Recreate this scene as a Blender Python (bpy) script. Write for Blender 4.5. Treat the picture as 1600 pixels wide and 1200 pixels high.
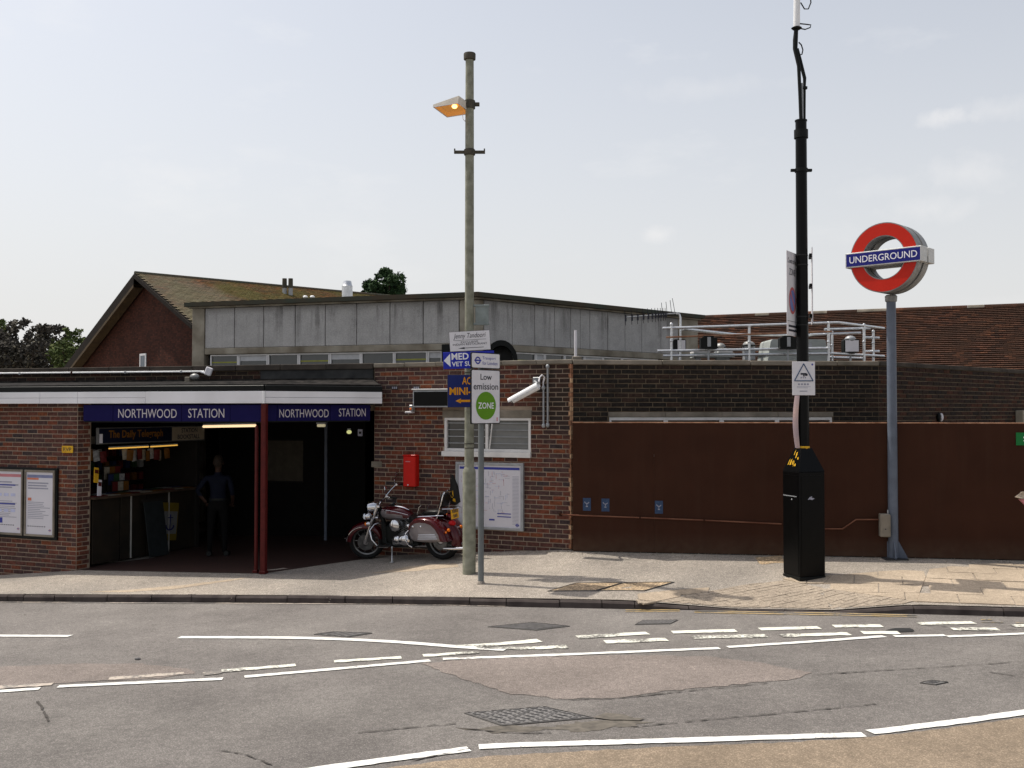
import bpy, bmesh, math, random
from mathutils import Vector, Matrix, Euler
random.seed(7)
R = math.radians
for o in list(bpy.data.objects): bpy.data.objects.remove(o)
SC = bpy.context.scene
COL = SC.collection
EYE = 2.222            # camera height; z = 0 is the pavement at the hoarding
PITCH = R(1.432)
# ------------------------------------------------------------------ camera
cam_d = bpy.data.cameras.new('camera'); cam = bpy.data.objects.new('camera', cam_d); COL.objects.link(cam)
cam.location = (0, 0, EYE); cam.rotation_euler = (R(90) + PITCH, 0, 0)
cam_d.sensor_width = 36; cam_d.lens = 36; cam_d.clip_start = 0.05; cam_d.clip_end = 2000
SC.camera = cam
# ------------------------------------------------------------------ world and sun
SUN_EL, SUN_AZ = R(62), R(27)           # light travels towards +X and, by SUN_AZ, towards the camera
sun_dir = Vector((-math.cos(SUN_AZ)*math.cos(SUN_EL), math.sin(SUN_AZ)*math.cos(SUN_EL), math.sin(SUN_EL)))
W = bpy.data.worlds.new('World'); SC.world = W; W.use_nodes = True
wn, wl = W.node_tree.nodes, W.node_tree.links; wn.clear()
out = wn.new('ShaderNodeOutputWorld'); bg = wn.new('ShaderNodeBackground'); sky = wn.new('ShaderNodeTexSky')
sky.sky_type = 'NISHITA'; sky.sun_disc = False; sky.sun_elevation = SUN_EL
sky.sun_rotation = math.atan2(sun_dir.x, sun_dir.y)
sky.altitude = 60; sky.air_density = 1.0; sky.dust_density = 4.0; sky.ozone_density = 1.0
hs = wn.new('ShaderNodeHueSaturation'); hs.inputs['Saturation'].default_value = 0.55; hs.inputs['Value'].default_value = 1.0
wl.new(sky.outputs[0], hs.inputs['Color'])
tc = wn.new('ShaderNodeTexCoord'); mp = wn.new('ShaderNodeMapping'); mp.inputs['Scale'].default_value = (1, 1, 2.6)
wl.new(tc.outputs['Generated'], mp.inputs[0])
cn = wn.new('ShaderNodeTexNoise'); cn.inputs['Scale'].default_value = 5.5; cn.inputs['Detail'].default_value = 6; cn.inputs['Roughness'].default_value = 0.6
wl.new(mp.outputs[0], cn.inputs['Vector'])
cr = wn.new('ShaderNodeValToRGB'); cr.color_ramp.elements[0].position = 0.57; cr.color_ramp.elements[1].position = 0.8
cr.color_ramp.elements[0].color = (0, 0, 0, 1); cr.color_ramp.elements[1].color = (0.34, 0.34, 0.34, 1)
wl.new(cn.outputs[0], cr.inputs[0])
cm = wn.new('ShaderNodeMixRGB'); cm.inputs['Color2'].default_value = (6.2, 6.15, 6.1, 1)
wl.new(cr.outputs[0], cm.inputs['Fac']); wl.new(hs.outputs[0], cm.inputs['Color1'])
# summer haze: the sky pales evenly towards the horizon all the way round
sz = wn.new('ShaderNodeSeparateXYZ'); wl.new(tc.outputs['Generated'], sz.inputs[0])
ab = wn.new('ShaderNodeMath'); ab.operation = 'ABSOLUTE'; wl.new(sz.outputs['Z'], ab.inputs[0])
iv = wn.new('ShaderNodeMath'); iv.operation = 'SUBTRACT'; iv.inputs[0].default_value = 1.0; wl.new(ab.outputs[0], iv.inputs[1])
pw = wn.new('ShaderNodeMath'); pw.operation = 'POWER'; wl.new(iv.outputs[0], pw.inputs[0]); pw.inputs[1].default_value = 2.6
hf = wn.new('ShaderNodeMath'); hf.operation = 'MULTIPLY'; wl.new(pw.outputs[0], hf.inputs[0]); hf.inputs[1].default_value = 0.95
hm_ = wn.new('ShaderNodeMixRGB'); wl.new(hf.outputs[0], hm_.inputs['Fac']); wl.new(cm.outputs[0], hm_.inputs['Color1']); hm_.inputs['Color2'].default_value = (5.3, 5.27, 5.24, 1)
last = hm_.outputs[0]
for (px_, py_, wx, wz, fac_) in ((1483, 183, .028, .009, .5), (1570, 168, .05, .011, .3), (1030, 367, .024, .01, .4), (1515, 268, .05, .02, .28), (1455, 325, .05, .014, .28), (265, 272, .06, .014, .25), (1100, 135, .09, .012, .15), (1380, 290, .05, .012, .15)):
    u_, w_ = (px_-800)/1600, (640-py_)/1600; dv = Vector((u_, 1, w_)).normalized()
    su = wn.new('ShaderNodeVectorMath'); su.operation = 'SUBTRACT'; wl.new(tc.outputs['Generated'], su.inputs[0]); su.inputs[1].default_value = dv
    n2 = wn.new('ShaderNodeTexNoise'); n2.inputs['Scale'].default_value = 60; n2.inputs['Detail'].default_value = 5; wl.new(tc.outputs['Generated'], n2.inputs['Vector'])
    sc2 = wn.new('ShaderNodeVectorMath'); sc2.operation = 'MULTIPLY'; wl.new(su.outputs[0], sc2.inputs[0]); sc2.inputs[1].default_value = (1/wx, 1/wx, 1/wz)
    ln = wn.new('ShaderNodeVectorMath'); ln.operation = 'LENGTH'; wl.new(sc2.outputs[0], ln.inputs[0])
    ad = wn.new('ShaderNodeMath'); ad.operation = 'MULTIPLY_ADD'; wl.new(n2.outputs[0], ad.inputs[0]); ad.inputs[1].default_value = 1.6; wl.new(ln.outputs['Value'], ad.inputs[2])
    mr2 = wn.new('ShaderNodeMapRange'); mr2.inputs['From Min'].default_value = .7; mr2.inputs['From Max'].default_value = 1.8; mr2.inputs['To Min'].default_value = fac_; mr2.inputs['To Max'].default_value = 0; wl.new(ad.outputs[0], mr2.inputs[0])
    cx2 = wn.new('ShaderNodeMixRGB'); wl.new(mr2.outputs[0], cx2.inputs['Fac']); wl.new(last, cx2.inputs['Color1']); cx2.inputs['Color2'].default_value = (6.0, 5.85, 5.75, 1); last = cx2.outputs[0]
wl.new(last, bg.inputs['Color']); bg.inputs['Strength'].default_value = 0.15
wl.new(bg.outputs[0], out.inputs[0])
sl = bpy.data.lights.new('sun', 'SUN'); sl.energy = 3.6; sl.angle = R(0.53); sl.color = (1, 0.94, 0.84)
so = bpy.data.objects.new('sun', sl); COL.objects.link(so); so.location = (-20, 10, 40)
so.rotation_euler = (-sun_dir).to_track_quat('-Z', 'Y').to_euler()
SC.view_settings.view_transform = 'Standard'; SC.view_settings.look = 'None'
SC.view_settings.exposure = 0.12; SC.view_settings.gamma = 1; SC.view_settings.use_curve_mapping = False
SC.render.engine = 'CYCLES'; SC.cycles.max_bounces = 6; SC.cycles.use_denoising = True

# ------------------------------------------------------------------ geometry helpers
def ray(px, py):
    u, v = (px-800)/1600, (600-py)/1600
    y = math.cos(PITCH) - v*math.sin(PITCH); z = math.sin(PITCH) + v*math.cos(PITCH)
    return u/y, z/y
def at(px, py, Y):
    u, w = ray(px, py); return Vector((u*Y, Y, EYE + w*Y))
def interp(x, pts):
    if x <= pts[0][0]: return pts[0][1]
    for (a, b), (c, d) in zip(pts, pts[1:]):
        if x <= c: return b + (d-b)*(x-a)/(c-a)
    return pts[-1][1]
def zroad(X, Y): return 0.02*X - 0.03*Y
KERB = [(-16, 16.7), (-7.58, 15.16), (-3.63, 14.54), (-.873, 13.97), (1.26, 13.43), (3.23, 12.98), (4.92, 12.6), (6.12, 12.24), (16, 9.7)]
UP = [(1.5, .1), (2.8, .012), (4.0, .012), (4.92, .1)]
BACKY = [(-16, 20.6), (-8.9, 17.8), (-7.25, 17.1), (-3.94, 16.5), (-2.38, 17.2), (-.53, 16.9), (.944, 16.25), (7.6, 15.2), (16, 13.9)]
BACKZ = [(-16, -.95), (-8.9, -.64), (-7.25, -.45), (-3.94, -.36), (-2.38, -.30), (-.53, -.12), (.944, .008), (7.6, -.01), (16, -.02)]
def ykerb(X): return interp(X, KERB)
def upst(X): return interp(X, UP)
def zpav(X, Y):
    k = ykerb(X); b = interp(X, BACKY); t = (Y-k)/(b-k); z0 = zroad(X, k) + upst(X); z1 = interp(X, BACKZ)
    t = max(0, min(1, t)); return z0 + (z1-z0)*t
def gp(px, py, surf=zroad):
    u, w = ray(px, py); lo, hi = 3.0, 40.0
    for _ in range(50):
        m = (lo+hi)/2
        if EYE + w*m > surf(u*m, m): lo = m
        else: hi = m
    return Vector((u*lo, lo, surf(u*lo, lo)))
class Frame:                      # a vertical plane through two plan points; local x along it, y away from the camera side
    def __init__(s, a, b):
        s.a = Vector(a); s.b = Vector(b); d = s.b-s.a; s.L = d.length; s.d = d/s.L; s.rz = math.atan2(d.y, d.x)
    def hit(s, px, py):
        u, w = ray(px, py)         # (u*Y, Y) = a + d*t
        det = u*s.d.y - s.d.x
        t = (s.a.x - u*s.a.y)/det if abs(det) > 1e-9 else 0
        Y = s.a.y + s.d.y*t
        return t, EYE + w*Y
    def pt(s, t, y=0, z=0):
        return Vector((s.a.x + s.d.x*t - s.d.y*y, s.a.y + s.d.y*t + s.d.x*y, z))

class MB:
    def __init__(s): s.v = []; s.f = []; s.mi = []
    def add(s, vs, fs, mi=0):
        n = len(s.v); s.v += [tuple(v) for v in vs]; s.f += [tuple(i+n for i in f) for f in fs]; s.mi += [mi]*len(fs); return s
    def box(s, x0, y0, z0, x1, y1, z1, mi=0, M=None, open_back=False):
        vs = [Vector(p) for p in ((x0,y0,z0),(x1,y0,z0),(x1,y1,z0),(x0,y1,z0),(x0,y0,z1),(x1,y0,z1),(x1,y1,z1),(x0,y1,z1))]
        if M is not None: vs = [M @ v for v in vs]
        return s.add(vs, [(0,3,2,1),(4,5,6,7),(0,1,5,4),(1,2,6,5),(2,3,7,6),(3,0,4,7)], mi)
    def bbox(s, x0, y0, z0, x1, y1, z1, b=.004, mi=0, M=None):   # box with chamfered edges
        bm = bmesh.new(); bmesh.ops.create_cube(bm, size=1)
        for v in bm.verts: v.co = Vector(((x0+x1)/2+v.co.x*(x1-x0), (y0+y1)/2+v.co.y*(y1-y0), (z0+z1)/2+v.co.z*(z1-z0)))
        bmesh.ops.bevel(bm, geom=bm.edges[:], offset=min(b, .45*min(x1-x0, y1-y0, z1-z0)), segments=1, affect='EDGES')
        s.frombm(bm, mi, M); return s
    def frombm(s, bm, mi=0, M=None):
        bm.verts.ensure_lookup_table(); bm.verts.index_update()
        s.add([(M @ v.co if M is not None else v.co) for v in bm.verts], [[v.index for v in f.verts] for f in bm.faces], mi); bm.free(); return s
    def cyl(s, p0, p1, r0, r1=None, n=14, mi=0, caps=True):
        p0, p1 = Vector(p0), Vector(p1); r1 = r0 if r1 is None else r1; d = (p1-p0).normalized()
        a = d.orthogonal().normalized(); b = d.cross(a); vs = []; fs = []
        for i in range(n):
            t = 2*math.pi*i/n; q = a*math.cos(t)+b*math.sin(t); vs += [p0+q*r0, p1+q*r1]
        for i in range(n):
            j = (i+1) % n; fs.append((2*i, 2*j, 2*j+1, 2*i+1))
        if caps: fs += [tuple(range(2*n-2, -1, -2)), tuple(range(1, 2*n, 2))]
        return s.add(vs, fs, mi)
    def tube(s, pts, r, n=8, mi=0, closed=False):
        pts = [Vector(p) for p in pts]; N = len(pts); rings = []; prev = None; rs = r if isinstance(r, (list, tuple)) else [r]*N
        for i, p in enumerate(pts):
            a = pts[(i-1) % N] if (closed or i) else p; b = pts[(i+1) % N] if (closed or i < N-1) else p
            d = (b-a).normalized()
            if prev is None: q = d.orthogonal().normalized()
            else:
                q = prev - d*prev.dot(d)
                q = q.normalized() if q.length > 1e-6 else d.orthogonal().normalized()
            prev = q; w = d.cross(q)
            rings.append([p + (q*math.cos(2*math.pi*k/n)+w*math.sin(2*math.pi*k/n))*rs[i] for k in range(n)])
        vs = [v for rg in rings for v in rg]; fs = []
        for i in range(N if closed else N-1):
            j = (i+1) % N
            for k in range(n):
                l = (k+1) % n; fs.append((i*n+k, i*n+l, j*n+l, j*n+k))
        if not closed: fs += [tuple(range(n-1, -1, -1)), tuple((N-1)*n+k for k in range(n))]
        return s.add(vs, fs, mi)
    def lathe(s, prof, M=None, n=24, mi=0, closed=False):   # profile (r, h) spun about local z
        vs = []; fs = []; m = len(prof); M = M or Matrix()
        for i in range(n):
            t = 2*math.pi*i/n
            for r, h in prof: vs.append(M @ Vector((r*math.cos(t), r*math.sin(t), h)))
        for i in range(n):
            j = (i+1) % n
            for k in range(m if closed else m-1):
                l = (k+1) % m; fs.append((i*m+k, j*m+k, j*m+l, i*m+l))
        return s.add(vs, fs, mi)
    def prism(s, poly, y0, y1, mi=0, M=None):     # polygon in (x, z), extruded along y
        n = len(poly); vs = [Vector((x, y0, z)) for x, z in poly] + [Vector((x, y1, z)) for x, z in poly]
        if M is not None: vs = [M @ v for v in vs]
        fs = [tuple(range(n)), tuple(range(2*n-1, n-1, -1))] + [((i+1) % n, i, i+n, (i+1) % n + n) for i in range(n)]
        return s.add(vs, fs, mi)
    def slab(s, poly, z0, z1, mi=0):              # plan polygon, z0 / z1 numbers or lists
        n = len(poly); a = z0 if isinstance(z0, (list, tuple)) else [z0]*n; b = z1 if isinstance(z1, (list, tuple)) else [z1]*n
        vs = [Vector((p[0], p[1], a[i])) for i, p in enumerate(poly)] + [Vector((p[0], p[1], b[i])) for i, p in enumerate(poly)]
        fs = [tuple(range(n-1, -1, -1)), tuple(range(n, 2*n))] + [(i, (i+1) % n, (i+1) % n + n, i+n) for i in range(n)]
        return s.add(vs, fs, mi)
    def loft(s, rings, mi=0, caps=True):
        n = len(rings[0]); vs = [v for r in rings for v in r]; fs = []
        for i in range(len(rings)-1):
            for k in range(n):
                l = (k+1) % n; fs.append((i*n+k, i*n+l, (i+1)*n+l, (i+1)*n+k))
        if caps: fs += [tuple(range(n-1, -1, -1)), tuple((len(rings)-1)*n+k for k in range(n))]
        return s.add(vs, fs, mi)
    def ball(s, c, rx, ry=None, rz=None, seg=16, rings=10, mi=0):
        ry = ry or rx; rz = rz or rx; bm = bmesh.new(); bmesh.ops.create_uvsphere(bm, u_segments=seg, v_segments=rings, radius=1)
        s.frombm(bm, mi, Matrix.Translation(c) @ Matrix.Diagonal((rx, ry, rz, 1))); return s
    def mesh(s, name, mats, smooth=False):
        me = bpy.data.meshes.new(name); me.from_pydata(s.v, [], s.f)
        mats = mats if isinstance(mats, (list, tuple)) else [mats]
        for m in mats: me.materials.append(m)
        bm = bmesh.new(); bm.from_mesh(me)
        bm.faces.ensure_lookup_table()
        for i, f in enumerate(bm.faces): f.material_index = min(s.mi[i], len(mats)-1); f.smooth = bool(smooth)
        bmesh.ops.recalc_face_normals(bm, faces=bm.faces[:]); bm.to_mesh(me); bm.free()
        if smooth:
            try: me.set_sharp_from_angle(angle=R(38))
            except Exception: pass
        return me

def props(o, label=None, cat=None, group=None, kind=None):
    if label: o['label'] = label
    if cat: o['category'] = cat
    if group: o['group'] = group
    if kind: o['kind'] = kind
    return o
def thing(name, label, cat, loc=(0,0,0), rz=0, group=None, rot=None):
    o = bpy.data.objects.new(name, None); COL.objects.link(o); o.empty_display_size = .1
    o.location = loc; o.rotation_euler = rot if rot else (0, 0, rz); props(o, label, cat, group); return o
def mat_of(o): return Matrix.Translation(o.location) @ o.rotation_euler.to_matrix().to_4x4()
def part(name, mb, mat, parent=None, smooth=False, world=False, label=None, kind=None):
    me = mb if isinstance(mb, bpy.types.Mesh) else mb.mesh(name, mat, smooth)
    o = bpy.data.objects.new(name, me); COL.objects.link(o)
    if parent:
        o.parent = parent
        if world: o.matrix_parent_inverse = mat_of(parent).inverted()
    props(o, label, None, None, kind); return o
def solo(name, mb, mat, label, cat, group=None, smooth=False):
    return props(part(name, mb, mat, None, smooth), label, cat, group)
def struct(name, mb, mat, smooth=False): return props(part(name, mb, mat, None, smooth), kind='structure')
def copy_tree(o, parent=None):
    c = o.copy(); COL.objects.link(c); c.parent = parent
    for ch in list(o.children): copy_tree(ch, c)
    return c
def lettering(body, x0, z0, x1, z1, y, mat, parent, shear=0, bold=0, name='lettering', fitw=True, thick=.0015, sp=1.0):
    cu = bpy.data.curves.new('t', 'FONT'); cu.body = body; cu.size = 1; cu.shear = shear; cu.offset = bold; cu.resolution_u = 3; cu.align_x = 'LEFT'; cu.space_character = sp
    to = bpy.data.objects.new('t', cu); COL.objects.link(to); dg = bpy.context.evaluated_depsgraph_get(); dg.update()
    me = bpy.data.meshes.new_from_object(to.evaluated_get(dg)); bpy.data.objects.remove(to)
    xs = [v.co.x for v in me.vertices]; ys = [v.co.y for v in me.vertices]
    a, b, c, d = min(xs), max(xs), min(ys), max(ys); sz = (z1-z0)/(d-c); sx = (x1-x0)/(b-a) if fitw else sz
    for v in me.vertices: v.co = (x0+(v.co.x-a)*sx, y, z0+(v.co.y-c)*sz)
    bm = bmesh.new(); bm.from_mesh(me); bmesh.ops.remove_doubles(bm, verts=bm.verts[:], dist=1e-6)
    for f in bm.faces:
        f.smooth = False
        if f.normal.y > 0: f.normal_flip()
    bm.to_mesh(me); bm.free(); me.name = name
    me.materials.clear(); me.materials.append(mat)
    return part(name, me, mat, parent)

# ------------------------------------------------------------------ materials
def newmat(name):
    m = bpy.data.materials.new(name); m.use_nodes = True; nt = m.node_tree; b = nt.nodes['Principled BSDF']; return m, nt.nodes, nt.links, b
def c4(c): return (c[0], c[1], c[2], 1)
def plain(name, c, rough=.6, metal=0, var=.12, scale=9, bump=0, spec=.15, coat=0, c2=None, detail=4, bscale=None, dist=.004):
    m, n, l, b = newmat(name); b.inputs['Roughness'].default_value = rough; b.inputs['Metallic'].default_value = metal
    b.inputs['Specular IOR Level'].default_value = spec; b.inputs['Coat Weight'].default_value = coat; b.inputs['Coat Roughness'].default_value = .06
    g = n.new('ShaderNodeNewGeometry'); t = n.new('ShaderNodeTexNoise'); t.inputs['Scale'].default_value = scale; t.inputs['Detail'].default_value = detail
    l.new(g.outputs['Position'], t.inputs['Vector'])
    r = n.new('ShaderNodeValToRGB'); r.color_ramp.elements[0].position = .3; r.color_ramp.elements[1].position = .72
    a = c2 if c2 else tuple(x*(1-var) for x in c)
    r.color_ramp.elements[0].color = c4(a); r.color_ramp.elements[1].color = c4(c if c2 else tuple(min(1, x*(1+var)) for x in c))
    l.new(t.outputs[0], r.inputs[0]); l.new(r.outputs[0], b.inputs['Base Color'])
    if bump:
        t2 = n.new('ShaderNodeTexNoise'); t2.inputs['Scale'].default_value = bscale or scale*6; t2.inputs['Detail'].default_value = 5; l.new(g.outputs['Position'], t2.inputs['Vector'])
        bp = n.new('ShaderNodeBump'); bp.inputs['Strength'].default_value = bump; bp.inputs['Distance'].default_value = dist
        l.new(t2.outputs[0], bp.inputs['Height']); l.new(bp.outputs[0], b.inputs['Normal'])
    return m
def emit(name, c, s):
    m, n, l, b = newmat(name); b.inputs['Base Color'].default_value = c4(c); b.inputs['Emission Color'].default_value = c4(c); b.inputs['Emission Strength'].default_value = s; return m
def brickmat(name, cols, soot=None, sootc=(.02,.017,.015), moss=False):
    m, n, l, b = newmat(name); b.inputs['Roughness'].default_value = .85; b.inputs['Specular IOR Level'].default_value = .1
    oi = n.new('ShaderNodeObjectInfo'); g = n.new('ShaderNodeNewGeometry')
    a = n.new('ShaderNodeMath'); a.operation = 'ADD'; l.new(oi.outputs['Random'], a.inputs[0]); l.new(g.outputs['Random Per Island'], a.inputs[1])
    f = n.new('ShaderNodeMath'); f.operation = 'FRACT'; l.new(a.outputs[0], f.inputs[0])
    r = n.new('ShaderNodeValToRGB'); r.color_ramp.interpolation = 'CONSTANT'; e = r.color_ramp.elements
    e[0].position = 0; e[0].color = c4(cols[0][1]); acc = cols[0][0]; e[1].position = acc; e[1].color = c4(cols[1][1])
    for i in range(2, len(cols)):
        acc += cols[i-1][0]; q = e.new(min(acc, .999)); q.color = c4(cols[i][1])
    l.new(f.outputs[0], r.inputs[0])
    t = n.new('ShaderNodeTexNoise'); t.inputs['Scale'].default_value = 22; t.inputs['Detail'].default_value = 6; l.new(g.outputs['Position'], t.inputs['Vector'])
    mr = n.new('ShaderNodeMapRange'); mr.inputs['From Min'].default_value = .3; mr.inputs['From Max'].default_value = .7; mr.inputs['To Min'].default_value = .6; mr.inputs['To Max'].default_value = 1.35
    l.new(t.outputs[0], mr.inputs[0])
    mu = n.new('ShaderNodeVectorMath'); mu.operation = 'SCALE'; l.new(r.outputs[0], mu.inputs[0]); l.new(mr.outputs[0], mu.inputs['Scale'])
    colout = mu.outputs[0]
    if soot: colout = sootmix(n, l, g, colout, soot, sootc)
    l.new(colout, b.inputs['Base Color'])
    bp = n.new('ShaderNodeBump'); bp.inputs['Strength'].default_value = .35; bp.inputs['Distance'].default_value = .006
    t2 = n.new('ShaderNodeTexNoise'); t2.inputs['Scale'].default_value = 70; l.new(g.outputs['Position'], t2.inputs['Vector']); l.new(t2.outputs[0], bp.inputs['Height']); l.new(bp.outputs[0], b.inputs['Normal'])
    return m
def sootmix(n, l, g, col, soot, sootc):   # weathering with an outline of its own: soot = (x0, x1, z0, z1, strength)
    s = n.new('ShaderNodeSeparateXYZ'); l.new(g.outputs['Position'], s.inputs[0])
    x = n.new('ShaderNodeMapRange'); x.inputs['From Min'].default_value = soot[0]; x.inputs['From Max'].default_value = soot[1]; l.new(s.outputs['X'], x.inputs[0])
    z = n.new('ShaderNodeMapRange'); z.inputs['From Min'].default_value = soot[2]; z.inputs['From Max'].default_value = soot[3]; l.new(s.outputs['Z'], z.inputs[0])
    p = n.new('ShaderNodeMath'); p.operation = 'MULTIPLY'; l.new(x.outputs[0], p.inputs[0]); l.new(z.outputs[0], p.inputs[1])
    t = n.new('ShaderNodeTexNoise'); t.inputs['Scale'].default_value = 2.6; t.inputs['Detail'].default_value = 5; l.new(g.outputs['Position'], t.inputs['Vector'])
    q = n.new('ShaderNodeMapRange'); q.inputs['From Min'].default_value = .25; q.inputs['From Max'].default_value = .6; q.inputs['To Min'].default_value = .55; q.inputs['To Max'].default_value = 1; l.new(t.outputs[0], q.inputs[0])
    w = n.new('ShaderNodeMath'); w.operation = 'MULTIPLY'; l.new(p.outputs[0], w.inputs[0]); l.new(q.outputs[0], w.inputs[1])
    w2 = n.new('ShaderNodeMath'); w2.operation = 'MULTIPLY'; l.new(w.outputs[0], w2.inputs[0]); w2.inputs[1].default_value = soot[4]
    mx = n.new('ShaderNodeMixRGB'); l.new(w2.outputs[0], mx.inputs['Fac']); l.new(col, mx.inputs['Color1']); mx.inputs['Color2'].default_value = c4(sootc)
    return mx.outputs[0]
def groundmat(name, c, speck=.5, big=.18, scale=160, crack=False, rough=.9, tint=None, stain=None, bump=.5, graze_dust=None):
    m, n, l, b = newmat(name); b.inputs['Roughness'].default_value = rough; b.inputs['Specular IOR Level'].default_value = .25
    g = n.new('ShaderNodeNewGeometry')
    v = n.new('ShaderNodeTexVoronoi'); v.inputs['Scale'].default_value = scale; l.new(g.outputs['Position'], v.inputs['Vector'])
    sp = n.new('ShaderNodeSeparateColor'); l.new(v.outputs['Color'], sp.inputs[0])
    pw = n.new('ShaderNodeMath'); pw.operation = 'POWER'; l.new(sp.outputs[0], pw.inputs[0]); pw.inputs[1].default_value = 3.0
    mr = n.new('ShaderNodeMapRange'); mr.inputs['To Min'].default_value = 1-speck*.6; mr.inputs['To Max'].default_value = 1+speck*2.2; l.new(pw.outputs[0], mr.inputs[0])
    t = n.new('ShaderNodeTexNoise'); t.inputs['Scale'].default_value = .9; t.inputs['Detail'].default_value = 7; t.inputs['Roughness'].default_value = .65; l.new(g.outputs['Position'], t.inputs['Vector'])
    mb_ = n.new('ShaderNodeMapRange'); mb_.inputs['From Min'].default_value = .3; mb_.inputs['From Max'].default_value = .7; mb_.inputs['To Min'].default_value = 1-big; mb_.inputs['To Max'].default_value = 1+big; l.new(t.outputs[0], mb_.inputs[0])
    t3 = n.new('ShaderNodeTexNoise'); t3.inputs['Scale'].default_value = 14; t3.inputs['Detail'].default_value = 5; l.new(g.outputs['Position'], t3.inputs['Vector'])
    m3 = n.new('ShaderNodeMapRange'); m3.inputs['From Min'].default_value = .3; m3.inputs['From Max'].default_value = .7; m3.inputs['To Min'].default_value = .88; m3.inputs['To Max'].default_value = 1.12; l.new(t3.outputs[0], m3.inputs[0])
    p = n.new('ShaderNodeMath'); p.operation = 'MULTIPLY'; l.new(mr.outputs[0], p.inputs[0]); l.new(mb_.outputs[0], p.inputs[1])
    p2 = n.new('ShaderNodeMath'); p2.operation = 'MULTIPLY'; l.new(p.outputs[0], p2.inputs[0]); l.new(m3.outputs[0], p2.inputs[1])
    base = n.new('ShaderNodeMixRGB'); base.inputs['Color1'].default_value = c4(c); base.inputs['Color2'].default_value = c4(tint or tuple(x*1.15 for x in c))
    t4 = n.new('ShaderNodeTexNoise'); t4.inputs['Scale'].default_value = .45; t4.inputs['Detail'].default_value = 5; l.new(g.outputs['Position'], t4.inputs['Vector'])
    r4 = n.new('ShaderNodeMapRange'); r4.inputs['From Min'].default_value = .38; r4.inputs['From Max'].default_value = .62; l.new(t4.outputs[0], r4.inputs[0]); l.new(r4.outputs[0], base.inputs['Fac'])
    mu = n.new('ShaderNodeVectorMath'); mu.operation = 'SCALE'; l.new(base.outputs[0], mu.inputs[0]); l.new(p2.outputs[0], mu.inputs['Scale'])
    co = mu.outputs[0]
    if graze_dust:      # grazing-angle brightness put into the colour as well as gutter dust: paler towards kerb
        sd = n.new('ShaderNodeSeparateXYZ'); l.new(g.outputs['Position'], sd.inputs[0]); md = n.new('ShaderNodeMapRange'); md.inputs['From Min'].default_value = graze_dust[0]; md.inputs['From Max'].default_value = graze_dust[1]; md.inputs['To Min'].default_value = 1; md.inputs['To Max'].default_value = graze_dust[2]; l.new(sd.outputs['Y'], md.inputs[0])
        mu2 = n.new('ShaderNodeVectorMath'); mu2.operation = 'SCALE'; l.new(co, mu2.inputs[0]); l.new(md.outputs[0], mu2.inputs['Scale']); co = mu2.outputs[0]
    if crack:
        wv = n.new('ShaderNodeTexNoise'); wv.inputs['Scale'].default_value = 3.5; wv.inputs['Detail'].default_value = 4; l.new(g.outputs['Position'], wv.inputs['Vector'])
        va = n.new('ShaderNodeVectorMath'); va.operation = 'MULTIPLY_ADD'; l.new(wv.outputs['Color'], va.inputs[0]); va.inputs[1].default_value = (.5, .5, 0); l.new(g.outputs['Position'], va.inputs[2])
        vc = n.new('ShaderNodeTexVoronoi'); vc.feature = 'DISTANCE_TO_EDGE'; vc.inputs['Scale'].default_value = .42; l.new(va.outputs[0], vc.inputs['Vector'])
        lt = n.new('ShaderNodeMapRange'); lt.inputs['From Min'].default_value = .0; lt.inputs['From Max'].default_value = .007; lt.inputs['To Min'].default_value = 1; lt.inputs['To Max'].default_value = 0; l.new(vc.outputs['Distance'], lt.inputs[0])
        tm = n.new('ShaderNodeTexNoise'); tm.inputs['Scale'].default_value = .8; l.new(g.outputs['Position'], tm.inputs['Vector'])
        tr = n.new('ShaderNodeMapRange'); tr.inputs['From Min'].default_value = .52; tr.inputs['From Max'].default_value = .6; l.new(tm.outputs[0], tr.inputs[0])
        cm_ = n.new('ShaderNodeMath'); cm_.operation = 'MULTIPLY'; l.new(lt.outputs[0], cm_.inputs[0]); l.new(tr.outputs[0], cm_.inputs[1])
        mx = n.new('ShaderNodeMixRGB'); l.new(cm_.outputs[0], mx.inputs['Fac']); l.new(co, mx.inputs['Color1']); mx.inputs['Color2'].default_value = (.03, .028, .026, 1); co = mx.outputs[0]
    l.new(co, b.inputs['Base Color'])
    bp = n.new('ShaderNodeBump'); bp.inputs['Strength'].default_value = bump; bp.inputs['Distance'].default_value = .004; l.new(sp.outputs[1], bp.inputs['Height']); l.new(bp.outputs[0], b.inputs['Normal'])
    return m
def paintmat(name, c, under, worn):
    m, n, l, b = newmat(name); b.inputs['Roughness'].default_value = .75; g = n.new('ShaderNodeNewGeometry')
    t = n.new('ShaderNodeTexNoise'); t.inputs['Scale'].default_value = 28; t.inputs['Detail'].default_value = 8; t.inputs['Roughness'].default_value = .7; l.new(g.outputs['Position'], t.inputs['Vector'])
    t2 = n.new('ShaderNodeTexNoise'); t2.inputs['Scale'].default_value = 2.2; l.new(g.outputs['Position'], t2.inputs['Vector'])
    a = n.new('ShaderNodeMath'); a.operation = 'ADD'; l.new(t.outputs[0], a.inputs[0]); l.new(t2.outputs[0], a.inputs[1])
    r = n.new('ShaderNodeMapRange'); r.inputs['From Min'].default_value = .62+worn*.36; r.inputs['From Max'].default_value = .72+worn*.36; l.new(a.outputs[0], r.inputs[0])
    mx = n.new('ShaderNodeMixRGB'); l.new(r.outputs[0], mx.inputs['Fac']); mx.inputs['Color1'].default_value = c4(under); mx.inputs['Color2'].default_value = c4(c); l.new(mx.outputs[0], b.inputs['Base Color']); return m
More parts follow.
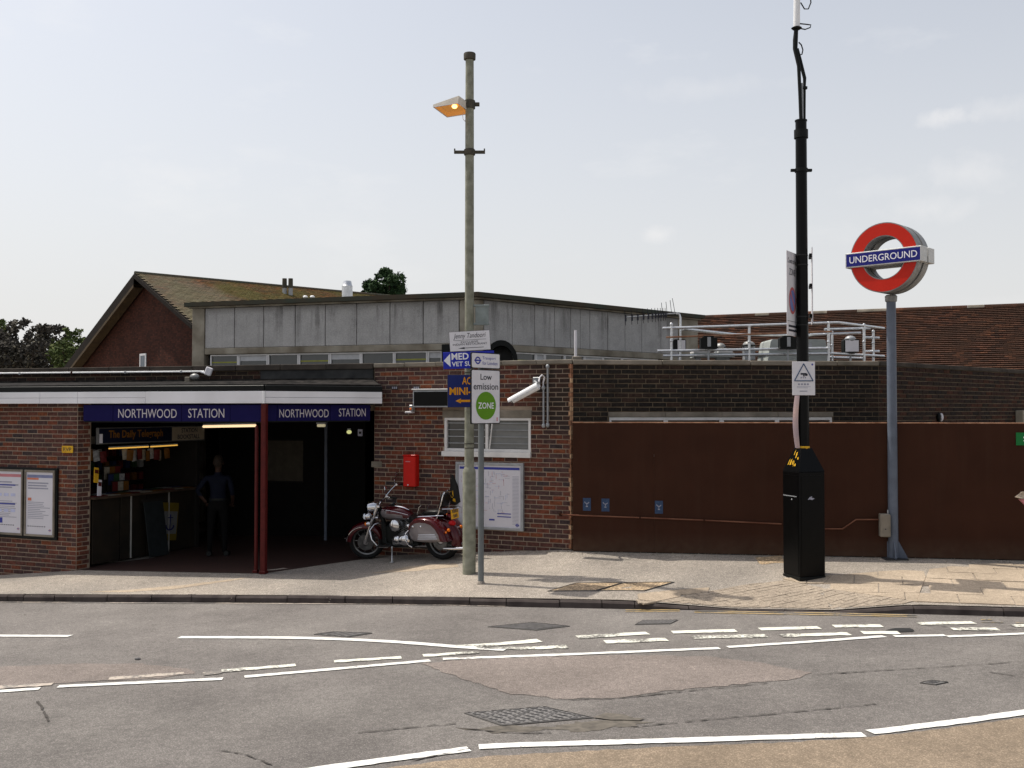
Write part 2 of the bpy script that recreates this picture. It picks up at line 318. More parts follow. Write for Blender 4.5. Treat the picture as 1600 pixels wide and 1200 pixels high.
BRK = [(.34, (.072,.04,.036)), (.26, (.1,.043,.034)), (.2, (.125,.046,.032)), (.09, (.15,.048,.028)), (.04, (.17,.056,.028)), (.07, (.05,.036,.036))]
M = {}
M['brick'] = brickmat('red_brick', BRK)
M['brick_soot'] = brickmat('red_brick_sooted', BRK, (.1, .5, 1.65, 2.15, .9), (.03,.024,.02))
M['brick_dark'] = brickmat('dark_brick', [(.35, (.024,.019,.016)), (.3, (.02,.017,.015)), (.2, (.031,.021,.017)), (.1, (.04,.025,.019)), (.05, (.017,.014,.013))])
M['brick_far'] = brickmat('red_brown_brick', [(.35, (.03,.019,.016)), (.3, (.04,.021,.016)), (.2, (.025,.018,.015)), (.1, (.055,.024,.016)), (.05, (.02,.015,.014))])
M['brick_lit'] = brickmat('sunlit_brick', [(.45, (.42,.25,.15)), (.25, (.25,.12,.07)), (.3, (.5,.33,.2))])  # wall brick paled for the corner: sunlight put into its colour
M['mortar'] = plain('mortar', (.31,.24,.178), .95, var=.2, scale=5, bump=.3)
M['mortar_dark'] = plain('sooty_mortar', (.12,.092,.063), .95, var=.35, scale=4, bump=.3)
M['coping'] = plain('coping_concrete', (.27,.235,.19), .9, c2=(.13,.115,.09), scale=3.5, bump=.4, detail=7)
M['coping_dark'] = plain('blackened_coping', (.075,.062,.05), .9, c2=(.035,.03,.026), scale=3, bump=.4, detail=7)
M['render'] = plain('blackened_render', (.055,.056,.055), .9, c2=(.024,.025,.026), scale=4, bump=.5, detail=8)
M['white_pvc'] = plain('white_fascia_board', (.82,.81,.83), .45, c2=(.66,.65,.66), scale=1.4, detail=6)
M['white_frame'] = plain('white_painted_frame', (.68,.66,.64), .5, var=.1, scale=6)
M['white'] = plain('white_paint', (.8,.8,.8), .4, var=.04)
M['offwhite'] = plain('sign_white', (.68,.66,.68), .45, var=.05)
M['black'] = plain('black_trim', (.007,.008,.0075), .5, var=.2)
M['gloss_black'] = plain('gloss_black_paint', (.003,.003,.003), .28, var=.2, spec=.12)
M['lead'] = plain('weathered_lead', (.042,.038,.035), .95, c2=(.01,.01,.01), scale=7, spec=.03, metal=.0, bump=.4, detail=7)
M['navy'] = plain('sign_navy', (.01,.008,.06), .45, var=.06, spec=.05)
M['uground_blue'] = plain('roundel_blue', (.016,.018,.17), .3, var=.04)
M['uground_red'] = plain('roundel_red', (.5,.022,.011), .35, var=.03)
M['lettering'] = plain('sign_lettering', (.5,.46,.48), .5, var=.03)
M['lettering_white'] = plain('white_lettering', (.8,.79,.82), .5, var=.02)
M['dark_red'] = plain('dark_red_paint', (.075,.009,.008), .4, var=.2, scale=14)
def hoardmat(name):
    m = plain(name, (.046,.0175,.0097), .8, c2=(.037,.014,.0076), scale=2.2, spec=.12, bump=.15, detail=8); n, l = m.node_tree.nodes, m.node_tree.links; b = n['Principled BSDF']; src = b.inputs['Base Color'].links[0].from_socket
    g = n.new('ShaderNodeNewGeometry'); mp_ = n.new('ShaderNodeMapping'); mp_.inputs['Scale'].default_value = (6, 6, .35); l.new(g.outputs['Position'], mp_.inputs[0])
    t = n.new('ShaderNodeTexNoise'); t.inputs['Scale'].default_value = 1.4; t.inputs['Detail'].default_value = 8; l.new(mp_.outputs[0], t.inputs['Vector'])
    r = n.new('ShaderNodeMapRange'); r.inputs['From Min'].default_value = .5; r.inputs['From Max'].default_value = .75; r.inputs['To Max'].default_value = .16; l.new(t.outputs[0], r.inputs[0])
    x = n.new('ShaderNodeMixRGB'); l.new(r.outputs[0], x.inputs['Fac']); l.new(src, x.inputs['Color1']); x.inputs['Color2'].default_value = (.065,.034,.022,1)
    s_ = n.new('ShaderNodeSeparateXYZ'); l.new(g.outputs['Position'], s_.inputs[0]); h = n.new('ShaderNodeMapRange'); h.inputs['From Min'].default_value = .0; h.inputs['From Max'].default_value = .32; h.inputs['To Min'].default_value = .6; h.inputs['To Max'].default_value = 0; l.new(s_.outputs['Z'], h.inputs[0])
    t2 = n.new('ShaderNodeTexNoise'); t2.inputs['Scale'].default_value = 9; t2.inputs['Detail'].default_value = 7; l.new(g.outputs['Position'], t2.inputs['Vector']); q = n.new('ShaderNodeMath'); q.operation = 'MULTIPLY'; l.new(h.outputs[0], q.inputs[0]); l.new(t2.outputs[0], q.inputs[1])
    y = n.new('ShaderNodeMixRGB'); l.new(q.outputs[0], y.inputs['Fac']); l.new(x.outputs[0], y.inputs['Color1']); y.inputs['Color2'].default_value = (.12,.085,.058,1); l.new(y.outputs[0], b.inputs['Base Color']); return m
M['brown'] = hoardmat('brown_hoarding_paint')
M['brown_edge'] = plain('worn_timber_edge', (.42,.24,.15), .8, c2=(.2,.09,.05), scale=9)
M['grey_paint'] = plain('blue_grey_paint', (.13,.15,.19), .5, c2=(.1,.115,.145), scale=7)
M['grey_metal'] = plain('grey_metal', (.32,.33,.34), .45, metal=.3, var=.15)
M['rim_grey'] = plain('roundel_side_grey', (.3,.3,.29), .45, metal=.3, c2=(.18,.18,.175), scale=8)
M['galv'] = plain('galvanised_steel', (.62,.63,.64), .35, metal=.75, var=.15, scale=20)
M['chrome'] = plain('chrome', (.62,.62,.64), .07, metal=1, var=.03)
M['maroon'] = plain('maroon_gloss', (.062,.003,.006), .25, coat=.6, var=.06, metal=.2)
M['silver'] = plain('silver_gloss', (.2,.18,.185), .3, coat=.5, var=.05, metal=.4)
M['rubber'] = plain('tyre_rubber', (.012,.012,.012), .8, var=.2)
M['leather'] = plain('black_leather', (.012,.011,.011), .38, var=.2, bump=.2, scale=30)
M['engine'] = plain('engine_metal', (.2,.2,.2), .4, metal=.8, c2=(.1,.1,.1), scale=12)
M['glass'] = plain('dark_glass', (.03,.035,.036), .06, var=.1, spec=.7)
M['lens'] = plain('clear_lens', (.75,.8,.88), .08, var=.03, spec=.8)
M['amber'] = plain('amber_lens', (.7,.16,.01), .2, var=.05)
M['red_lens'] = plain('red_lens', (.45,.01,.012), .2, var=.05)
M['yellow'] = plain('yellow_paint', (.72,.42,.02), .5, c2=(.5,.27,.02), scale=30)
M['ink'] = plain('dark_ink', (.035,.035,.045), .6, var=.1)
M['ink_blue'] = plain('blue_ink', (.05,.06,.3), .6, var=.1)
M['ink_grey'] = plain('grey_ink', (.3,.3,.36), .6, var=.1)
M['ink_pink'] = plain('pink_ink', (.5,.2,.22), .6, var=.1)
M['paper'] = plain('poster_paper', (.62,.6,.64), .5, var=.03, scale=2)
M['red'] = plain('pillar_box_red', (.52,.013,.008), .35, var=.06)
M['green_sign'] = plain('green_sign', (.012,.16,.04), .5, var=.05)
M['lez_green'] = plain('zone_green', (.11,.27,.012), .45, var=.04)
M['sign_blue'] = plain('sign_blue', (.02,.03,.36), .4, var=.04)
M['sign_navy2'] = plain('cab_sign_navy', (.012,.022,.13), .4, var=.06)
M['orange_ink'] = plain('orange_lettering', (.72,.3,.015), .5, var=.05)
def concretemat(name, ztop):
    m, n, l, b = newmat(name); b.inputs['Roughness'].default_value = .9; b.inputs['Specular IOR Level'].default_value = .1; g = n.new('ShaderNodeNewGeometry')
    def noise(scale, det=6, vec=None, rough=.6):
        t = n.new('ShaderNodeTexNoise'); t.inputs['Scale'].default_value = scale; t.inputs['Detail'].default_value = det; t.inputs['Roughness'].default_value = rough; l.new(vec or g.outputs['Position'], t.inputs['Vector']); return t.outputs[0]
    def rng(v, a, b_, c=0, d=1):
        r = n.new('ShaderNodeMapRange'); r.inputs['From Min'].default_value = a; r.inputs['From Max'].default_value = b_; r.inputs['To Min'].default_value = c; r.inputs['To Max'].default_value = d; l.new(v, r.inputs[0]); return r.outputs[0]
    def mul(a, b_):
        q = n.new('ShaderNodeMath'); q.operation = 'MULTIPLY'; l.new(a, q.inputs[0]); l.new(b_, q.inputs[1]); return q.outputs[0]
    r = n.new('ShaderNodeValToRGB'); r.color_ramp.elements[0].position = .3; r.color_ramp.elements[1].position = .7; r.color_ramp.elements[0].color = (.33,.32,.305,1); r.color_ramp.elements[1].color = (.47,.455,.435,1); l.new(noise(1.6, 9, rough=.75), r.inputs[0])
    sp = rng(noise(45, 3), .3, .7, .82, 1.18); v = n.new('ShaderNodeVectorMath'); v.operation = 'SCALE'; l.new(r.outputs[0], v.inputs[0]); l.new(sp, v.inputs['Scale'])
    mp_ = n.new('ShaderNodeMapping'); mp_.inputs['Scale'].default_value = (2.6, 2.6, .16); l.new(g.outputs['Position'], mp_.inputs[0]); drip = rng(noise(1.7, 6, mp_.outputs[0], .7), .5, .66)
    sz_ = n.new('ShaderNodeSeparateXYZ'); l.new(g.outputs['Position'], sz_.inputs[0]); h = rng(sz_.outputs['Z'], ztop-1.0, ztop-.1, .08, 1); f = mul(mul(drip, h), rng(noise(3.3, 4), .2, .65, .25, .85)); f2 = rng(sz_.outputs['Z'], ztop-.2, ztop, 0, .5)
    a = n.new('ShaderNodeMath'); a.operation = 'MAXIMUM'; l.new(f, a.inputs[0]); l.new(f2, a.inputs[1])
    mx = n.new('ShaderNodeMixRGB'); l.new(a.outputs[0], mx.inputs['Fac']); l.new(v.outputs[0], mx.inputs['Color1']); mx.inputs['Color2'].default_value = (.06,.055,.05,1); l.new(mx.outputs[0], b.inputs['Base Color'])
    bp = n.new('ShaderNodeBump'); bp.inputs['Strength'].default_value = .5; bp.inputs['Distance'].default_value = .006; l.new(noise(60, 3), bp.inputs['Height']); l.new(bp.outputs[0], b.inputs['Normal']); return m
M['concrete'] = concretemat('pebbled_concrete', 4.62)
M['concrete_brown'] = plain('stained_concrete', (.38,.345,.275), .9, c2=(.15,.125,.09), scale=2.2, bump=.5, detail=8)
M['roof_edge'] = plain('mossy_roof_edge', (.05,.062,.048), .85, c2=(.075,.055,.036), scale=1.5, bump=.3)
M['wood_trim'] = plain('dull_timber', (.08,.055,.028), .7, c2=(.05,.035,.02), scale=4)
M['dark_wood'] = plain('dark_bargeboard', (.011,.008,.006), .9, var=.25, scale=4)
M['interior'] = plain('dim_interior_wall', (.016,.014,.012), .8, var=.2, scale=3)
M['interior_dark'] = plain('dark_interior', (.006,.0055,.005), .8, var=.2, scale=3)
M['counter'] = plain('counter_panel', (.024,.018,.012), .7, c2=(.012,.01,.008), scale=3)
M['cloth_blue'] = plain('blue_shirt', (.0022,.0038,.011), .8, var=.15)
M['cloth_black'] = plain('black_trousers', (.001,.001,.0012), .85, var=.15)
M['skin'] = plain('skin', (.035,.018,.012), .6, var=.06)
M['hair'] = plain('dark_hair', (.02,.014,.01), .7, var=.2)
M['iron_frame'] = plain('worn_iron_frame', (.085,.08,.076), .7, var=.25, scale=20)
M['cast_iron'] = plain('cast_iron', (.2,.19,.185), .65, metal=.0, c2=(.12,.115,.11), scale=18, bump=.3)
M['cast_dark'] = plain('dark_iron', (.03,.03,.03), .6, var=.2)
M['lamp_green'] = plain('lichened_lamp_column', (.3,.3,.24), .7, c2=(.165,.165,.12), scale=9, detail=9, bump=.25)
M['lamp_rust'] = plain('rusty_bracket', (.09,.075,.055), .7, c2=(.05,.05,.04), scale=12)
M['lez_post'] = plain('grey_sign_post', (.17,.185,.185), .5, c2=(.14,.15,.15), scale=6)
M['lamp_box'] = plain('pale_lamp_housing', (.6,.55,.47), .5, var=.15)
M['leaf_purple'] = brickmat('copper_leaves', [(.4, (.05,.046,.04)), (.3, (.075,.068,.057)), (.2, (.034,.032,.027)), (.1, (.13,.12,.09))])
M['leaf_green'] = brickmat('green_leaves', [(.4, (.06,.085,.025)), (.3, (.085,.11,.035)), (.2, (.05,.065,.025)), (.1, (.12,.14,.05))])
M['leaf_dark'] = brickmat('evergreen_leaves', [(.4, (.018,.04,.014)), (.3, (.028,.055,.02)), (.2, (.014,.03,.012)), (.1, (.045,.08,.03))])
M['bark'] = plain('bark', (.06,.045,.035), .9, var=.3, bump=.5)
M['asphalt'] = groundmat('road_asphalt', (.132,.12,.111), .34, .18, 140, tint=(.145,.133,.122), graze_dust=(8.5, 14.5, 1.26))
M['asphalt_red'] = groundmat('reddish_asphalt', (.176,.149,.132), .34, .15, 140, tint=(.193,.163,.145))
M['asphalt_tan'] = groundmat('buff_surfacing', (.232,.18,.128), .32, .24, 130, tint=(.2,.156,.112))
M['asphalt_pav'] = groundmat('pavement_asphalt', (.255,.227,.196), .4, .15, 130, tint=(.3,.262,.22))
M['slab'] = groundmat('buff_paving_slab', (.335,.27,.2), .22, .15, 120, tint=(.375,.302,.225), bump=.25)
M['blockp'] = groundmat('buff_paving_block', (.285,.236,.184), .28, .16, 120, tint=(.33,.272,.21), bump=.3)
M['cover_infill'] = groundmat('tan_cover_infill', (.36,.265,.165), .5, .15, 60, tint=(.3,.225,.15))
M['kerb'] = plain('weathered_kerb_stone', (.085,.07,.064), .85, c2=(.04,.032,.03), scale=5, bump=.4, detail=8)
M['paint'] = paintmat('fresh_white_paint', (.7,.69,.645), (.22,.2,.18), .26)
M['paint_worn'] = paintmat('worn_white_paint', (.68,.67,.58), (.15,.14,.125), .62)
M['paint_faint'] = paintmat('faint_white_paint', (.42,.36,.3), (.16,.145,.13), .85)
M['paint_yellow'] = paintmat('worn_yellow_paint', (.42,.3,.13), (.15,.14,.125), .72)
M['dirt'] = plain('grit_and_dirt', (.16,.142,.118), .95, c2=(.085,.076,.066), scale=14, bump=.6)
def tilemat(name):
    m, n, l, b = newmat(name); b.inputs['Roughness'].default_value = .6; g = n.new('ShaderNodeNewGeometry')
    mp_ = n.new('ShaderNodeMapping'); mp_.inputs['Rotation'].default_value = (0, 0, R(-16)); l.new(g.outputs['Position'], mp_.inputs[0])
    t = n.new('ShaderNodeTexBrick'); t.inputs['Scale'].default_value = 3.4; t.inputs['Color1'].default_value = (.055,.022,.016,1); t.inputs['Color2'].default_value = (.04,.017,.013,1); t.inputs['Mortar'].default_value = (.02,.014,.012,1); t.inputs['Mortar Size'].default_value = .02
    l.new(mp_.outputs[0], t.inputs['Vector']); l.new(t.outputs[0], b.inputs['Base Color']); return m
M['floor_tile'] = tilemat('red_floor_tiles')
# ================================================================== GROUND, ROAD, PAVEMENT
def sheet(poly, surf, dz, step=None):
    """flat-lying sheet following a ground surface; poly is a list of plan points"""
    mb = MB(); mb.add([(p[0], p[1], surf(p[0], p[1])+dz) for p in poly], [tuple(range(len(poly)))]); return mb
g = MB()
xs = [-900, -120, -40, 40, 120, 900]; ys = [-900, -60, -10, 40, 120, 900]
zc = lambda X, Y: .02*max(-40, min(40, X)) - .03*max(-10, min(40, Y)) - .2
for i in range(5):
    for j in range(5):
        g.add([(x, y, zc(x, y)) for x, y in ((xs[i], ys[j]), (xs[i+1], ys[j]), (xs[i+1], ys[j+1]), (xs[i], ys[j+1]))], [(0,1,2,3)])
struct('ground', g, M['asphalt_pav'])
rd = MB(); xk = [-40+.5*i for i in range(161)]
for a, b in zip(xk, xk[1:]):
    for y0, y1 in ((-9, 0), (0, 6)):
        rd.add([(x, y, zroad(x, y)) for x, y in ((a, y0), (b, y0), (b, y1), (a, y1))], [(0,1,2,3)])
    rd.add([(a, 6, zroad(a, 6)), (b, 6, zroad(b, 6)), (b, ykerb(b)+.05, zroad(b, ykerb(b)+.05)), (a, ykerb(a)+.05, zroad(a, ykerb(a)+.05))], [(0,1,2,3)])
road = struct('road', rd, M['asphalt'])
pv = MB(); X = -16.0; cols = []
while X <= 16.001:
    k = ykerb(X)+.075; b = interp(X, BACKY); col = [(X, k+(b-k)*i/16) for i in range(17)] + [(X, b+1.2), (X, b+7)]
    cols.append([(x, y, zpav(x, y)) for x, y in col]); X += .2
n = len(cols[0])
pv.add([p for c in cols for p in c], [(i*n+j, (i+1)*n+j, (i+1)*n+j+1, i*n+j+1) for i in range(len(cols)-1) for j in range(n-1)])
pavement = struct('pavement', pv, M['asphalt_pav'])
# kerb: every kerb stone is its own piece
kb = MB(); px = []
for i in range(64):
    x = -16+.5*i; kb.add([(x, ykerb(x)+.02, zroad(x, ykerb(x))-.1), (x+.5, ykerb(x+.5)+.02, zroad(x+.5, ykerb(x+.5))-.1), (x+.5, ykerb(x+.5)+.13, zroad(x+.5, ykerb(x+.5))+upst(x+.5)-.03), (x, ykerb(x)+.13, zroad(x, ykerb(x))+upst(x)-.03)], [(0,1,2,3)])
kerb = struct('kerb', kb, M['dirt'])
def kerb_x(pxx):
    lo, hi = -20, 20
    for _ in range(40):
        m = (lo+hi)/2
        if 800+1600*m/ykerb(m) < pxx: lo = m
        else: hi = m
    return lo
joints = [-190, -120, -60, 15, 40, 88, 170, 239, 301, 370, 450, 540, 614, 734, 791, 874, 940, 991, 1075, 1150, 1225, 1300, 1425, 1565, 1700, 1840]
for a, b in zip(joints, joints[1:]):
    x0, x1 = kerb_x(a)+.006, kerb_x(b)-.006; k = MB(); rings = []; j = random.uniform(-.006, .006); jy = random.uniform(-.008, .008)
    for q in range(4):
        x = x0+(x1-x0)*q/3; y = ykerb(x)+jy; zt = zroad(x, y)+upst(x)+j+random.uniform(-.003, .003); zb = zroad(x, y)-.12
        rings.append([(x, y, zb), (x, y+.008, zt-.03), (x, y+.03, zt-.004), (x, y+.1, zt-.002), (x, y+.1, zb)])
    k.loft([[Vector(v) for v in r] for r in rings]); part('kerb_stone', k, M['kerb'], kerb)
# entrance floor of small red tiles, behind the line of the entrance front
fl = MB(); P = [(-7.2, 17.1), (-3.95, 16.22), (-2.42, 17.45), (-1.4, 22.5), (-6, 24), (-8, 23)]
cx, cy = -4.4, 19.5
ring = [P]
for f in (.66, .33): ring.append([(cx+(x-cx)*f, cy+(y-cy)*f) for x, y in P])
vs = [(x, y, zpav(x, y)+.006) for r in ring for x, y in r] + [(cx, cy, zpav(cx, cy)+.006)]
fs = [(a*6+i, a*6+(i+1) % 6, (a+1)*6+(i+1) % 6, (a+1)*6+i) for a in range(2) for i in range(6)] + [(12+i, 12+(i+1) % 6, 18) for i in range(6)]
fl.add(vs, fs); struct('entrance_floor', fl, M['floor_tile'])

# ---------------- surfacing patches and painted markings (each 4 mm above what it lies on)
def jitterpoly(pts, d, amp):
    o = []
    for a, b in zip(pts, pts[1:]+pts[:1]):
        a, b = Vector(a[:2]), Vector(b[:2]); n = max(1, int((b-a).length/d))
        for i in range(n): p = a.lerp(b, i/n); o.append((p.x+random.uniform(-amp, amp), p.y+random.uniform(-amp, amp)))
    return o
def patch(name, pix, mat, dz, amp=.03, surf=zroad):
    pts = [gp(x, y, surf) for x, y in pix]; poly = jitterpoly(pts, .07, amp)
    bm = bmesh.new(); vs = [bm.verts.new((x, y, surf(x, y)+dz)) for x, y in poly]; f = bm.faces.new(vs); bmesh.ops.triangulate(bm, faces=[f])
    mb = MB(); mb.frombm(bm); return struct(name, mb, mat)
patch('road_patch', [(655,1037),(740,1030),(860,1026),(1000,1024),(1118,1027),(1200,1038),(1270,1052),(1240,1062),(1120,1073),(1040,1081),(960,1091),(880,1093),(790,1083),(730,1062)], M['asphalt_red'], .004)
patch('road_patch', [(-80,1045),(60,1040),(130,1037),(220,1037.5),(290,1046),(308,1052),(250,1060),(120,1066),(0,1073),(-80,1079)], M['asphalt_red'], .004)
patch('road_patch', [(520,1215),(640,1196),(760,1182),(1070,1166),(1220,1161),(1352,1153.5),(1480,1138),(1620,1119),(1760,1097),(2000,1058),(2300,1010),(2700,1300),(700,1300)], M['asphalt_tan'], .004, .015)
patch('road_patch', [(716,1140),(770,1137),(860,1133),(930,1128),(985,1122),(1015,1130),(930,1141),(860,1143),(800,1145)], M['dirt'], .0025, .06)
patch('road_patch', [(936,1123),(950,1117),(962,1117.5),(975,1120),(990,1121),(1003,1127),(992,1129),(970,1128),(950,1126)], M['dirt'], .009, .07)
patch('pothole', [(1385,986),(1398,981.5),(1420,982),(1432,986.5),(1412,989),(1392,989)], M['cast_dark'], .006, .03)
def ribbon(pix, w, jag=0.0, step=.06, w1=None):
    pts = [gp(x, y).xy for x, y in pix]; L = [0]
    for a, b in zip(pts, pts[1:]): L.append(L[-1]+(b-a).length)
    N = max(2, int(L[-1]/step)); c = []
    for i in range(N+1):
        s = L[-1]*i/N; k = 0
        while k < len(L)-2 and s > L[k+1]: k += 1
        c.append(pts[k].lerp(pts[k+1], (s-L[k])/max(1e-6, L[k+1]-L[k])))
    if len(pix) > 2:
        for _ in range(3*int(.5/step)): c = [c[0]] + [(c[i-1]+c[i]*2+c[i+1])/4 for i in range(1, N)] + [c[-1]]
    l, r = [], []
    for i in range(N+1):
        d = (c[min(N, i+1)]-c[max(0, i-1)]).normalized(); nn = Vector((-d.y, d.x)); ww = (w + ((w1 or w)-w)*i/N)/2
        l.append(c[i]+nn*(ww+random.uniform(-jag, jag))); r.append(c[i]-nn*(ww+random.uniform(-jag, jag)))
    mb = MB(); mb.add([(p.x, p.y, zroad(p.x, p.y)+.008) for p in l+r], [(i, i+1, N+2+i, N+1+i) for i in range(N)]); return mb
def marking(pix, w, mat, jag=.007, w1=None): return struct('road_marking', ribbon(pix, w, jag, w1=w1), M[mat])
for pix in ([(455,1209),(620,1186),(733,1171.5)], [(748,1168),(800,1165.5),(1075,1157.5),(1350,1149)], [(1360,1145.5),(1480,1131),(1600,1114.5),(1700,1099),(1800,1083)]): marking(pix, .115, 'paint')
for pix in ([(-60,1085),(62,1077)], [(91,1073.5),(348,1061.5)], [(382,1058.5),(520,1046.5),(672,1033)], [(692,1030.5),(900,1023),(1124,1013.5)], [(1137,1012),(1260,1004),(1382,995)], [(1397,995),(1440,994),(1477,993.5)], [(1480,995.5),(1600,991),(1720,985)]): marking(pix, .1, 'paint')
marking([(-60,994),(110,994.5)], .12, 'paint')
marking([(280,996.5),(450,997),(550,1000),(640,1005),(720,1012),(790,1016)], .13, 'paint')
marking([(712,1010),(770,1008.5),(843,1001.5)], .09, 'paint_worn', .012, .2)
marking([(745,1012),(800,1015),(886,1011)], .1, 'paint_worn', .015, .17)
for pix in ([(902,996.5),(1012,990)], [(1050,988.7),(1150,986)], [(1187,984),(1280,981.3)], [(1302,979.2),(1378,978.6)], [(1435,975.3),(1522,973.5)], [(1582,979),(1680,976)]): marking(pix, .17, 'paint_worn', .012)
for pix in ([(945,1004),(1042,1000)], [(1082,996.8),(1197,994)], [(1220,994),(1327,991)], [(1347,989.5),(1405,989.5)], [(1487,983.5),(1560,984)]): marking(pix, .17, 'paint_worn', .018)
for pix, m in (([(-50,1078),(82,1070)], 'paint_faint'), ([(170,1061.5),(287,1053)], 'paint_faint'), ([(318,1054),(346,1051)], 'paint_faint'), ([(346,1049.5),(462,1040)], 'paint_worn'), ([(522,1034.5),(627,1028)], 'paint_worn'), ([(661,1025.5),(748,1020)], 'paint_worn')): marking(pix, .12, m, .015)
for pix in ([(-60,941),(300,943),(600,944.5),(790,948)],): marking(pix, .05, 'paint_faint', .01)
for pix in ([(977,953.5),(1062,953.8)], [(977,956),(1062,956)], [(1085,955),(1260,958),(1432,962)], [(1085,957.5),(1260,961),(1432,964.5)], [(1533,969),(1550,969)], [(1533,973),(1568,973.3)], [(1587,974),(1690,976)]): marking(pix, .042, 'paint_yellow', .01)

CRK = plain('road_crack_fill', (.075,.068,.062), .95, var=.3, scale=20)
for pix in ([(985,1137),(1080,1128),(1200,1117),(1330,1105),(1368,1101)], [(1272,1055),(1400,1047),(1500,1041),(1620,1033)], [(1545,1051),(1570,1054),(1610,1061)], [(640,1190),(690,1180),(735,1171)], [(58,1097),(68,1110),(76,1128)], [(335,1174),(370,1172),(402,1187),(425,1196)], [(712,1131),(650,1137),(560,1146)], [(735,1140),(800,1148),(860,1146)], [(1440,978),(1490,980),(1560,986),(1600,983)], [(880,1094),(960,1093),(1060,1082),(1200,1068)]):
    struct('road_crack', ribbon(pix, .012, .011, .04), CRK)
# ---------------- iron covers in the road
def cover(name, pix, label, bars, chequer=False, surf=zroad, infill=None, cat='manhole cover', dz=.0, grp=None, rim=.05):
    c = [gp(x, y, surf) for x, y in pix]; ctr = sum((v for v in c), Vector())/4
    t = thing(name, label, cat, ctr, group=grp); lift = Vector((0, 0, .012+dz))
    inn = [p.lerp(ctr, rim) for p in c]
    fr = MB()
    for i in range(4):
        j = (i+1) % 4; fr.add([c[i]+lift*.6, c[j]+lift*.6, inn[j]+lift, inn[i]+lift, c[i]-lift, c[j]-lift], [(0,1,2,3),(0,4,5,1)])
    part('frame', fr, M['iron_frame'], t, world=True)
    pl = MB(); pl.add([p+lift*.55 for p in inn], [(0,1,2,3)])
    part('plate', pl, infill or M['cast_iron'], t, world=True)
    e1, e2 = inn[1]-inn[0], inn[3]-inn[0]
    def q(u, v): return inn[0]+e1*u+e2*v + (inn[2]-inn[1]-inn[3]+inn[0])*u*v
    for (u0, v0, u1, v1) in bars:
        b = MB(); top = lift*1.1; vs = [q(u0, v0), q(u1, v0), q(u1, v1), q(u0, v1)]
        b.add([p+lift*.5 for p in vs]+[p+top for p in vs], [(4,5,6,7),(0,1,5,4),(1,2,6,5),(2,3,7,6),(3,0,4,7)])
        part('bar' if not chequer else 'tread_stud', b, M['cast_iron'] if not infill else M['cast_dark'], t, world=True)
    return t
studs = []
for i in range(9):
    for j in range(9):
        u, v = (i+.5)/9, (j+.5)/9
        studs.append((u-.04, v-.018, u+.04, v+.018) if (i+j) % 2 else (u-.018, v-.04, u+.018, v+.04))
cover('manhole_cover', [(725,1115),(852,1105),(928,1122.5),(785,1135)], 'large chequered iron manhole cover in the road beside the crumbled tarmac', studs, True)
cover('drain_cover', [(762,980),(832,973.3),(891,979),(838,985.5)], 'dark ribbed diamond shaped iron cover in the road opposite the lamp column', [(.04+.085*i, .05, .075+.085*i, .95) for i in range(11)])
cover('drain_grate', [(992,976.5),(1004,970),(1060,969.5),(1047,975.5)], 'small slatted drain grate in the road near the yellow lines', [(.03, .05+.115*i, .97, .1+.115*i) for i in range(8)], cat='drain grate')
cover('manhole_cover', [(490,992),(520,988),(582,990),(545,996)], 'faint flush iron cover in the road below the red pillars', [(.1, .1+.2*i, .9, .15+.2*i) for i in range(5)])
cover('manhole_cover', [(1437,1068),(1455,1064),(1482,1067),(1462,1071)], 'tiny round worn iron cover in the far right of the carriageway', [(.2, .2+.2*i, .8, .25+.2*i) for i in range(3)])
cover('access_cover', [(856,924.5),(900,911.8),(973,911.5),(931,924)], 'tan filled pavement access cover, the one nearer the low emission sign', [], surf=zpav, infill=M['cover_infill'], cat='access cover', dz=.004, grp='filled pavement covers', rim=.03)
cover('access_cover', [(934,924),(976,911.4),(1054,910.4),(1007,924.2)], 'tan filled pavement access cover, the one nearer the black column', [], surf=zpav, infill=M['cover_infill'], cat='access cover', dz=.004, grp='filled pavement covers', rim=.03)

# ---------------- paving: slabs and small blocks, each a piece of the pavement
def inside(p, poly):
    c = False; j = len(poly)-1
    for i in range(len(poly)):
        a, b = poly[i], poly[j]
        if (a[1] > p[1]) != (b[1] > p[1]) and p[0] < (b[0]-a[0])*(p[1]-a[1])/(b[1]-a[1])+a[0]: c = not c
        j = i
    return c
def clip(poly, cp):    # Sutherland-Hodgman, cp convex counter-clockwise
    out_ = poly
    for a, b in zip(cp, cp[1:]+cp[:1]):
        inp, out_ = out_, []
        if not inp: return []
        s = inp[-1]
        side = lambda p: (b[0]-a[0])*(p[1]-a[1])-(b[1]-a[1])*(p[0]-a[0])
        for e in inp:
            if side(e) >= 0:
                if side(s) < 0: t = side(s)/(side(s)-side(e)); out_.append((s[0]+(e[0]-s[0])*t, s[1]+(e[1]-s[1])*t))
                out_.append(e)
            elif side(s) >= 0: t = side(s)/(side(s)-side(e)); out_.append((s[0]+(e[0]-s[0])*t, s[1]+(e[1]-s[1])*t))
            s = e
    return out_
def ccw(p):
    a = sum(p[i][0]*p[(i+1) % len(p)][1]-p[(i+1) % len(p)][0]*p[i][1] for i in range(len(p))); return p if a > 0 else p[::-1]
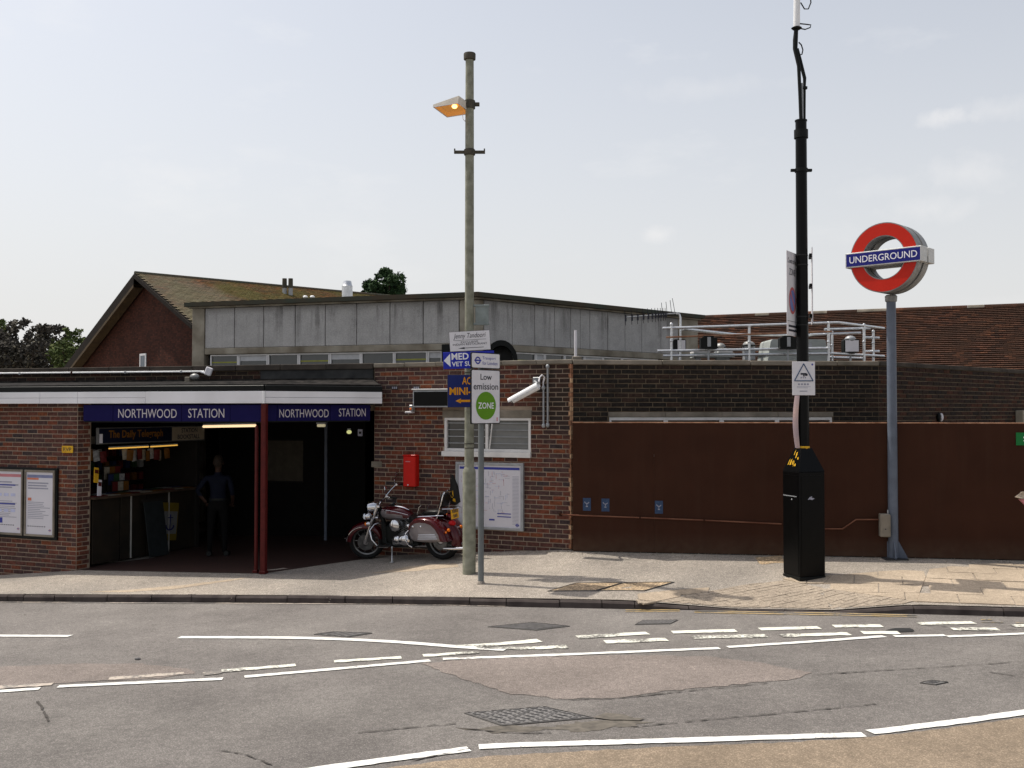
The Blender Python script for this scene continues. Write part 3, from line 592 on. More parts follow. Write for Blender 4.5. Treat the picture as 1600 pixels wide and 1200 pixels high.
def paving(regions, org, ang, du, dv, lift, mat, name, gap, stagger=.5, amp=.002, limit=290):
    ca, sa = math.cos(ang), math.sin(ang); done = []
    for reg in regions:
        reg = ccw([tuple(p) for p in reg]); uv = [((x-org[0])*ca+(y-org[1])*sa, -(x-org[0])*sa+(y-org[1])*ca) for x, y in reg]
        for j in range(int(min(v for u, v in uv)/dv)-1, int(max(v for u, v in uv)/dv)+1):
            off = (j % 2)*stagger*du
            for i in range(int(min(u for u, v in uv)/du)-2, int(max(u for u, v in uv)/du)+1):
                u0, v0 = i*du+off+gap/2, j*dv+gap/2; u1, v1 = u0+du-gap, v0+dv-gap
                q = [(org[0]+u*ca-v*sa, org[1]+u*sa+v*ca) for u, v in ((u0,v0),(u1,v0),(u1,v1),(u0,v1))]
                q = clip(reg, ccw(q))
                if len(q) < 3: continue
                ar = abs(sum(q[k][0]*q[(k+1) % len(q)][1]-q[(k+1) % len(q)][0]*q[k][1] for k in range(len(q))))/2
                if ar < .15*du*dv: continue
                done.append(q)
    done.sort(key=lambda q: q[0][1]); rest = MB()
    for k, q in enumerate(done):
        h = lift+random.uniform(-amp, amp); mb = MB() if k < limit else rest; cx = sum(p[0] for p in q)/len(q); cy = sum(p[1] for p in q)/len(q)
        top = [(x+(cx-x)*.012, y+(cy-y)*.012, zpav(x, y)+h+random.uniform(-amp, amp)*.6) for x, y in q]; low = [(x, y, zpav(x, y)-.01) for x, y in q]; m = len(q)
        mb.add(top+low, [tuple(range(m))]+[(i, i+m, (i+1) % m+m, (i+1) % m) for i in range(m)])
        if k < limit: part(name, mb, mat, pavement)
    if rest.v: part(name+'_field', rest, mat, pavement, kind='stuff')
def kl(x, d): return (x, ykerb(x)+d)
A = [gp(x, y, zpav).xy for x, y in ((1000,944.5),(1090,927),(1160,914.5),(1230,907),(1282,918),(1330,925.5),(1408,936.5),(1432,941))]
kx0, kx1 = 1.62, 4.88
# dropped crossing in small blocks: two convex pieces
blk1 = [tuple(A[0]), tuple(A[1]), tuple(A[2]), tuple(A[3]), tuple(A[4]), kl(4.0, .11), kl(2.8, .11), kl(kx0, .11)]
blk2 = [tuple(A[4]), tuple(A[5]), tuple(A[6]), tuple(A[7]), kl(kx1, .11), kl(4.0, .11)]
paving([blk1, blk2], (3, 13), R(24), .2, .1, .008, M['blockp'], 'paving_block', .008, amp=.0025)
E = [gp(x, y, zpav).xy for x, y in ((1000,944.3),(996,929),(1050,923),(1085,921),(1152,913.5),(1223,904.8),(1300,899.5),(1452,890),(1522,882.3),(1620,881),(1780,886))]
slab_regs = [[tuple(A[0]), tuple(E[1]), tuple(E[2]), tuple(A[1])], [tuple(A[1]), tuple(E[2]), tuple(E[4]), tuple(A[2])], [tuple(A[2]), tuple(E[4]), tuple(E[5]), tuple(A[3])],
             [tuple(A[3]), tuple(E[5]), tuple(E[6]), tuple(A[4])], [tuple(A[4]), tuple(E[6]), tuple(E[7]), tuple(A[7])],
             [tuple(A[7]), tuple(E[7]), tuple(E[8]), tuple(E[9]), tuple(E[10]), kl(9.5, .11), kl(kx1, .11)]]
paving(slab_regs, (4.9, 12.8), R(-19), .62, .46, .011, M['slab'], 'paving_slab', .009, amp=.004)
# a few repaired strips in the pavement tarmac
for pix, m in (([(130,925),(200,922),(290,914),(380,903),(398,900),(372,906),(270,921),(190,926)], 'slab'), ([(580,896),(640,885),(712,880),(716,886),(640,893)], 'slab'), ([(1178,872),(1222,868),(1226,879),(1190,882)], 'cover_infill')):
    patch('pavement_patch', pix, M[m], .003, .02, zpav)
dd = MB(); 
def grit(n, pf, smin, smax):
    for _ in range(n):
        x, y = pf(); s = random.uniform(smin, smax); z = zpav(x, y)+s*.3
        dd.add([(x+s*a+random.uniform(-.3, .3)*s, y+s*b+random.uniform(-.3, .3)*s, z+s*c) for a, b, c in ((1,0,0),(-.5,.8,0),(-.6,-.7,0),(0,0,.7),(0,0,-.6))], [(0,1,3),(1,2,3),(2,0,3),(1,0,4),(2,1,4),(0,2,4)])
def along():
    t = random.random(); x = -.6+8.6*t; return x, interp(x, BACKY)-.03-abs(random.gauss(0, .12))
grit(520, along, .004, .016)
grit(90, lambda: (random.uniform(-9, 8), random.uniform(13.5, 16)), .004, .011)
lt = part('grit', dd, plain('pale_grit', (.45,.4,.32), .9, c2=(.15,.12,.09), scale=30)); lt['kind'] = 'stuff'
# ================================================================== BRICK WALLS
def brick_mesh(mat):
    m = MB(); a, b = .485, .455
    v = [(-.5,.05,-.5),(.5,.05,-.5),(.5,.05,.5),(-.5,.05,.5),(-.5,-.002,-.5),(.5,-.002,-.5),(.5,-.002,.5),(-.5,-.002,.5),(-a,-.006,-b),(a,-.006,-b),(a,-.006,b),(-a,-.006,b)]
    m.add(v, [(0,1,5,4),(1,2,6,5),(2,3,7,6),(3,0,4,7),(4,5,9,8),(5,6,10,9),(6,7,11,10),(7,4,8,11),(8,9,10,11)]); return m.mesh('brick', mat)
BM = {}
def lay_bricks(root, L, zbot, ztop, mat, opens=(), limit=300, key=None, s0=0, yoff=0, rz=0, org=None, pick=None, ztopf=None):
    """courses of bricks on the face of a wall; the first `limit` by key are objects, the rest one piece"""
    if mat.name not in BM: BM[mat.name] = brick_mesh(mat)
    proto = BM[mat.name]; out_ = []; k = 0; z = ztop-.0375
    while z > min(zbot(s0), zbot(L), zbot((s0+L)/2))-.09:
        s = s0 - (k % 2)*.1125 - (.056 if k % 5 == 3 else 0)
        while s < L:
            a, b = max(s, s0)+.0065, min(s+.225, L)-.0065; s += .225; segs = [(a, b)]
            for (o0, p0, o1, p1) in opens:
                if z+.03 > p0 and z-.03 < p1:
                    n2 = []
                    for (c, d) in segs:
                        if d <= o0 or c >= o1: n2.append((c, d)); continue
                        if c < o0-.02: n2.append((c, o0-.004))
                        if d > o1+.02: n2.append((o1+.004, d))
                    segs = n2
            for (c, d) in segs:
                if d-c < .025 or z < zbot((c+d)/2)-.05: continue
                out_.append(((c+d)/2, z+random.uniform(-.0015, .0015), d-c, k))
        z -= .075; k += 1
    if key: out_.sort(key=key)
    rest = MB()
    for i, (s, z, w, k) in enumerate(out_):
        Mx = Matrix.Translation((s, yoff-random.uniform(0, .003), z)) @ Euler((random.uniform(-.02, .02), 0, random.uniform(-.012, .012))).to_matrix().to_4x4() @ Matrix.Diagonal((w, 1, .061, 1))
        if org is not None: Mx = org @ Mx
        if i < limit:
            o = bpy.data.objects.new('brick', proto); COL.objects.link(o); o.parent = root; o.matrix_local = Mx
        else:
            rest.add([Mx @ v.co for v in proto.vertices], [tuple(p.vertices) for p in proto.polygons])
    if rest.v: part('brickwork', rest, mat, root, kind='stuff')
def wall_core(root, L, z0, z1, th, mat, opens=(), s0=0, name='mortar'):
    ss = sorted(set([s0, L]+[v for o in opens for v in (o[0], o[2])])); zz = sorted(set([z0, z1]+[v for o in opens for v in (o[1], o[3])])); mb = MB()
    for a, b in zip(ss, ss[1:]):
        for c, d in zip(zz, zz[1:]):
            if any(a >= o[0]-1e-6 and b <= o[2]+1e-6 and c >= o[1]-1e-6 and d <= o[3]+1e-6 for o in opens): continue
            mb.box(a, 0, c, b, th, d)
    return part(name, mb, mat, root)
def coping(root, s0, s1, z0, z1, th, mat, over=.04, step=.61, y0=0):
    s = s0
    while s < s1-.05:
        e = min(s1, s+step); m = MB(); j = random.uniform(-.003, .003)
        m.bbox(s+.004, y0-over+j, z0+j, e-.004, y0+th+over, z1+j, .008); part('coping_stone', m, mat, root); s = e
TOP = EYE+.80
# ---- wall right of the entrance (recessed), the one with the louvred window
FR = Frame((-2.38, 17.73), (.944, 16.25))
wr = thing('brick_wall', 'red brick wall with louvred window to the right of the station entrance', 'wall', (*FR.a, 0), FR.rz)
gz = lambda F: (lambda s: zpav(*F.pt(s).xy)-.02)
w0 = FR.hit(694.5, 652.5); w1 = FR.hit(829.5, 707)
WIN = (w0[0], w1[1], w1[0], w0[1])
lin = (FR.hit(692, 645)[0], WIN[3], FR.hit(831, 645)[0], FR.hit(760, 641)[1]); sill = (WIN[0]-.03, FR.hit(760, 714)[1], WIN[2]+.01, WIN[1])
wall_core(wr, FR.L, -.8, TOP-.07, .3, M['mortar'], [WIN])
far = lambda b: -b[0]
lay_bricks(wr, FR.L, gz(FR), TOP-.075, M['brick_soot'], [WIN, lin, sill], 300, lambda b: -b[0]*1.0-abs(b[1]-1.3)*.02)
coping(wr, 0, FR.L+.02, TOP-.072, TOP-.002, .3, M['coping'])
m = MB(); m.bbox(lin[0], -.02, lin[1]+.002, lin[2], .1, lin[3], .004); part('lintel', m, M['coping'], wr)
m = MB(); m.bbox(sill[0], -.06, sill[1], sill[2], .12, sill[3]-.002, .006); part('sill', m, M['white_frame'], wr)
wf = MB(); a, z0, b, z1 = WIN; t = .045; mid = FR.hit(761, 680)[0]
wf.bbox(a, -.005, z1-t, b, .07, z1, .004); wf.bbox(a, -.005, z0, b, .07, z0+t, .004); wf.bbox(a, -.005, z0+t, a+t, .07, z1-t, .004); wf.bbox(b-t, -.005, z0+t, b, .07, z1-t, .004); wf.bbox(mid-.03, -.005, z0+t, mid+.02, .07, z1-t, .004)
win = part('window', wf, M['white_frame'], wr)
m = MB(); m.box(a+t, .05, z0+t, mid-.03, .055, z1-t); m.box(mid+.02, .05, z0+t, b-t, .055, z1-t); part('pane', m, M['glass'], win)
for i in range(4):
    zz = z0+t+(z1-z0-2*t)*(i+.75)/4.2
    m = MB(); m.box(a+t, .018, zz, mid-.03, .03, zz+.012); part('louvre_bar', m, M['grey_metal'], win)
    m = MB(); m.box(mid+.02, .018, zz, b-t, .03, zz+.012); part('louvre_bar', m, M['grey_metal'], win)
m = MB(); m.box(mid+.05, .036, z0+t+.01, b-t-.005, .044, z1-t-.01); part('blind', m, plain('grey_blind', (.2,.2,.19), .8, var=.08), win)
m = MB(); m.box(a+t, .06, z0+t, a+.18, .065, z1-t); part('blind', m, plain('pale_blind', (.3,.3,.27), .8, var=.08), win)
m = MB(); m.tube([(mid+.05, -.01, z0+.05), (mid+.11, -.03, z1-.06)], .012, 6); part('stay', m, M['white_frame'], win)
# squint bricks of the corner, every second course standing out into the sun
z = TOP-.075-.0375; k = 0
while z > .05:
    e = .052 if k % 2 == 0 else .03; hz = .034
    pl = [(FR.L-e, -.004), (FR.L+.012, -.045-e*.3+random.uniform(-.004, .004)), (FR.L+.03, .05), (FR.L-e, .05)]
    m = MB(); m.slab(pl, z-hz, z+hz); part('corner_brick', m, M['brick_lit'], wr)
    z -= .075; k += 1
# ---- dark wall behind the hoarding
FD = Frame((.962, 16.25), (6.0, 16.75)); FE = Frame((6.0, 16.75), (13.0, 22.9))
wd = thing('brick_wall', 'soot darkened brick wall above the brown hoarding with a long strip window', 'wall', (*FD.a, 0), FD.rz)
HT = FD.hit(1000, 661)[1]
d0 = FD.hit(952, 645); d1 = FD.hit(1300, 648)
DW = (d0[0], HT-.55, d1[0], d0[1]-.07); DL = (d0[0]-.02, DW[3], d1[0]+.02, d0[1]+.01)
wall_core(wd, FD.L, -.6, TOP-.08, .3, M['mortar_dark'], [DW])
lay_bricks(wd, FD.L, lambda s: HT-.12, TOP-.085, M['brick_dark'], [DW, DL], 300)
coping(wd, 0, FD.L, TOP-.082, TOP-.008, .3, M['coping'], step=1.45, over=.03)
for i in range(4):
    a = DL[0]+(DL[2]-DL[0])*i/4; b = DL[0]+(DL[2]-DL[0])*(i+1)/4
    m = MB(); m.bbox(a+.003, -.015, DL[1]+.002, b-.003, .1, DL[3], .004); part('lintel', m, M['coping'], wd)
    a = DW[0]+(DW[2]-DW[0])*i/4; b = DW[0]+(DW[2]-DW[0])*(i+1)/4; f = MB(); t = .05
    f.bbox(a, 0, DW[3]-t, b, .06, DW[3]-.001, .004); f.bbox(a, 0, DW[1], a+t*.7, .06, DW[3]-t, .004); f.bbox(b-t*.7, 0, DW[1], b, .06, DW[3]-t, .004); f.bbox(a+t*.7, 0, DW[1], b-t*.7, .06, DW[1]+t, .004)
    w = part('window', f, M['white_frame'], wd)
    m = MB(); m.box(a+.03, .045, DW[1]+t, b-.03, .05, DW[3]-t); part('pane', m, M['glass'], w)
we = thing('brick_wall', 'curving dark red brick wall receding behind the roundel at the right', 'wall', (*FE.a, 0), FE.rz)
wall_core(we, FE.L, -.6, TOP-.08, .3, M['mortar_dark'], s0=.0)
lay_bricks(we, FE.L, lambda s: HT-.5, TOP-.085, M['brick_far'], (), 300)
coping(we, .01, FE.L, TOP-.082, TOP-.008, .3, M['coping_dark'], step=1.2, over=.03)
m = MB(); x, zz = FE.hit(1589, 652); m.bbox(x-.12, -.2, HT-.1, x+.02, 0, zz+.06, .01); m.bbox(x-.05, -.3, HT-.1, x+.06, -.2, zz-.06, .01)
solo_ = None
bxp = thing('utility_box', 'grey and blue wall box showing just above the hoarding at the far right', 'utility box', FE.pt(x, -.1, HT-.1), FE.rz)
m = MB(); m.bbox(-.1, -.06, 0, .04, .09, .3, .01); part('case', m, M['concrete_brown'], bxp); m = MB(); m.bbox(-.02, -.14, 0, .07, -.062, .2, .01); part('cover', m, M['ink_blue'], bxp)
q = FE.hit(1465, 652); bl = thing('bulkhead_light', 'small oval bulkhead lamp on the curving brick wall just above the hoarding', 'lamp', FE.pt(q[0], 0, q[1]), FE.rz)
m = MB(); m.ball((.03, -.05, 0), .03, .04, .075); part('glass', m, M['offwhite'], bl, True); m = MB(); m.ball((-.03, -.04, 0), .045, .036, .085); part('housing', m, M['black'], bl, True)
# ---- wall left of the entrance
FL = Frame((-11.2, 18.70), (-7.25, 17.1))
wlft = thing('brick_wall', 'red brick wall carrying the poster cases at the left of the entrance', 'wall', (*FL.a, 0), FL.rz)
zt = FL.hit(60, 629)[1]
wall_core(wlft, FL.L, -1.4, zt, .3, M['mortar'])
lay_bricks(wlft, FL.L, gz(FL), zt-.005, M['brick'], (), 300, lambda b: -b[0])
FLR = Frame((-7.25, 17.1), (-7.13, 17.33))        # return of the pier, facing into the entrance
org = Matrix.Rotation(FLR.rz-FL.rz, 4, 'Z'); org.translation = (FL.L, 0, 0)
m = MB(); m.box(0, 0, -.7, FLR.L, .28, zt, M=org); part('return_core', m, M['mortar'], wlft)
lay_bricks(wlft, FLR.L, lambda s: zpav(-7.1, 17.3)-.02, zt-.005, M['brick'], (), 0, org=org)
# ---- parapet above the entrance
FP = Frame((-13.6, 21.07), (-2.40, 17.735))
wp = thing('parapet_wall', 'blackened brick parapet with rendered end above the entrance canopy', 'wall', (*FP.a, 0), FP.rz)
wall_core(wp, FP.L, 2.2, TOP-.1, .25, M['mortar_dark'])
rx = FP.hit(408, 590)[0]; lay_bricks(wp, rx, lambda s: 2.56, TOP-.105, M['brick_far'], (), 300, lambda b: -b[0])
m = MB(); m.box(rx, -.02, 2.3, FP.L, 0, TOP-.10); part('render_panel', m, M['render'], wp)
coping(wp, 0, FP.L, TOP-.1, TOP-.0, .25, M['coping_dark'], over=.05, step=.9)
# ================================================================== ENTRANCE: canopy, signs, pillars, inside
F1 = Frame((-13.0, 18.55), (-3.92, 16.2)); F2 = Frame((-3.92, 16.2), (-2.18, 17.2))
zb, zf, zk = EYE+.10, EYE+.295, EYE+.39
can = thing('entrance_canopy', 'flat canopy with white fascia boards and black gutter over the station entrance', 'canopy', (-3.92, 16.2, zb))
def on(F, mb, name, mat, y0, y1, s0, s1, z0, z1, par, b=.004):
    Mx = Matrix.Translation((F.a.x, F.a.y, 0)) @ Matrix.Rotation(F.rz, 4, 'Z'); mb.bbox(s0, y0, z0, s1, y1, z1, b, M=Mx); return part(name, mb, mat, par, world=True)
cuts = [0, 3.0, F1.hit(62, 620)[0], F1.hit(121, 620)[0], F1.hit(227, 620)[0], F1.L]
for i, (a, b) in enumerate(zip(cuts, cuts[1:])):
    last = i == len(cuts)-2
    if last: on(F1, MB(), 'fascia_board', M['white_pvc'], -.004, .03, a+.003, b-.012, zb, zf, can)
    else:
        on(F1, MB(), 'fascia_board', M['white_pvc'], 0, .03, a+.002, b-.003, zb, zb+.092, can); on(F1, MB(), 'fascia_board', M['white_pvc'], .004, .03, a+.002, b-.003, zb+.096, zf, can)
on(F2, MB(), 'fascia_board', M['white_pvc'], 0, .03, .02, F2.L, zb, zb+.092, can); on(F2, MB(), 'fascia_board', M['white_pvc'], .004, .03, .02, F2.L, zb+.096, zf, can)
m = MB(); m.cyl((-3.925, 16.2, zb), (-3.925, 16.2, zf), .022, n=8); part('corner_trim', m, M['white'], can, world=True)
on(F1, MB(), 'gutter', M['black'], .005, .07, 0, F1.L-.01, zf+.003, zk, can, .01); on(F2, MB(), 'gutter', M['black'], .005, .07, .02, F2.L+.01, zf+.003, zk, can, .01)
p0 = F1.pt(0, .03); p1 = F1.pt(F1.L, .06); p2 = F2.pt(F2.L, .04); p3 = (-2.30, 17.66); p4 = FP.pt(FP.L, -.03); p5 = FP.pt(0, -.03)
poly = [(p0.x, p0.y), (p1.x, p1.y), (p2.x, p2.y), p3, (p4.x, p4.y), (p5.x, p5.y)]
m = MB(); m.slab(poly, [zk+.004, zk+.004, zk+.01, zk+.03, zk+.13, zk+.13], [zk+.016, zk+.02, zk+.03, zk+.06, zk+.16, zk+.16]); part('lead_roof', m, M['lead'], can, world=True)
m = MB(); m.slab(poly, zb+.02, zb+.05); part('soffit', m, M['interior'], can, world=True)
m = MB(); m.box(0, -.006, 0, 1, 0, .02)
# station name signs
def name_sign(F, px0, px1, pyt, pyb, words, label, splits, yoff):
    s0, z1 = F.hit(px0, pyt); s1, z0 = F.hit(px1, pyb); z1 = F.hit((px0+px1)/2, pyt)[1]; z0 = F.hit((px0+px1)/2, pyb)[1]
    t = thing('station_sign', label, 'sign', F.pt(s0, yoff, z0), F.rz, 'station name signs')
    edges = [0]+[F.hit(x, 645)[0]-s0 for x in splits]+[s1-s0]
    for a, b in zip(edges, edges[1:]):
        m = MB(); m.bbox(a+.003, 0, 0, b-.003, .03, z1-z0, .004); part('sign_panel', m, M['navy'], t)
    m = MB(); m.box(0, .031, -.02, s1-s0, .06, z1-z0); part('backing', m, M['black'], t)
    for w, x0, x1, ya, yb in words:
        a = F.hit(x0, 645)[0]-s0; b = F.hit(x1, 645)[0]-s0; za = F.hit((x0+x1)/2, yb)[1]-z0; zc_ = F.hit((x0+x1)/2, ya)[1]-z0
        lettering(w, a, za, b, zc_, -.002, M['lettering'], t)
    return t
name_sign(F1, 127, 409, 632.5, 658.5, [('NORTHWOOD', 182, 273.5, 639, 653), ('STATION', 291.5, 348, 638.5, 652.8)], 'long navy NORTHWOOD STATION sign left of the red pillars', [173.5, 281, 357], .05)
name_sign(F2, 418, 583, 632.5, 657.5, [('NORTHWOOD', 440, 517.5, 639.5, 652.3), ('STATION', 533.5, 575.5, 638.3, 650.8)], 'shorter angled navy NORTHWOOD STATION sign right of the red pillars', [436.5, 520], .12)
# red pillars
for (xa, xb, lab, dy) in ((397.5, 403.5, 'thinner dark red post just left of the main entrance pillar', .12), (405, 416, 'thicker dark red pillar under the corner of the canopy', .03)):
    Y = 16.2+dy; p = at((xa+xb)/2 + (1.2 if xb > 410 else -.6), 893, Y); w = (xb-xa)/1600*Y*(.78 if xb > 410 else .95); t = thing('entrance_pillar', lab, 'pillar', (p.x, Y, zpav(p.x, Y)), -R(16), 'red entrance pillars')
    h = (zb if xb > 410 else at(400, 664, Y).z) - zpav(p.x, Y)
    m = MB()
    if xb > 410: m.bbox(-w/2, -w/2, .0, w/2, w/2, h-.001, .01)
    else: m.lathe([(0, 0), (w/2, 0), (w/2, h-.06), (w*.35, h-.015), (0, h)], n=12)
    part('shaft', m, M['dark_red'], t, xb < 410)
    m = MB(); m.bbox(-w/2-.012, -w/2-.012, 0, w/2+.012, w/2+.012, .05, .006); part('base', m, M['dark_red'], t)
# inside of the station
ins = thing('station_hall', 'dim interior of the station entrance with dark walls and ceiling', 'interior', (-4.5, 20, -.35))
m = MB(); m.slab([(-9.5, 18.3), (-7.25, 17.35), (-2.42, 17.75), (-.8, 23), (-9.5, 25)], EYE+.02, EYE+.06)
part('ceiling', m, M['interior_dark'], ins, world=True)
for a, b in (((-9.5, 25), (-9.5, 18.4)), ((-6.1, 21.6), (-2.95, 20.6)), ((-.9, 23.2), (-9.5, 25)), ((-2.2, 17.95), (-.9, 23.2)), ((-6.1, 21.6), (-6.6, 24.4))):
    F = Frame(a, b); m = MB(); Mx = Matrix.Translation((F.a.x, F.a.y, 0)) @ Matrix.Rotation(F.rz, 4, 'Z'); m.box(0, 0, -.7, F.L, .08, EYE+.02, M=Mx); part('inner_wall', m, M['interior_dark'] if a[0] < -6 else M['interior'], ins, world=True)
FI = Frame((-6.1, 21.6), (-2.95, 20.6))
m = MB(); q0 = at(509, 790, 20.2); m.bbox(q0.x-.03, 20.17, -.4, q0.x+.03, 20.23, EYE, .01); part('door_post', m, M['grey_paint'], ins, world=True)
roof = MB(); roof.slab([(-13.6, 21.3), (-2.36, 17.99), (1.0, 16.53), (5.95, 17.06), (12.9, 23.2), (12, 30), (-13, 30)], EYE+.45, EYE+.55)
flat = solo('flat_roof', roof, M['lead'], 'flat station roof behind the brick parapet walls', 'roof')
s0, z1 = FI.hit(416, 688); s1, z0 = FI.hit(474, 752); nb = thing('notice_board', 'dim notice board on the back wall inside the entrance', 'notice board', FI.pt(s0, -.02, z0), FI.rz)
m = MB(); m.bbox(0, 0, 0, s1-s0, .018, z1-z0, .004); part('board', m, plain('dim_pinboard', (.07,.06,.045), .9, var=.15), nb)
m = MB(); m.box(-.02, -.004, -.03, s1-s0+.02, .017, -.002); part('frame_rail', m, M['interior'], nb)
m = MB(); m.box(-.02, -.004, z1-z0+.002, s1-s0+.02, .017, z1-z0+.03); part('frame_rail', m, M['interior'], nb)
def tube_light(name, a, b, label, r, col, s, fit=.03, grp='lit fluorescent tubes'):
    a, b = Vector(a), Vector(b); c = (a+b)/2; t = thing(name, label, 'light', c, 0, grp)
    m = MB(); m.cyl(a, b, r, n=10); part('tube', m, emit(name+'_glow', col, s), t, True, True)
    m = MB(); m.tube([a+Vector((0, 0, r+.014)), b+Vector((0, 0, r+.014))], fit*.5, 4); part('batten', m, M['grey_metal'], t, world=True)
tube_light('tube_light', at(318, 666.5, 17.6), at(399, 665, 16.75), 'bright lit fluorescent tube under the ceiling beside the red pillars', .022, (1, .72, .42), 1.0)
tube_light('tube_light', at(170, 701, 18.0), at(232, 698, 18.6), 'yellow lit tube inside the bookstall, the nearer one', .012, (1, .55, .1), .6)
tube_light('tube_light', at(235.5, 698, 18.65), at(277, 695.5, 19.3), 'yellow lit tube inside the bookstall, the farther one', .012, (1, .55, .1), .6)
b0 = at(502, 664.5, 18.5); lb = thing('ceiling_light', 'small cream ceiling lamp behind the second station sign', 'light', b0); m = MB(); m.bbox(-.07, -.05, -.03, .07, .05, .02, .01); part('diffuser', m, emit('cream_lamp', (.7,.62,.4), .35), lb); m = MB(); m.box(-.08, -.06, .021, .08, .06, .05); part('housing', m, M['grey_metal'], lb)
b0 = at(545.5, 675, 18.2); lb = thing('ceiling_light', 'small greenish yellow lamp inside the entrance near the brick wall', 'light', b0); m = MB(); m.ball((0, 0, 0), .045, .045, .035); part('bulb', m, emit('greenish_lamp', (.7,.72,.3), .6), lb, True); m = MB(); m.box(-.03, -.03, .036, .03, .03, .06); part('housing', m, M['grey_metal'], lb)
b0 = at(563, 676, 18.0); lb = thing('wall_box', 'small grey box on the dark door head inside the entrance', 'box', b0); m = MB(); m.bbox(-.04, -.03, -.06, .04, .03, .06, .005); part('case', m, M['ink_grey'], lb); m = MB(); m.box(-.02, -.034, -.02, .02, -.031, .02); part('cover', m, M['interior'], lb)
# ================================================================== BOOKSTALL (inside, left)
FS = Frame((-7.10, 17.36), (-5.75, 20.4))
zfl = -.40; ct = FS.hit(230, 768)[1]
st = thing('bookstall', 'dark station bookstall with counter and illuminated shelves inside the entrance', 'bookstall', (*FS.a, zfl), FS.rz)
m = MB(); m.bbox(-.05, -.12, ct-zfl-.04, 2.6, .5, ct-zfl, .006); part('counter_top', m, plain('counter_top_board', (.06,.04,.028), .6, var=.3), st)
for i in range(4):
    m = MB(); m.bbox(.02+i*.63, 0, 0, .62+i*.63, .04, ct-zfl-.042, .006); part('counter_panel', m, M['counter'], st)
for x in (204, 263):
    s_, _ = FS.hit(x, 790); m = MB(); m.bbox(s_-.012, -.025, 0, s_+.012, -.002, ct-zfl-.042, .003); part('trim_strip', m, plain('aluminium_strip', (.3,.29,.27), .5), st)
m = MB(); m.box(-.1, 1.5, 0, 2.6, 1.55, 2.5); part('back_panel', m, M['interior_dark'], st)
for i in range(5):
    m = MB(); m.box(.0, 1.15, 1.0+i*.24, 2.5, 1.49, 1.02+i*.24); part('shelf', m, M['dark_wood'], st)
m = MB(); m.bbox(2.5, -.05, 0, 2.6, 1.5, 2.4, .01); part('end_post', m, M['interior'], st)
s0, z1 = FS.hit(144, 667.5); s1, z0 = FS.hit(311, 688)
sg = thing('bookstall_sign', 'long framed sign reading The Daily Telegraph and STATION BOOKSTALL', 'sign', FS.pt(s0, -.14, (FS.hit(228, 691)[1])), FS.rz)
H = FS.hit(228, 666.5)[1]-FS.hit(228, 691)[1]; Ls = s1-s0; f = FS.hit(259.5, 680)[0]-s0
m = MB(); m.bbox(0, 0, 0, Ls, .06, H, .008); part('sign_case', m, plain('dull_sign_case', (.1,.1,.095), .6), sg)
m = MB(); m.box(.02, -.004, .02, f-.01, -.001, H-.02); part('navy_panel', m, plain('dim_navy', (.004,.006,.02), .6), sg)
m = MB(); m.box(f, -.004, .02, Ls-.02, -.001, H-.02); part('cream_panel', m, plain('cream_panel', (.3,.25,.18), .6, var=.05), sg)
m = MB(); m.box(.02, -.007, .02, .09, -.0045, H*.62); part('cover_picture', m, M['paper'], sg)
g0, g1 = FS.hit(160, 680)[0]-s0, FS.hit(245, 680)[0]-s0
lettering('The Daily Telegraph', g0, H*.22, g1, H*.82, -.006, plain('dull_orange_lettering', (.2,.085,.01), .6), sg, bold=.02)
a, b = FS.hit(274, 680)[0]-s0, FS.hit(299, 680)[0]-s0; lettering('STATION', a, H*.56, b, H*.86, -.006, M['ink'], sg, bold=.02)
a, b = FS.hit(268, 680)[0]-s0, FS.hit(303, 680)[0]-s0; lettering('BOOKSTALL', a, H*.14, b, H*.44, -.006, M['ink'], sg, bold=.02)
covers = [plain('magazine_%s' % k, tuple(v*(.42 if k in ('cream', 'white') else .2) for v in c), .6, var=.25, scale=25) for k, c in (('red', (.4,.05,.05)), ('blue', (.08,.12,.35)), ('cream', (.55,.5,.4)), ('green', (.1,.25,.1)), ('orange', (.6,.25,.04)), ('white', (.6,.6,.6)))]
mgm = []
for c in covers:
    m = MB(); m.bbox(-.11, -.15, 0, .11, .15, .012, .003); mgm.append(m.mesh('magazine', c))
CN = ['red', 'blue', 'cream', 'green', 'orange', 'white']; ORD = ['one', 'two', 'three', 'four', 'five', 'six', 'seven', 'eight', 'nine', 'ten', 'eleven', 'twelve', 'thirteen', 'fourteen']
for i in range(9):
    for j in range(2):
        s_ = .1+i*.27+random.uniform(-.03, .03); y = .02+j*.27; me = mgm[(i*2+j*3) % 6]; p = FS.pt(s_, y, ct+.001)
        o = bpy.data.objects.new('magazine', me); COL.objects.link(o); o.location = p; o.rotation_euler = (0, 0, FS.rz+R(90)+random.uniform(-.2, .2))
        props(o, '%s magazine in the %s row on the bookstall counter, number %s from the near end' % (CN[(i*2+j*3) % 6], 'front' if j == 0 else 'rear', ORD[i]), 'magazine', 'magazines laid out on the counter')
def packet(c):
    m = MB(); N = 5; r = []
    for i in range(N+1):
        t = i/N; w = .06; d = .004+.022*math.sin(math.pi*t); z = -.19*t; r.append([Vector((-w, 0, z)), Vector((0, -d, z)), Vector((w, 0, z)), Vector((0, d, z))])
    m.loft(r); return m.mesh('snack_packet', c, True)
pk = [packet(covers[i]) for i in (4, 2, 0, 5)]
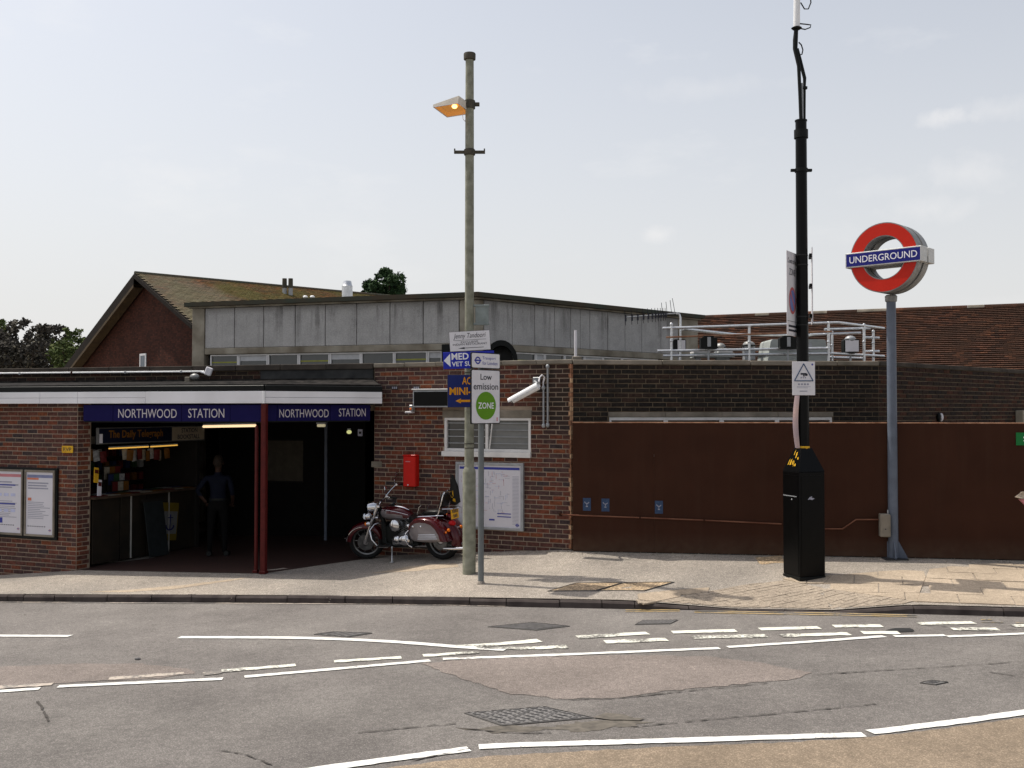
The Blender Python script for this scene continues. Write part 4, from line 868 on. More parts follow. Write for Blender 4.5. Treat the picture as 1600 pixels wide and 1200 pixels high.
for i, px_ in enumerate((152, 163, 171, 208, 214, 222, 228, 236, 241, 248, 255, 263, 270)):
    s_, z_ = FS.hit(px_, 703+(i % 3)*1.5-(px_-150)*.02); p = FS.pt(s_, .15+.05*(i % 2), z_)
    o = bpy.data.objects.new('snack_packet', pk[(i*3) % 4]); COL.objects.link(o); o.location = p; o.rotation_euler = (0, random.uniform(-.15, .15), FS.rz+random.uniform(-.4, .4))
    props(o, '%s snack packet hanging under the yellow stall tubes, number %s from the left' % (('orange', 'cream', 'red', 'white')[(i*3) % 4], ORD[i]), 'snack packet', 'snack packets hanging in the stall')
tin = []; TN = ['red', 'green', 'orange', 'white', 'blue']
for c in (covers[0], covers[3], covers[4], covers[5], covers[1]):
    m = MB(); m.bbox(-.05, -.04, 0, .05, .04, .15, .006); tin.append(m.mesh('goods_box', c))
for i in range(5):
    for j in range(14):
        ci = random.randrange(5); o = bpy.data.objects.new('goods_box', tin[ci]); COL.objects.link(o); p = FS.pt(.12+j*.175, 1.25, zfl+1.021+i*.24); o.location = p; o.rotation_euler = (0, 0, FS.rz)
        props(o, 'small %s carton on the %s shelf behind the bookstall counter, number %s from the left' % (TN[ci], ('lowest', 'second', 'third', 'fourth', 'top')[i], ORD[j]), 'carton', 'cartons on the bookstall shelves')
# display pile on the counter, leaning boards, anchor poster, rolled paper
p = FS.hit(208, 762); dp = thing('magazine_rack', 'stepped rack of coloured magazines standing on the bookstall counter', 'magazine rack', FS.pt(p[0], .3, ct+.015), FS.rz)
for i in range(3):
    m = MB(); m.box(-.2, .1*i, .0, .2, .1*i+.012, .2+.13*i); part('tier', m, M['interior'], dp)
    for j in range(3):
        m = MB(); m.box(-.19+.13*j, .1*i-.012, .02+.1*i, -.07+.13*j, .1*i-.003, .18+.13*i); part('magazine_cover', m, covers[(i+j*2) % 6], dp)
q = FS.hit(234, 850); ab = thing('sandwich_board', 'dark blank board leaning against the bookstall counter', 'board', FS.pt(q[0]-.05, -.28, zfl), 0, rot=Euler((R(-9), 0, FS.rz)))
m = MB(); m.bbox(-.24, 0, .0, .24, .02, 1.0, .006); part('board', m, plain('dark_slate_board', (.014,.017,.018), .7, var=.2), ab); m = MB(); m.box(-.26, -.003, .98, .26, .023, 1.03); part('top_rail', m, M['interior'], ab)
s0_, z1 = FS.hit(249, 785); s1_, z0 = FS.hit(275, 830); an = thing('anchor_poster', 'yellow and white poster with a blue anchor on the bookstall front', 'poster', FS.pt(s0_, -.018, z0), 0, rot=Euler((0, R(6), FS.rz)))
w_, h_ = s1_-s0_, z1-z0
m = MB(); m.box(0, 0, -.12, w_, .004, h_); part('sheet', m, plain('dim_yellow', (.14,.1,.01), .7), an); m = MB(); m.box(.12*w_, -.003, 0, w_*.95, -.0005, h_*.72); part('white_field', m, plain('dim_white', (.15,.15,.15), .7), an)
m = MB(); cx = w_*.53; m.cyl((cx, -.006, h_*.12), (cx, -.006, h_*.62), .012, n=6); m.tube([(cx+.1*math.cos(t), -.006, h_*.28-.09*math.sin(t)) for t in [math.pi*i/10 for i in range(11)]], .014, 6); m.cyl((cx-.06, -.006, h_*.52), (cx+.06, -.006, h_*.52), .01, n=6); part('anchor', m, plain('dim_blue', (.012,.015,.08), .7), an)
for (px_, py_, c, lab, w_, h_) in ((147, 742, 'yellow', 'upright yellow magazine propped at the near end of the stall', .1, .26), (152, 762, 'paper', 'pale folded newspaper standing at the near end of the stall', .09, .28)):
    s_, z_ = FS.hit(px_, py_); o = thing('propped_magazine', lab, 'magazine', FS.pt(s_, -.05, z_-h_/2), 0, rot=Euler((R(-8), R(10), FS.rz)))
    m = MB(); m.bbox(-w_/2, 0, 0, w_/2, .015, h_, .003); part('cover', m, M[c], o); m = MB(); m.box(-w_*.4, -.003, h_*.6, w_*.4, -.0005, h_*.85); part('masthead', m, covers[0], o)
# ---------------------------------------------------------------- the man with his back turned
pz = zpav(-5.2, 18.3)+.006; pc = at(340, 850, 18.3)
per = thing('person', 'person in blue shirt and black trousers seen from behind, hand on hip', 'person', (pc.x, 18.3, pz), R(8))
def skinned(name, joints, bones, mat, par, sub=2):
    me = bpy.data.meshes.new(name); ks = list(joints); me.from_pydata([joints[k][0] for k in ks], [(ks.index(a), ks.index(b)) for a, b in bones], [])
    o = bpy.data.objects.new(name, me); COL.objects.link(o); md = o.modifiers.new('skin', 'SKIN'); md.use_smooth_shade = True
    for i, k in enumerate(ks):
        sv = me.skin_vertices[0].data[i]; r = joints[k][1]; sv.radius = (r, r) if not isinstance(r, tuple) else r; sv.use_root = (i == 0)
    ss = o.modifiers.new('sub', 'SUBSURF'); ss.levels = sub; ss.render_levels = sub
    dg = bpy.context.evaluated_depsgraph_get(); dg.update(); m2 = bpy.data.meshes.new_from_object(o.evaluated_get(dg)); bpy.data.objects.remove(o)
    m2.materials.clear(); m2.materials.append(mat) if not isinstance(mat, list) else [m2.materials.append(x) for x in mat]
    for f in m2.polygons: f.use_smooth = True
    m2.name = name; return part(name, m2, None, par)
J = {'pel': ((0,0,.95), (.15,.1)), 'wst': ((0,0,1.08), (.135,.095)), 'chs': ((0,.0,1.28), (.16,.105)), 'nk0': ((0,.01,1.44), .075), 'nk': ((0,-.0,1.52), .052), 'hd0': ((0,.015,1.6), (.07,.08)), 'hd1': ((0,.02,1.69), (.075,.092)), 'hd2': ((0,.015,1.75), (.05,.06)),
     'ls': ((-.19,0,1.41), .062), 'le': ((-.36,-.03,1.17), .047), 'lw': ((-.235,.03,.99), .033), 'lh': ((-.19,.05,.95), .036),
     'rs': ((.19,0,1.41), .062), 're': ((.25,-.02,1.14), .046), 'rw': ((.24,.14,.96), .032), 'rh': ((.22,.2,.92), .034),
     'lt': ((-.1,0,.88), .1), 'lk': ((-.125,.02,.5), .065), 'la': ((-.14,-.01,.09), .045), 'lf': ((-.16,.16,.035), (.04,.03)),
     'rt': ((.1,0,.88), .1), 'rk': ((.115,.03,.5), .065), 'ra': ((.12,0,.09), .045), 'rf': ((.15,.16,.035), (.04,.03))}
B = [('pel','wst'),('wst','chs'),('chs','nk0'),('nk0','nk'),('nk','hd0'),('hd0','hd1'),('hd1','hd2'),('chs','ls'),('ls','le'),('le','lw'),('lw','lh'),('chs','rs'),('rs','re'),('re','rw'),('rw','rh'),('pel','lt'),('lt','lk'),('lk','la'),('la','lf'),('pel','rt'),('rt','rk'),('rk','ra'),('ra','rf')]
body = skinned('body', J, B, [M['skin'], M['cloth_blue'], M['cloth_black']], per)
for f in body.data.polygons:
    c = f.center; arm = abs(c.x) > .2 and c.z < 1.2
    f.material_index = 0 if (c.z > 1.49 or (arm and c.z < 1.08)) else (1 if c.z > 1.0 else 2)
    if c.z < 1.0 and not (arm and abs(c.x) > .19 and .9 < c.z): f.material_index = 2
for sx, base in ((-1, Vector((-.19, .05, .95))), (1, Vector((.22, .2, .92)))):
    jj = {'p': (base, .03)}; bb = []
    for i in range(4):
        d = Vector((.02*sx*0+(i-1.5)*.018, .03, -.045)); jj['a%d' % i] = (base+d, .0095); jj['b%d' % i] = (base+d+Vector((0, .022, -.035+.004*abs(i-1))), .008); bb += [('p', 'a%d' % i), ('a%d' % i, 'b%d' % i)]
    jj['t'] = (base+Vector((-sx*.04, -.005, -.02)), .011); jj['t2'] = (base+Vector((-sx*.05, .02, -.05)), .009); bb += [('p', 't'), ('t', 't2')]
    skinned('hand', jj, bb, M['skin'], per, 1)
m = MB(); m.ball((0, .005, 1.705), .085, .102, .1, 14, 9); m.ball((0, -.03, 1.66), .08, .07, .085, 12, 8); part('hair', m, M['hair'], per, True)
for sx in (-1, 1):
    m = MB(); m.ball((sx*.083, .015, 1.655), .014, .022, .034, 8, 6); part('ear', m, M['skin'], per, True)
m = MB(); m.ball((0, .115, 1.645), .014, .02, .025, 8, 6); part('nose', m, M['skin'], per, True)
for sx in (-1, 1):
    m = MB(); m.ball((sx*.032, .1, 1.675), .012, .008, .008, 8, 6); part('eye', m, M['white'], per, True)
    m = MB(); m.tube([(sx*.15, -.04, .055), (sx*.15, .05, .05), (sx*.16, .2, .035)], [.045, .05, .042], 10); part('shoe', m, M['black'], per, True)
m = MB(); m.lathe([(.152, 1.0), (.158, 1.0), (.158, 1.035), (.152, 1.035)], Matrix.Diagonal((1, .72, 1, 1)), 20, closed=True); part('belt', m, M['black'], per)

# ================================================================== THINGS ON THE WALLS
def wall_thing(F, name, label, cat, px0, px1, pyt, pyb, yoff=-.03, grp=None):
    s0, _ = F.hit(px0, (pyt+pyb)/2); s1, _ = F.hit(px1, (pyt+pyb)/2); mx = (px0+px1)/2; z1 = F.hit(mx, pyt)[1]; z0 = F.hit(mx, pyb)[1]
    return thing(name, label, cat, F.pt(s0, yoff, z0), F.rz, grp), s1-s0, z1-z0
def printlines(t, rows, y, mat, name='print'):
    m = MB()
    for x0, x1, z0, z1 in rows: m.box(x0, y-.001, z0, x1, y, z1)
    return part(name, m, mat, t)
def roundel(t, x, z, r, y, ring, bar):
    m = MB(); N = 28
    for i in range(N):
        a, b = 2*math.pi*i/N, 2*math.pi*(i+1)/N
        m.add([(x+r*math.cos(a), y, z+r*math.sin(a)), (x+r*math.cos(b), y, z+r*math.sin(b)), (x+.62*r*math.cos(b), y, z+.62*r*math.sin(b)), (x+.62*r*math.cos(a), y, z+.62*r*math.sin(a))], [(0,1,2,3)])
    part('emblem_ring', m, ring, t); m = MB(); m.box(x-1.28*r, y-.002, z-.2*r, x+1.28*r, y-.0008, z+.2*r); part('emblem_bar', m, bar, t)
def framed(t, w, h, fr, fmat, glass=False):
    m = MB(); m.bbox(0, -.03, 0, w, .03, fr, .004); m.bbox(0, -.03, h-fr, w, .03, h, .004); m.bbox(0, -.03, fr, fr, .03, h-fr, .004); m.bbox(w-fr, -.03, fr, w, .03, h-fr, .004); part('frame', m, fmat, t)
    m = MB(); m.box(fr, -.008, fr, w-fr, .02, h-fr); part('poster', m, M['paper'], t)
# map case right of the motorcycle
t, w, h = wall_thing(FR, 'map_case', 'large silver framed street map case on the wall behind the motorcycle', 'poster case', 714, 819.5, 722.5, 827)
framed(t, w, h, .045, M['grey_metal']); printlines(t, [(.07, w-.07, h-.115, h-.075)], -.009, M['ink_blue'], 'header_band')
random.seed(3); rw = []
for i in range(150):
    x = random.uniform(.09, w*.78); z = random.uniform(.22, h-.15); l_ = random.uniform(.02, .1); rw.append((x, min(x+l_, w*.8), z, z+.004) if i % 2 else (x, x+.004, z, min(z+l_, h-.14)))
printlines(t, rw[:60], -.009, M['ink_grey'], 'street_map'); printlines(t, rw[60:105], -.0095, M['ink_pink'], 'street_map'); printlines(t, rw[105:], -.01, plain('pale_blue_ink', (.35,.42,.6), .6), 'street_map')
printlines(t, [(w*.84, w*.93, .1+.022*i, .106+.022*i) for i in range(36) if .1+.022*i < h-.15], -.009, M['ink_grey'], 'index_column')
printlines(t, [(w*.62, w*.82, .26, .275), (w*.62, w*.82, .21, .225), (w*.5, w*.58, .15, .175)], -.011, M['ink_blue'], 'legend_bar'); roundel(t, w*.91, .09, .026, -.011, M['ink_blue'], M['ink_blue'])
# two poster cases on the left wall
t, w, h = wall_thing(FL, 'poster_case', 'black framed double notice case with two white posters on the left wall', 'poster case', -70, 92, 729.5, 839)
m = MB(); m.bbox(0, -.012, 0, w, .03, h, .006); part('back_box', m, M['black'], t)
e = FL.hit(-70, 780)[0]; xs_ = [(FL.hit(a, 780)[0]-e, FL.hit(b, 780)[0]-e) for a, b in ((-66, -8), (-5, 39.5), (42.5, 89))]
for i, (a, b) in enumerate(xs_):
    m = MB(); fr = .05; z0_, z1_ = .05, h-.035
    m.bbox(a, -.04, z0_, b, -.0125, z0_+fr*.7, .003); m.bbox(a, -.04, z1_-fr*.7, b, -.0125, z1_, .003); m.bbox(a, -.04, z0_+fr*.7, a+fr*.6, -.0125, z1_-fr*.7, .003); m.bbox(b-fr*.6, -.04, z0_+fr*.7, b, -.0125, z1_-fr*.7, .003)
    f_ = part('door_frame', m, M['coping'], t); m = MB(); m.box(a+fr*.6, -.02, z0_+fr*.7, b-fr*.6, -.0125, z1_-fr*.7); part('poster', m, M['paper'], f_)
    x0, x1 = a+.07, b-.07; W_ = x1-x0; zt_ = z1_-.08
    printlines(f_, [(x0-.02, x1+.02, zt_-.05, zt_)], -.021, M['ink_pink'] if i < 2 else plain('slate_blue', (.2,.22,.35), .6), 'header_band')
    if i == 2: printlines(f_, [(x0-.02, x0+W_*.45, zt_-.085, zt_-.053), (x0, x0+W_*.15, zt_-.44, zt_-.39)], -.022, plain('orange_print', (.6,.2,.12), .6), 'header_tab')
    rows = [(x0, x0+W_*random.uniform(.6, .95), zt_-.15-.045*j, zt_-.128-.045*j) for j in range(3)] + [(x0, x0+W_*random.uniform(.5, 1), zt_-.47-.03*j, zt_-.46-.03*j) for j in range(10)]
    printlines(f_, rows, -.021, M['ink_grey'], 'print')
    if i < 2: [printlines(f_, [b_], -.022, M['ink_blue'], 'timetable_bar') for b_ in ((x0, x0+W_*.8, zt_-.2, zt_-.18), (x0, x0+W_*.8, zt_-.52, zt_-.50), (x0, x0+W_*.24, zt_-.84, zt_-.75))]; printlines(f_, [(x0+W_*.3*j, x0+W_*(.3*j+.2), zt_-.38+dz, zt_-.33+dz) for j in range(3) for dz in (0, -.27)], -.022, plain('pale_print', (.5,.52,.7), .6), 'timetable_block')
    printlines(f_, [(x0+W_*.1*j, x0+W_*(.1*j+.05), z0_+.16, z0_+.175) for j in range(8)], -.021, M['ink'], 'foot_print'); roundel(f_, x1-.03, z0_+.11, .022, -.022, M['ink_pink'], M['ink_blue'])
t, w, h = wall_thing(FL, 'wall_sign', 'small yellow RVP sign on the left brick wall near the corner', 'sign', 98.5, 116, 696.5, 707.5)
m = MB(); m.bbox(0, 0, 0, w, .01, h, .003); part('plate', m, M['yellow'], t); lettering('RVP', w*.14, h*.24, w*.86, h*.76, -.002, M['ink'], t)
# red wall box
t, w, h = wall_thing(FR, 'wall_box', 'tall red metal box fixed to the brick wall above the motorcycle', 'wall box', 637, 656, 712, 759.5, 0)
m = MB(); m.bbox(0, -.16, 0, w, -.014, h, .012); part('case', m, M['red'], t); m = MB(); m.bbox(-.006, -.17, h+.001, w+.006, -.014, h+.02, .006); part('lid', m, M['red'], t)
m = MB(); m.box(.05, -.163, h-.1, .14, -.1605, h-.085); part('label_plate', m, M['ink_pink'], t); m = MB(); m.cyl((w/2-.02, -.165, .03), (w/2-.02, -.16, .03), .012, n=10); part('lock', m, M['offwhite'], t)
# black display box + small alarm light left of it
t, w, h = wall_thing(FR, 'display_box', 'long black sign box with silver frame mounted high on the brick wall', 'sign box', 653, 740, 609.5, 636.5, -.02)
m = MB(); m.bbox(0, -.16, 0, w, 0, h, .008); part('case', m, M['grey_metal'], t); m = MB(); m.box(.025, -.164, .025, w-.02, -.161, h-.03); part('face', m, M['gloss_black'], t)
m = MB(); m.bbox(-.015, -.18, h+.002, w+.01, .0, h+.02, .004); part('hood', m, M['white_frame'], t)
q = FR.hit(646, 640); t = thing('alarm_light', 'small alarm lamp with orange light left of the black sign box', 'alarm lamp', FR.pt(q[0], -.02, q[1]-.06), FR.rz)
m = MB(); m.bbox(-.09, -.12, 0, .04, 0, .03, .006); part('bracket', m, M['offwhite'], t); m = MB(); m.bbox(-.02, -.1, .032, .045, 0, .14, .012); part('case', m, M['grey_metal'], t); m = MB(); m.ball((.015, -.1, .07), .022, .02, .022, 10, 8); part('lens', m, M['amber'], t, True)
for px_, lab in ((617, 'small faded stencil plate on the brick wall just right of the canopy'), (651, 'small faded stencil plate on the brick wall above the black sign box')):
    s_, z_ = FR.hit(px_, 606); t = thing('wall_plate', lab, 'plate', FR.pt(s_-.06, -.013, z_-.03), FR.rz); m = MB(); m.bbox(0, -.006, 0, .13, 0, .06, .002); part('plate', m, M['coping_dark'], t); printlines(t, [(.015+.037*i, .038+.037*i, .012, .048) for i in range(3)], -.0065, M['ink_grey'], 'characters')
t, w, h = wall_thing(FR, 'wall_plate', 'pale grey blank plate low on the brick wall beside the dark doorway', 'plate', 581, 597.5, 721, 730, -.014); m = MB(); m.bbox(0, -.005, 0, w, 0, h, .003); part('plate', m, M['coping'], t); m = MB(); m.cyl((.02, -.008, h/2), (.02, -.0052, h/2), .006, n=8); part('screw', m, M['grey_metal'], t)
# cctv camera with cable loop, two conduits
q = FR.hit(838, 603); base = FR.pt(q[0], 0, q[1]); t = thing('security_camera', 'white tubular security camera on the brick wall pointing down left', 'camera', base, FR.rz)
tip = FR.hit(799, 626); dx = tip[0]-q[0]; a = Vector((.15, -.28, -.01)); b = Vector((dx+.17, -.34, tip[1]-q[1]))
m = MB(); m.cyl(a, b, .058, .05, 18); part('housing', m, M['white'], t, True); d = (b-a).normalized()
up_ = d.cross(Vector((0, 1, 0))).normalized(); up_ = up_ if up_.z > 0 else -up_; rgs = []
for p in (a-d*.01, b+d*.05):
    rgs.append([p+up_*(.066*math.cos(th))+Vector((0, 1, 0))*(.066*math.sin(th)) for th in [R(-100+20*i) for i in range(11)]]+[p+up_*(.06*math.cos(th))+Vector((0, 1, 0))*(.06*math.sin(th)) for th in [R(100-20*i) for i in range(11)]])
m = MB(); m.loft(rgs); part('sunshield', m, M['white'], t, True)
m = MB(); m.cyl(b, b+d*.012, .046, n=16); part('lens_window', m, M['glass'], t, True)
m = MB(); m.bbox(-.04, -.06, .0, .08, -.013, .14, .008); part('wall_bracket', m, M['grey_metal'], t); m = MB(); m.tube([(.0, -.06, .07), (.06, -.2, .06), (.13, -.27, .03)], .022, 8); part('arm', m, M['grey_metal'], t, True)
cx_ = FR.hit(850, 606); e0 = Vector((cx_[0]-q[0], -.03, cx_[1]-q[1]))
m = MB(); m.tube([(.15, -.25, .06), (.14, -.2, .13), (.15, -.12, .17), (.17, -.06, .14), (e0.x, e0.y, e0.z+.08), tuple(e0)], .012, 8); part('cable', m, M['offwhite'], t, True)
def conduit(F, px_, y0, y1, label, r=.016):
    s_, z1_ = F.hit(px_, y0); _, z0_ = F.hit(px_, y1); t = thing('conduit_pipe', label, 'pipe', F.pt(s_, -.035, z0_), F.rz, 'grey conduits beside the camera')
    m = MB(); m.cyl((0, 0, 0), (0, 0, z1_-z0_), r, n=10); part('pipe', m, M['grey_metal'], t, True)
    for z_ in (0, z1_-z0_): m = MB(); m.ball((0, 0, z_), .032, .03, .04, 10, 8); part('box_cap', m, M['grey_metal'], t, True)
conduit(FR, 850.5, 606, 665, 'shorter grey conduit below the security camera cable'); conduit(FR, 857, 573, 664, 'taller grey conduit to the right of the security camera')

# ================================================================== HOARDING
FH = Frame((.955, 16.12), (9.2, 14.95)); HZ = FH.hit(895, 661)[1]
ho = thing('hoarding', 'long plain dark brown painted hoarding along the back of the pavement', 'hoarding', (*FH.a, 0), FH.rz)
edges = [0]+[FH.hit(x, 760)[0] for x in (1022, 1178, 1345, 1500)]+[FH.L]
for a, b in zip(edges, edges[1:]):
    sg_ = MB(); N = 4; j = random.uniform(0, .003); top = [(a+.001+(b-a-.002)*i/N) for i in range(N+1)]
    vs = [(s_, -j, zpav(*FH.pt(s_).xy)+.015) for s_ in top]+[(s_, -j, HZ) for s_ in top]; vs += [(x, .03, z) for x, _, z in vs]; n1 = N+1
    fs = [(i, i+1, n1+i+1, n1+i) for i in range(N)]+[(2*n1+i, 3*n1+i, 3*n1+i+1, 2*n1+i+1) for i in range(N)]+[(n1+i, n1+i+1, 3*n1+i+1, 3*n1+i) for i in range(N)]
    sg_.add(vs, fs); part('board', sg_, M['brown'], ho)
m = MB(); m.bbox(-.01, -.006, HZ+.001, FH.L, .045, HZ+.018, .004); part('top_batten', m, M['brown_edge'], ho)
m = MB(); m.box(.01, .035, -.05, FH.L, .05, .2); part('base_rail', m, M['black'], ho)
for i, (x, y) in enumerate(((917, 788), (946, 789), (1029.5, 792.5))):
    s_, z_ = FH.hit(x, y); t = thing('blue_sticker', ('blue printed sticker on the hoarding, the first from the brick corner', 'blue printed sticker on the hoarding, the middle of the three', 'blue printed sticker on the hoarding standing apart to the right of two others')[i], 'sticker', FH.pt(s_, -.006, z_), FH.rz, 'blue stickers on the brown hoarding')
    m = MB(); m.box(-.062, -.002, -.1, .062, .0005, .1); part('sheet', m, plain('faded_blue_print', (.045,.075,.14), .6, c2=(.03,.05,.1), scale=30), t)
    m = MB()
    for th in range(9): a0 = R(200+th*16); m.box(.036*math.cos(a0)-.006, -.0035, .05+.036*math.sin(a0)-.006, .036*math.cos(a0)+.006, -.0021, .05+.036*math.sin(a0)+.006)
    m.box(-.005, -.0035, -.02, .005, -.0021, .012); m.box(-.016, -.0035, -.04, .016, -.0021, -.025); part('emblem', m, M['ink_grey'], t)
pts = []
for x, y in ((877, 803), (893, 804.5), (1000, 808.5), (1100, 812.5), (1222, 818.5), (1290, 826), (1316, 826), (1337, 811.5), (1374, 811.5)):
    F = FH if x > 890 else FR; s_, z_ = F.hit(x, y); pts.append(F.pt(s_, -.03, z_))
t = thing('cable_pipe', 'thin brown pipe running low along the hoarding to the grey box', 'pipe', pts[0])
m = MB(); m.tube(pts, .011, 8); part('pipe', m, plain('brown_pipe', (.22,.1,.06), .5, c2=(.1,.035,.02), scale=3), t, True, True)
m = MB(); m.ball(pts[0], .03, .03, .035, 8, 6); part('elbow', m, M['brown'], t, True, True)
for i in (2, 3, 4): m = MB(); m.ball(pts[i], .018, .02, .018, 8, 6); part('clip', m, M['brown'], t, True, True)
t, w, h = wall_thing(FH, 'green_sign', 'green sign with a white letter S cut off by the right picture edge', 'sign', 1587, 1665, 676, 696, -.012)
m = MB(); m.bbox(0, -.008, 0, w, .006, h, .003); part('plate', m, M['green_sign'], t); lettering('S', .1, h*.3, .155, h*.72, -.010, M['lettering_white'], t)
p = at(1588, 777, 14.4); t = thing('pointed_sign', 'red and cream pointed object poking in at the right picture edge', 'sign', p)
m = MB(); m.add([(0,0,0),(.09,.05,.075),(.5,.1,.09),(.5,0,-.0),(.08,-.02,-.02)], [(0,1,2,3,4)]); m.prism([(0, .0), (.1, .075), (.5, .08), (.5, .0), (.07, -.025)], .02, .05); part('top_face', m, M['slab'], t)
m = MB(); m.prism([(.05, -.03), (.5, -.008), (.5, -.13), (.14, -.12)], 0, .05); part('side_face', m, M['ink_pink'], t)
# ================================================================== STREET FURNITURE
# ---- lamp column
LB = gp(733, 896, zpav); YL = LB.y; s = YL/1600
lamp = thing('lamp_post', 'tall grey green lamp column with a lit orange floodlight near its top', 'lamp post', LB)
zz = lambda py, px_=734: at(px_, py, YL).z - LB.z
zt_, zs = zz(88), zz(732)
m = MB(); m.lathe([(0, -.05), (.098, -.05), (.098, zs-.06), (.092, zs-.03), (.072, zs+.02)], n=24); part('base_section', m, M['lamp_green'], lamp, True)
m = MB(); m.lathe([(.071, zs+.02), (.069, zs+1.5), (.066, zt_-1.2), (.062, zt_-.06)], n=24); part('shaft', m, M['lamp_green'], lamp, True)
m = MB(); m.lathe([(.066, zt_-.06), (.09, zt_-.05), (.092, zt_+.03), (.086, zt_+.045), (0, zt_+.05)], n=20); part('cap', m, M['lamp_rust'], lamp, True)
zb_ = zz(237); m = MB(); m.bbox(-.235, -.02, zb_-.03, .235, .02, zb_+.015, .004); m.bbox(-.235, -.02, zb_+.015, -.215, .02, zb_+.045, .003); m.bbox(.215, -.02, zb_+.015, .235, .02, zb_+.045, .003); m.lathe([(.07, zb_-.06), (.085, zb_-.05), (.085, zb_+.03), (.07, zb_+.04)], n=18); part('cross_bracket', m, M['lamp_rust'], lamp)
zd = zz(800); m = MB(); m.add([(math.sin(R(a))*.0992, -math.cos(R(a))*.0992, zd+dz) for dz in (-.35, .3) for a in range(-40, 41, 10)], [(i, i+1, 10+i, 9+i) for i in range(8)]); part('access_door', m, M['lamp_green'], lamp)
for py in (582, 618, 693, 700): m = MB(); m.lathe([(.0715, zz(py)-.008), (.076, zz(py)-.006), (.076, zz(py)+.006), (.0715, zz(py)+.008)], n=18); part('band', m, M['lamp_rust'], lamp)
# floodlight head: glass facing down, wedge body, arm to the column
A_ = at(676.5, 166.5, YL-.05); B_ = at(716, 161, YL-.28); C_ = at(738.5, 176.5, YL+.12); D_ = at(698.5, 183.5, YL+.36)
up = Vector((0, 0, 1)); cen = (A_+B_+C_+D_)/4
# keep the four glass corners in one plane
nrm = ((C_-A_).cross(D_-B_)).normalized(); nrm = nrm if nrm.z > 0 else -nrm
A_, B_, C_, D_ = [p - nrm*(p-cen).dot(nrm) for p in (A_, B_, C_, D_)]
top = [A_+nrm*.035, B_+nrm*.11, C_+nrm*.11, D_+nrm*.035]
m = MB(); m.add([A_, B_, C_, D_]+top, [(4,5,6,7),(0,1,5,4),(1,2,6,5),(2,3,7,6),(3,0,4,7)]); head = part('lamp_head', m, M['lamp_box'], lamp, world=True)
m = MB(); i_ = [p.lerp(cen, .07) for p in (A_, B_, C_, D_)]; o_ = [A_, B_, C_, D_]
for k in range(4): l_ = (k+1) % 4; m.add([o_[k]-nrm*.006, o_[l_]-nrm*.006, i_[l_]-nrm*.006, i_[k]-nrm*.006, o_[k], o_[l_], i_[l_], i_[k]], [(0,1,2,3),(0,4,5,1),(3,2,6,7)])
part('bezel', m, M['offwhite'], head)
m = MB(); r_ = [p.lerp(cen, .25)+nrm*.045 for p in (A_, B_, C_, D_)]
for k in range(4): l_ = (k+1) % 4; m.add([i_[k], i_[l_], r_[l_], r_[k]], [(0,1,2,3)])
m.add(r_, [(0,1,2,3)]); part('reflector', m, emit('sodium_reflector', (.62,.27,.06), .38), head)
m = MB(); bc = B_.lerp(D_, .33)+nrm*.018; m.ball(bc, .042, .042, .03, 14, 9); part('bulb', m, emit('sodium_bulb', (1,.66,.2), 3.2), head, True)
pc_ = B_.lerp(C_, .62)+nrm*.08; ax = Vector((LB.x, LB.y, pc_.z)); m = MB(); m.tube([pc_, ax+Vector((.03, -.02, 0))], .028, 8); m.cyl(ax-up*.06, ax+up*.06, .085, n=16); m.bbox(ax.x+.05, ax.y-.03, ax.z-.02, ax.x+.15, ax.y+.03, ax.z+.03, .004); part('lamp_arm', m, M['lamp_rust'], lamp, world=True)
m = MB(); e_ = cen.lerp(C_, .55); e1 = Vector((LB.x-.065, LB.y-.02, e_.z-.16)); m.tube([e_, e_+Vector((-.015, 0, -.06)), e_+Vector((-.01, -.005, -.11)), e_+Vector((.02, -.01, -.15)), e1], .004, 6); part('flex', m, M['offwhite'], lamp, True, True)
zb1, zb0 = zz(479), zz(505)
m = MB(); m.bbox(.09, -.02, zb0, .29, .02, zb1, .006); m.bbox(.06, -.03, zb1-.004, .3, .03, zb1+.03, .004); m.bbox(.06, -.03, zb0-.03, .3, .03, zb0+.004, .004); part('side_box', m, plain('grey_green_plate', (.22,.25,.24), .6, var=.15), lamp)
# ---- signs strapped to the lamp column
def board(name, label, cat, tl, w_px, h_px, Y, yaw, roll, face, th=.03, grp=None, edge=None):
    """sign whose top left corner sits at a measured place; yaw turns its right edge away from the street"""
    p = at(tl[0], tl[1], Y); k = Y/1600; t = thing(name, label, cat, p, 0, grp, rot=Euler((0, R(-roll), R(yaw)), 'XYZ')); u = (tl[0]+w_px/2-800)/1600
    w = w_px*k/(math.cos(R(yaw))-u*math.sin(R(yaw))); h = h_px*k; m = MB(); m.bbox(0, .001, -h, w, th, 0, .003); part('plate', m, edge or face, t); m = MB(); m.box(.004, -.001, -h+.004, w-.004, .0005, -.004); part('face', m, face, t); return t, w, h
t, w, h = board('restaurant_sign', 'tilted white restaurant sign topmost of the three on the lamp column', 'sign', (701.3, 519), 64, 31, YL-.13, 4, 3.6, M['offwhite'], .05, edge=M['ink'])
lettering('Jenny Tandoori', w*.1, -h*.42, w*.9, -h*.1, -.003, M['ink'], t, shear=.3); printlines(t, [(w*.1, w*.9, -h*.455, -h*.44)], -.002, M['ink'], 'underline')
lettering('EXCLUSIVE', w*.28, -h*.6, w*.7, -h*.5, -.003, M['ink'], t); lettering('INDIAN RESTAURANT', w*.08, -h*.71, w*.92, -h*.61, -.003, M['ink'], t)
m = MB(); m.box(w*.3, -.003, -h*.86, w*.83, -.002, -h*.835); m.prism([(w*.2, -h*.85), (w*.36, -h*.8), (w*.36, -h*.9)], -.003, -.002); part('arrow', m, M['ink'], t)
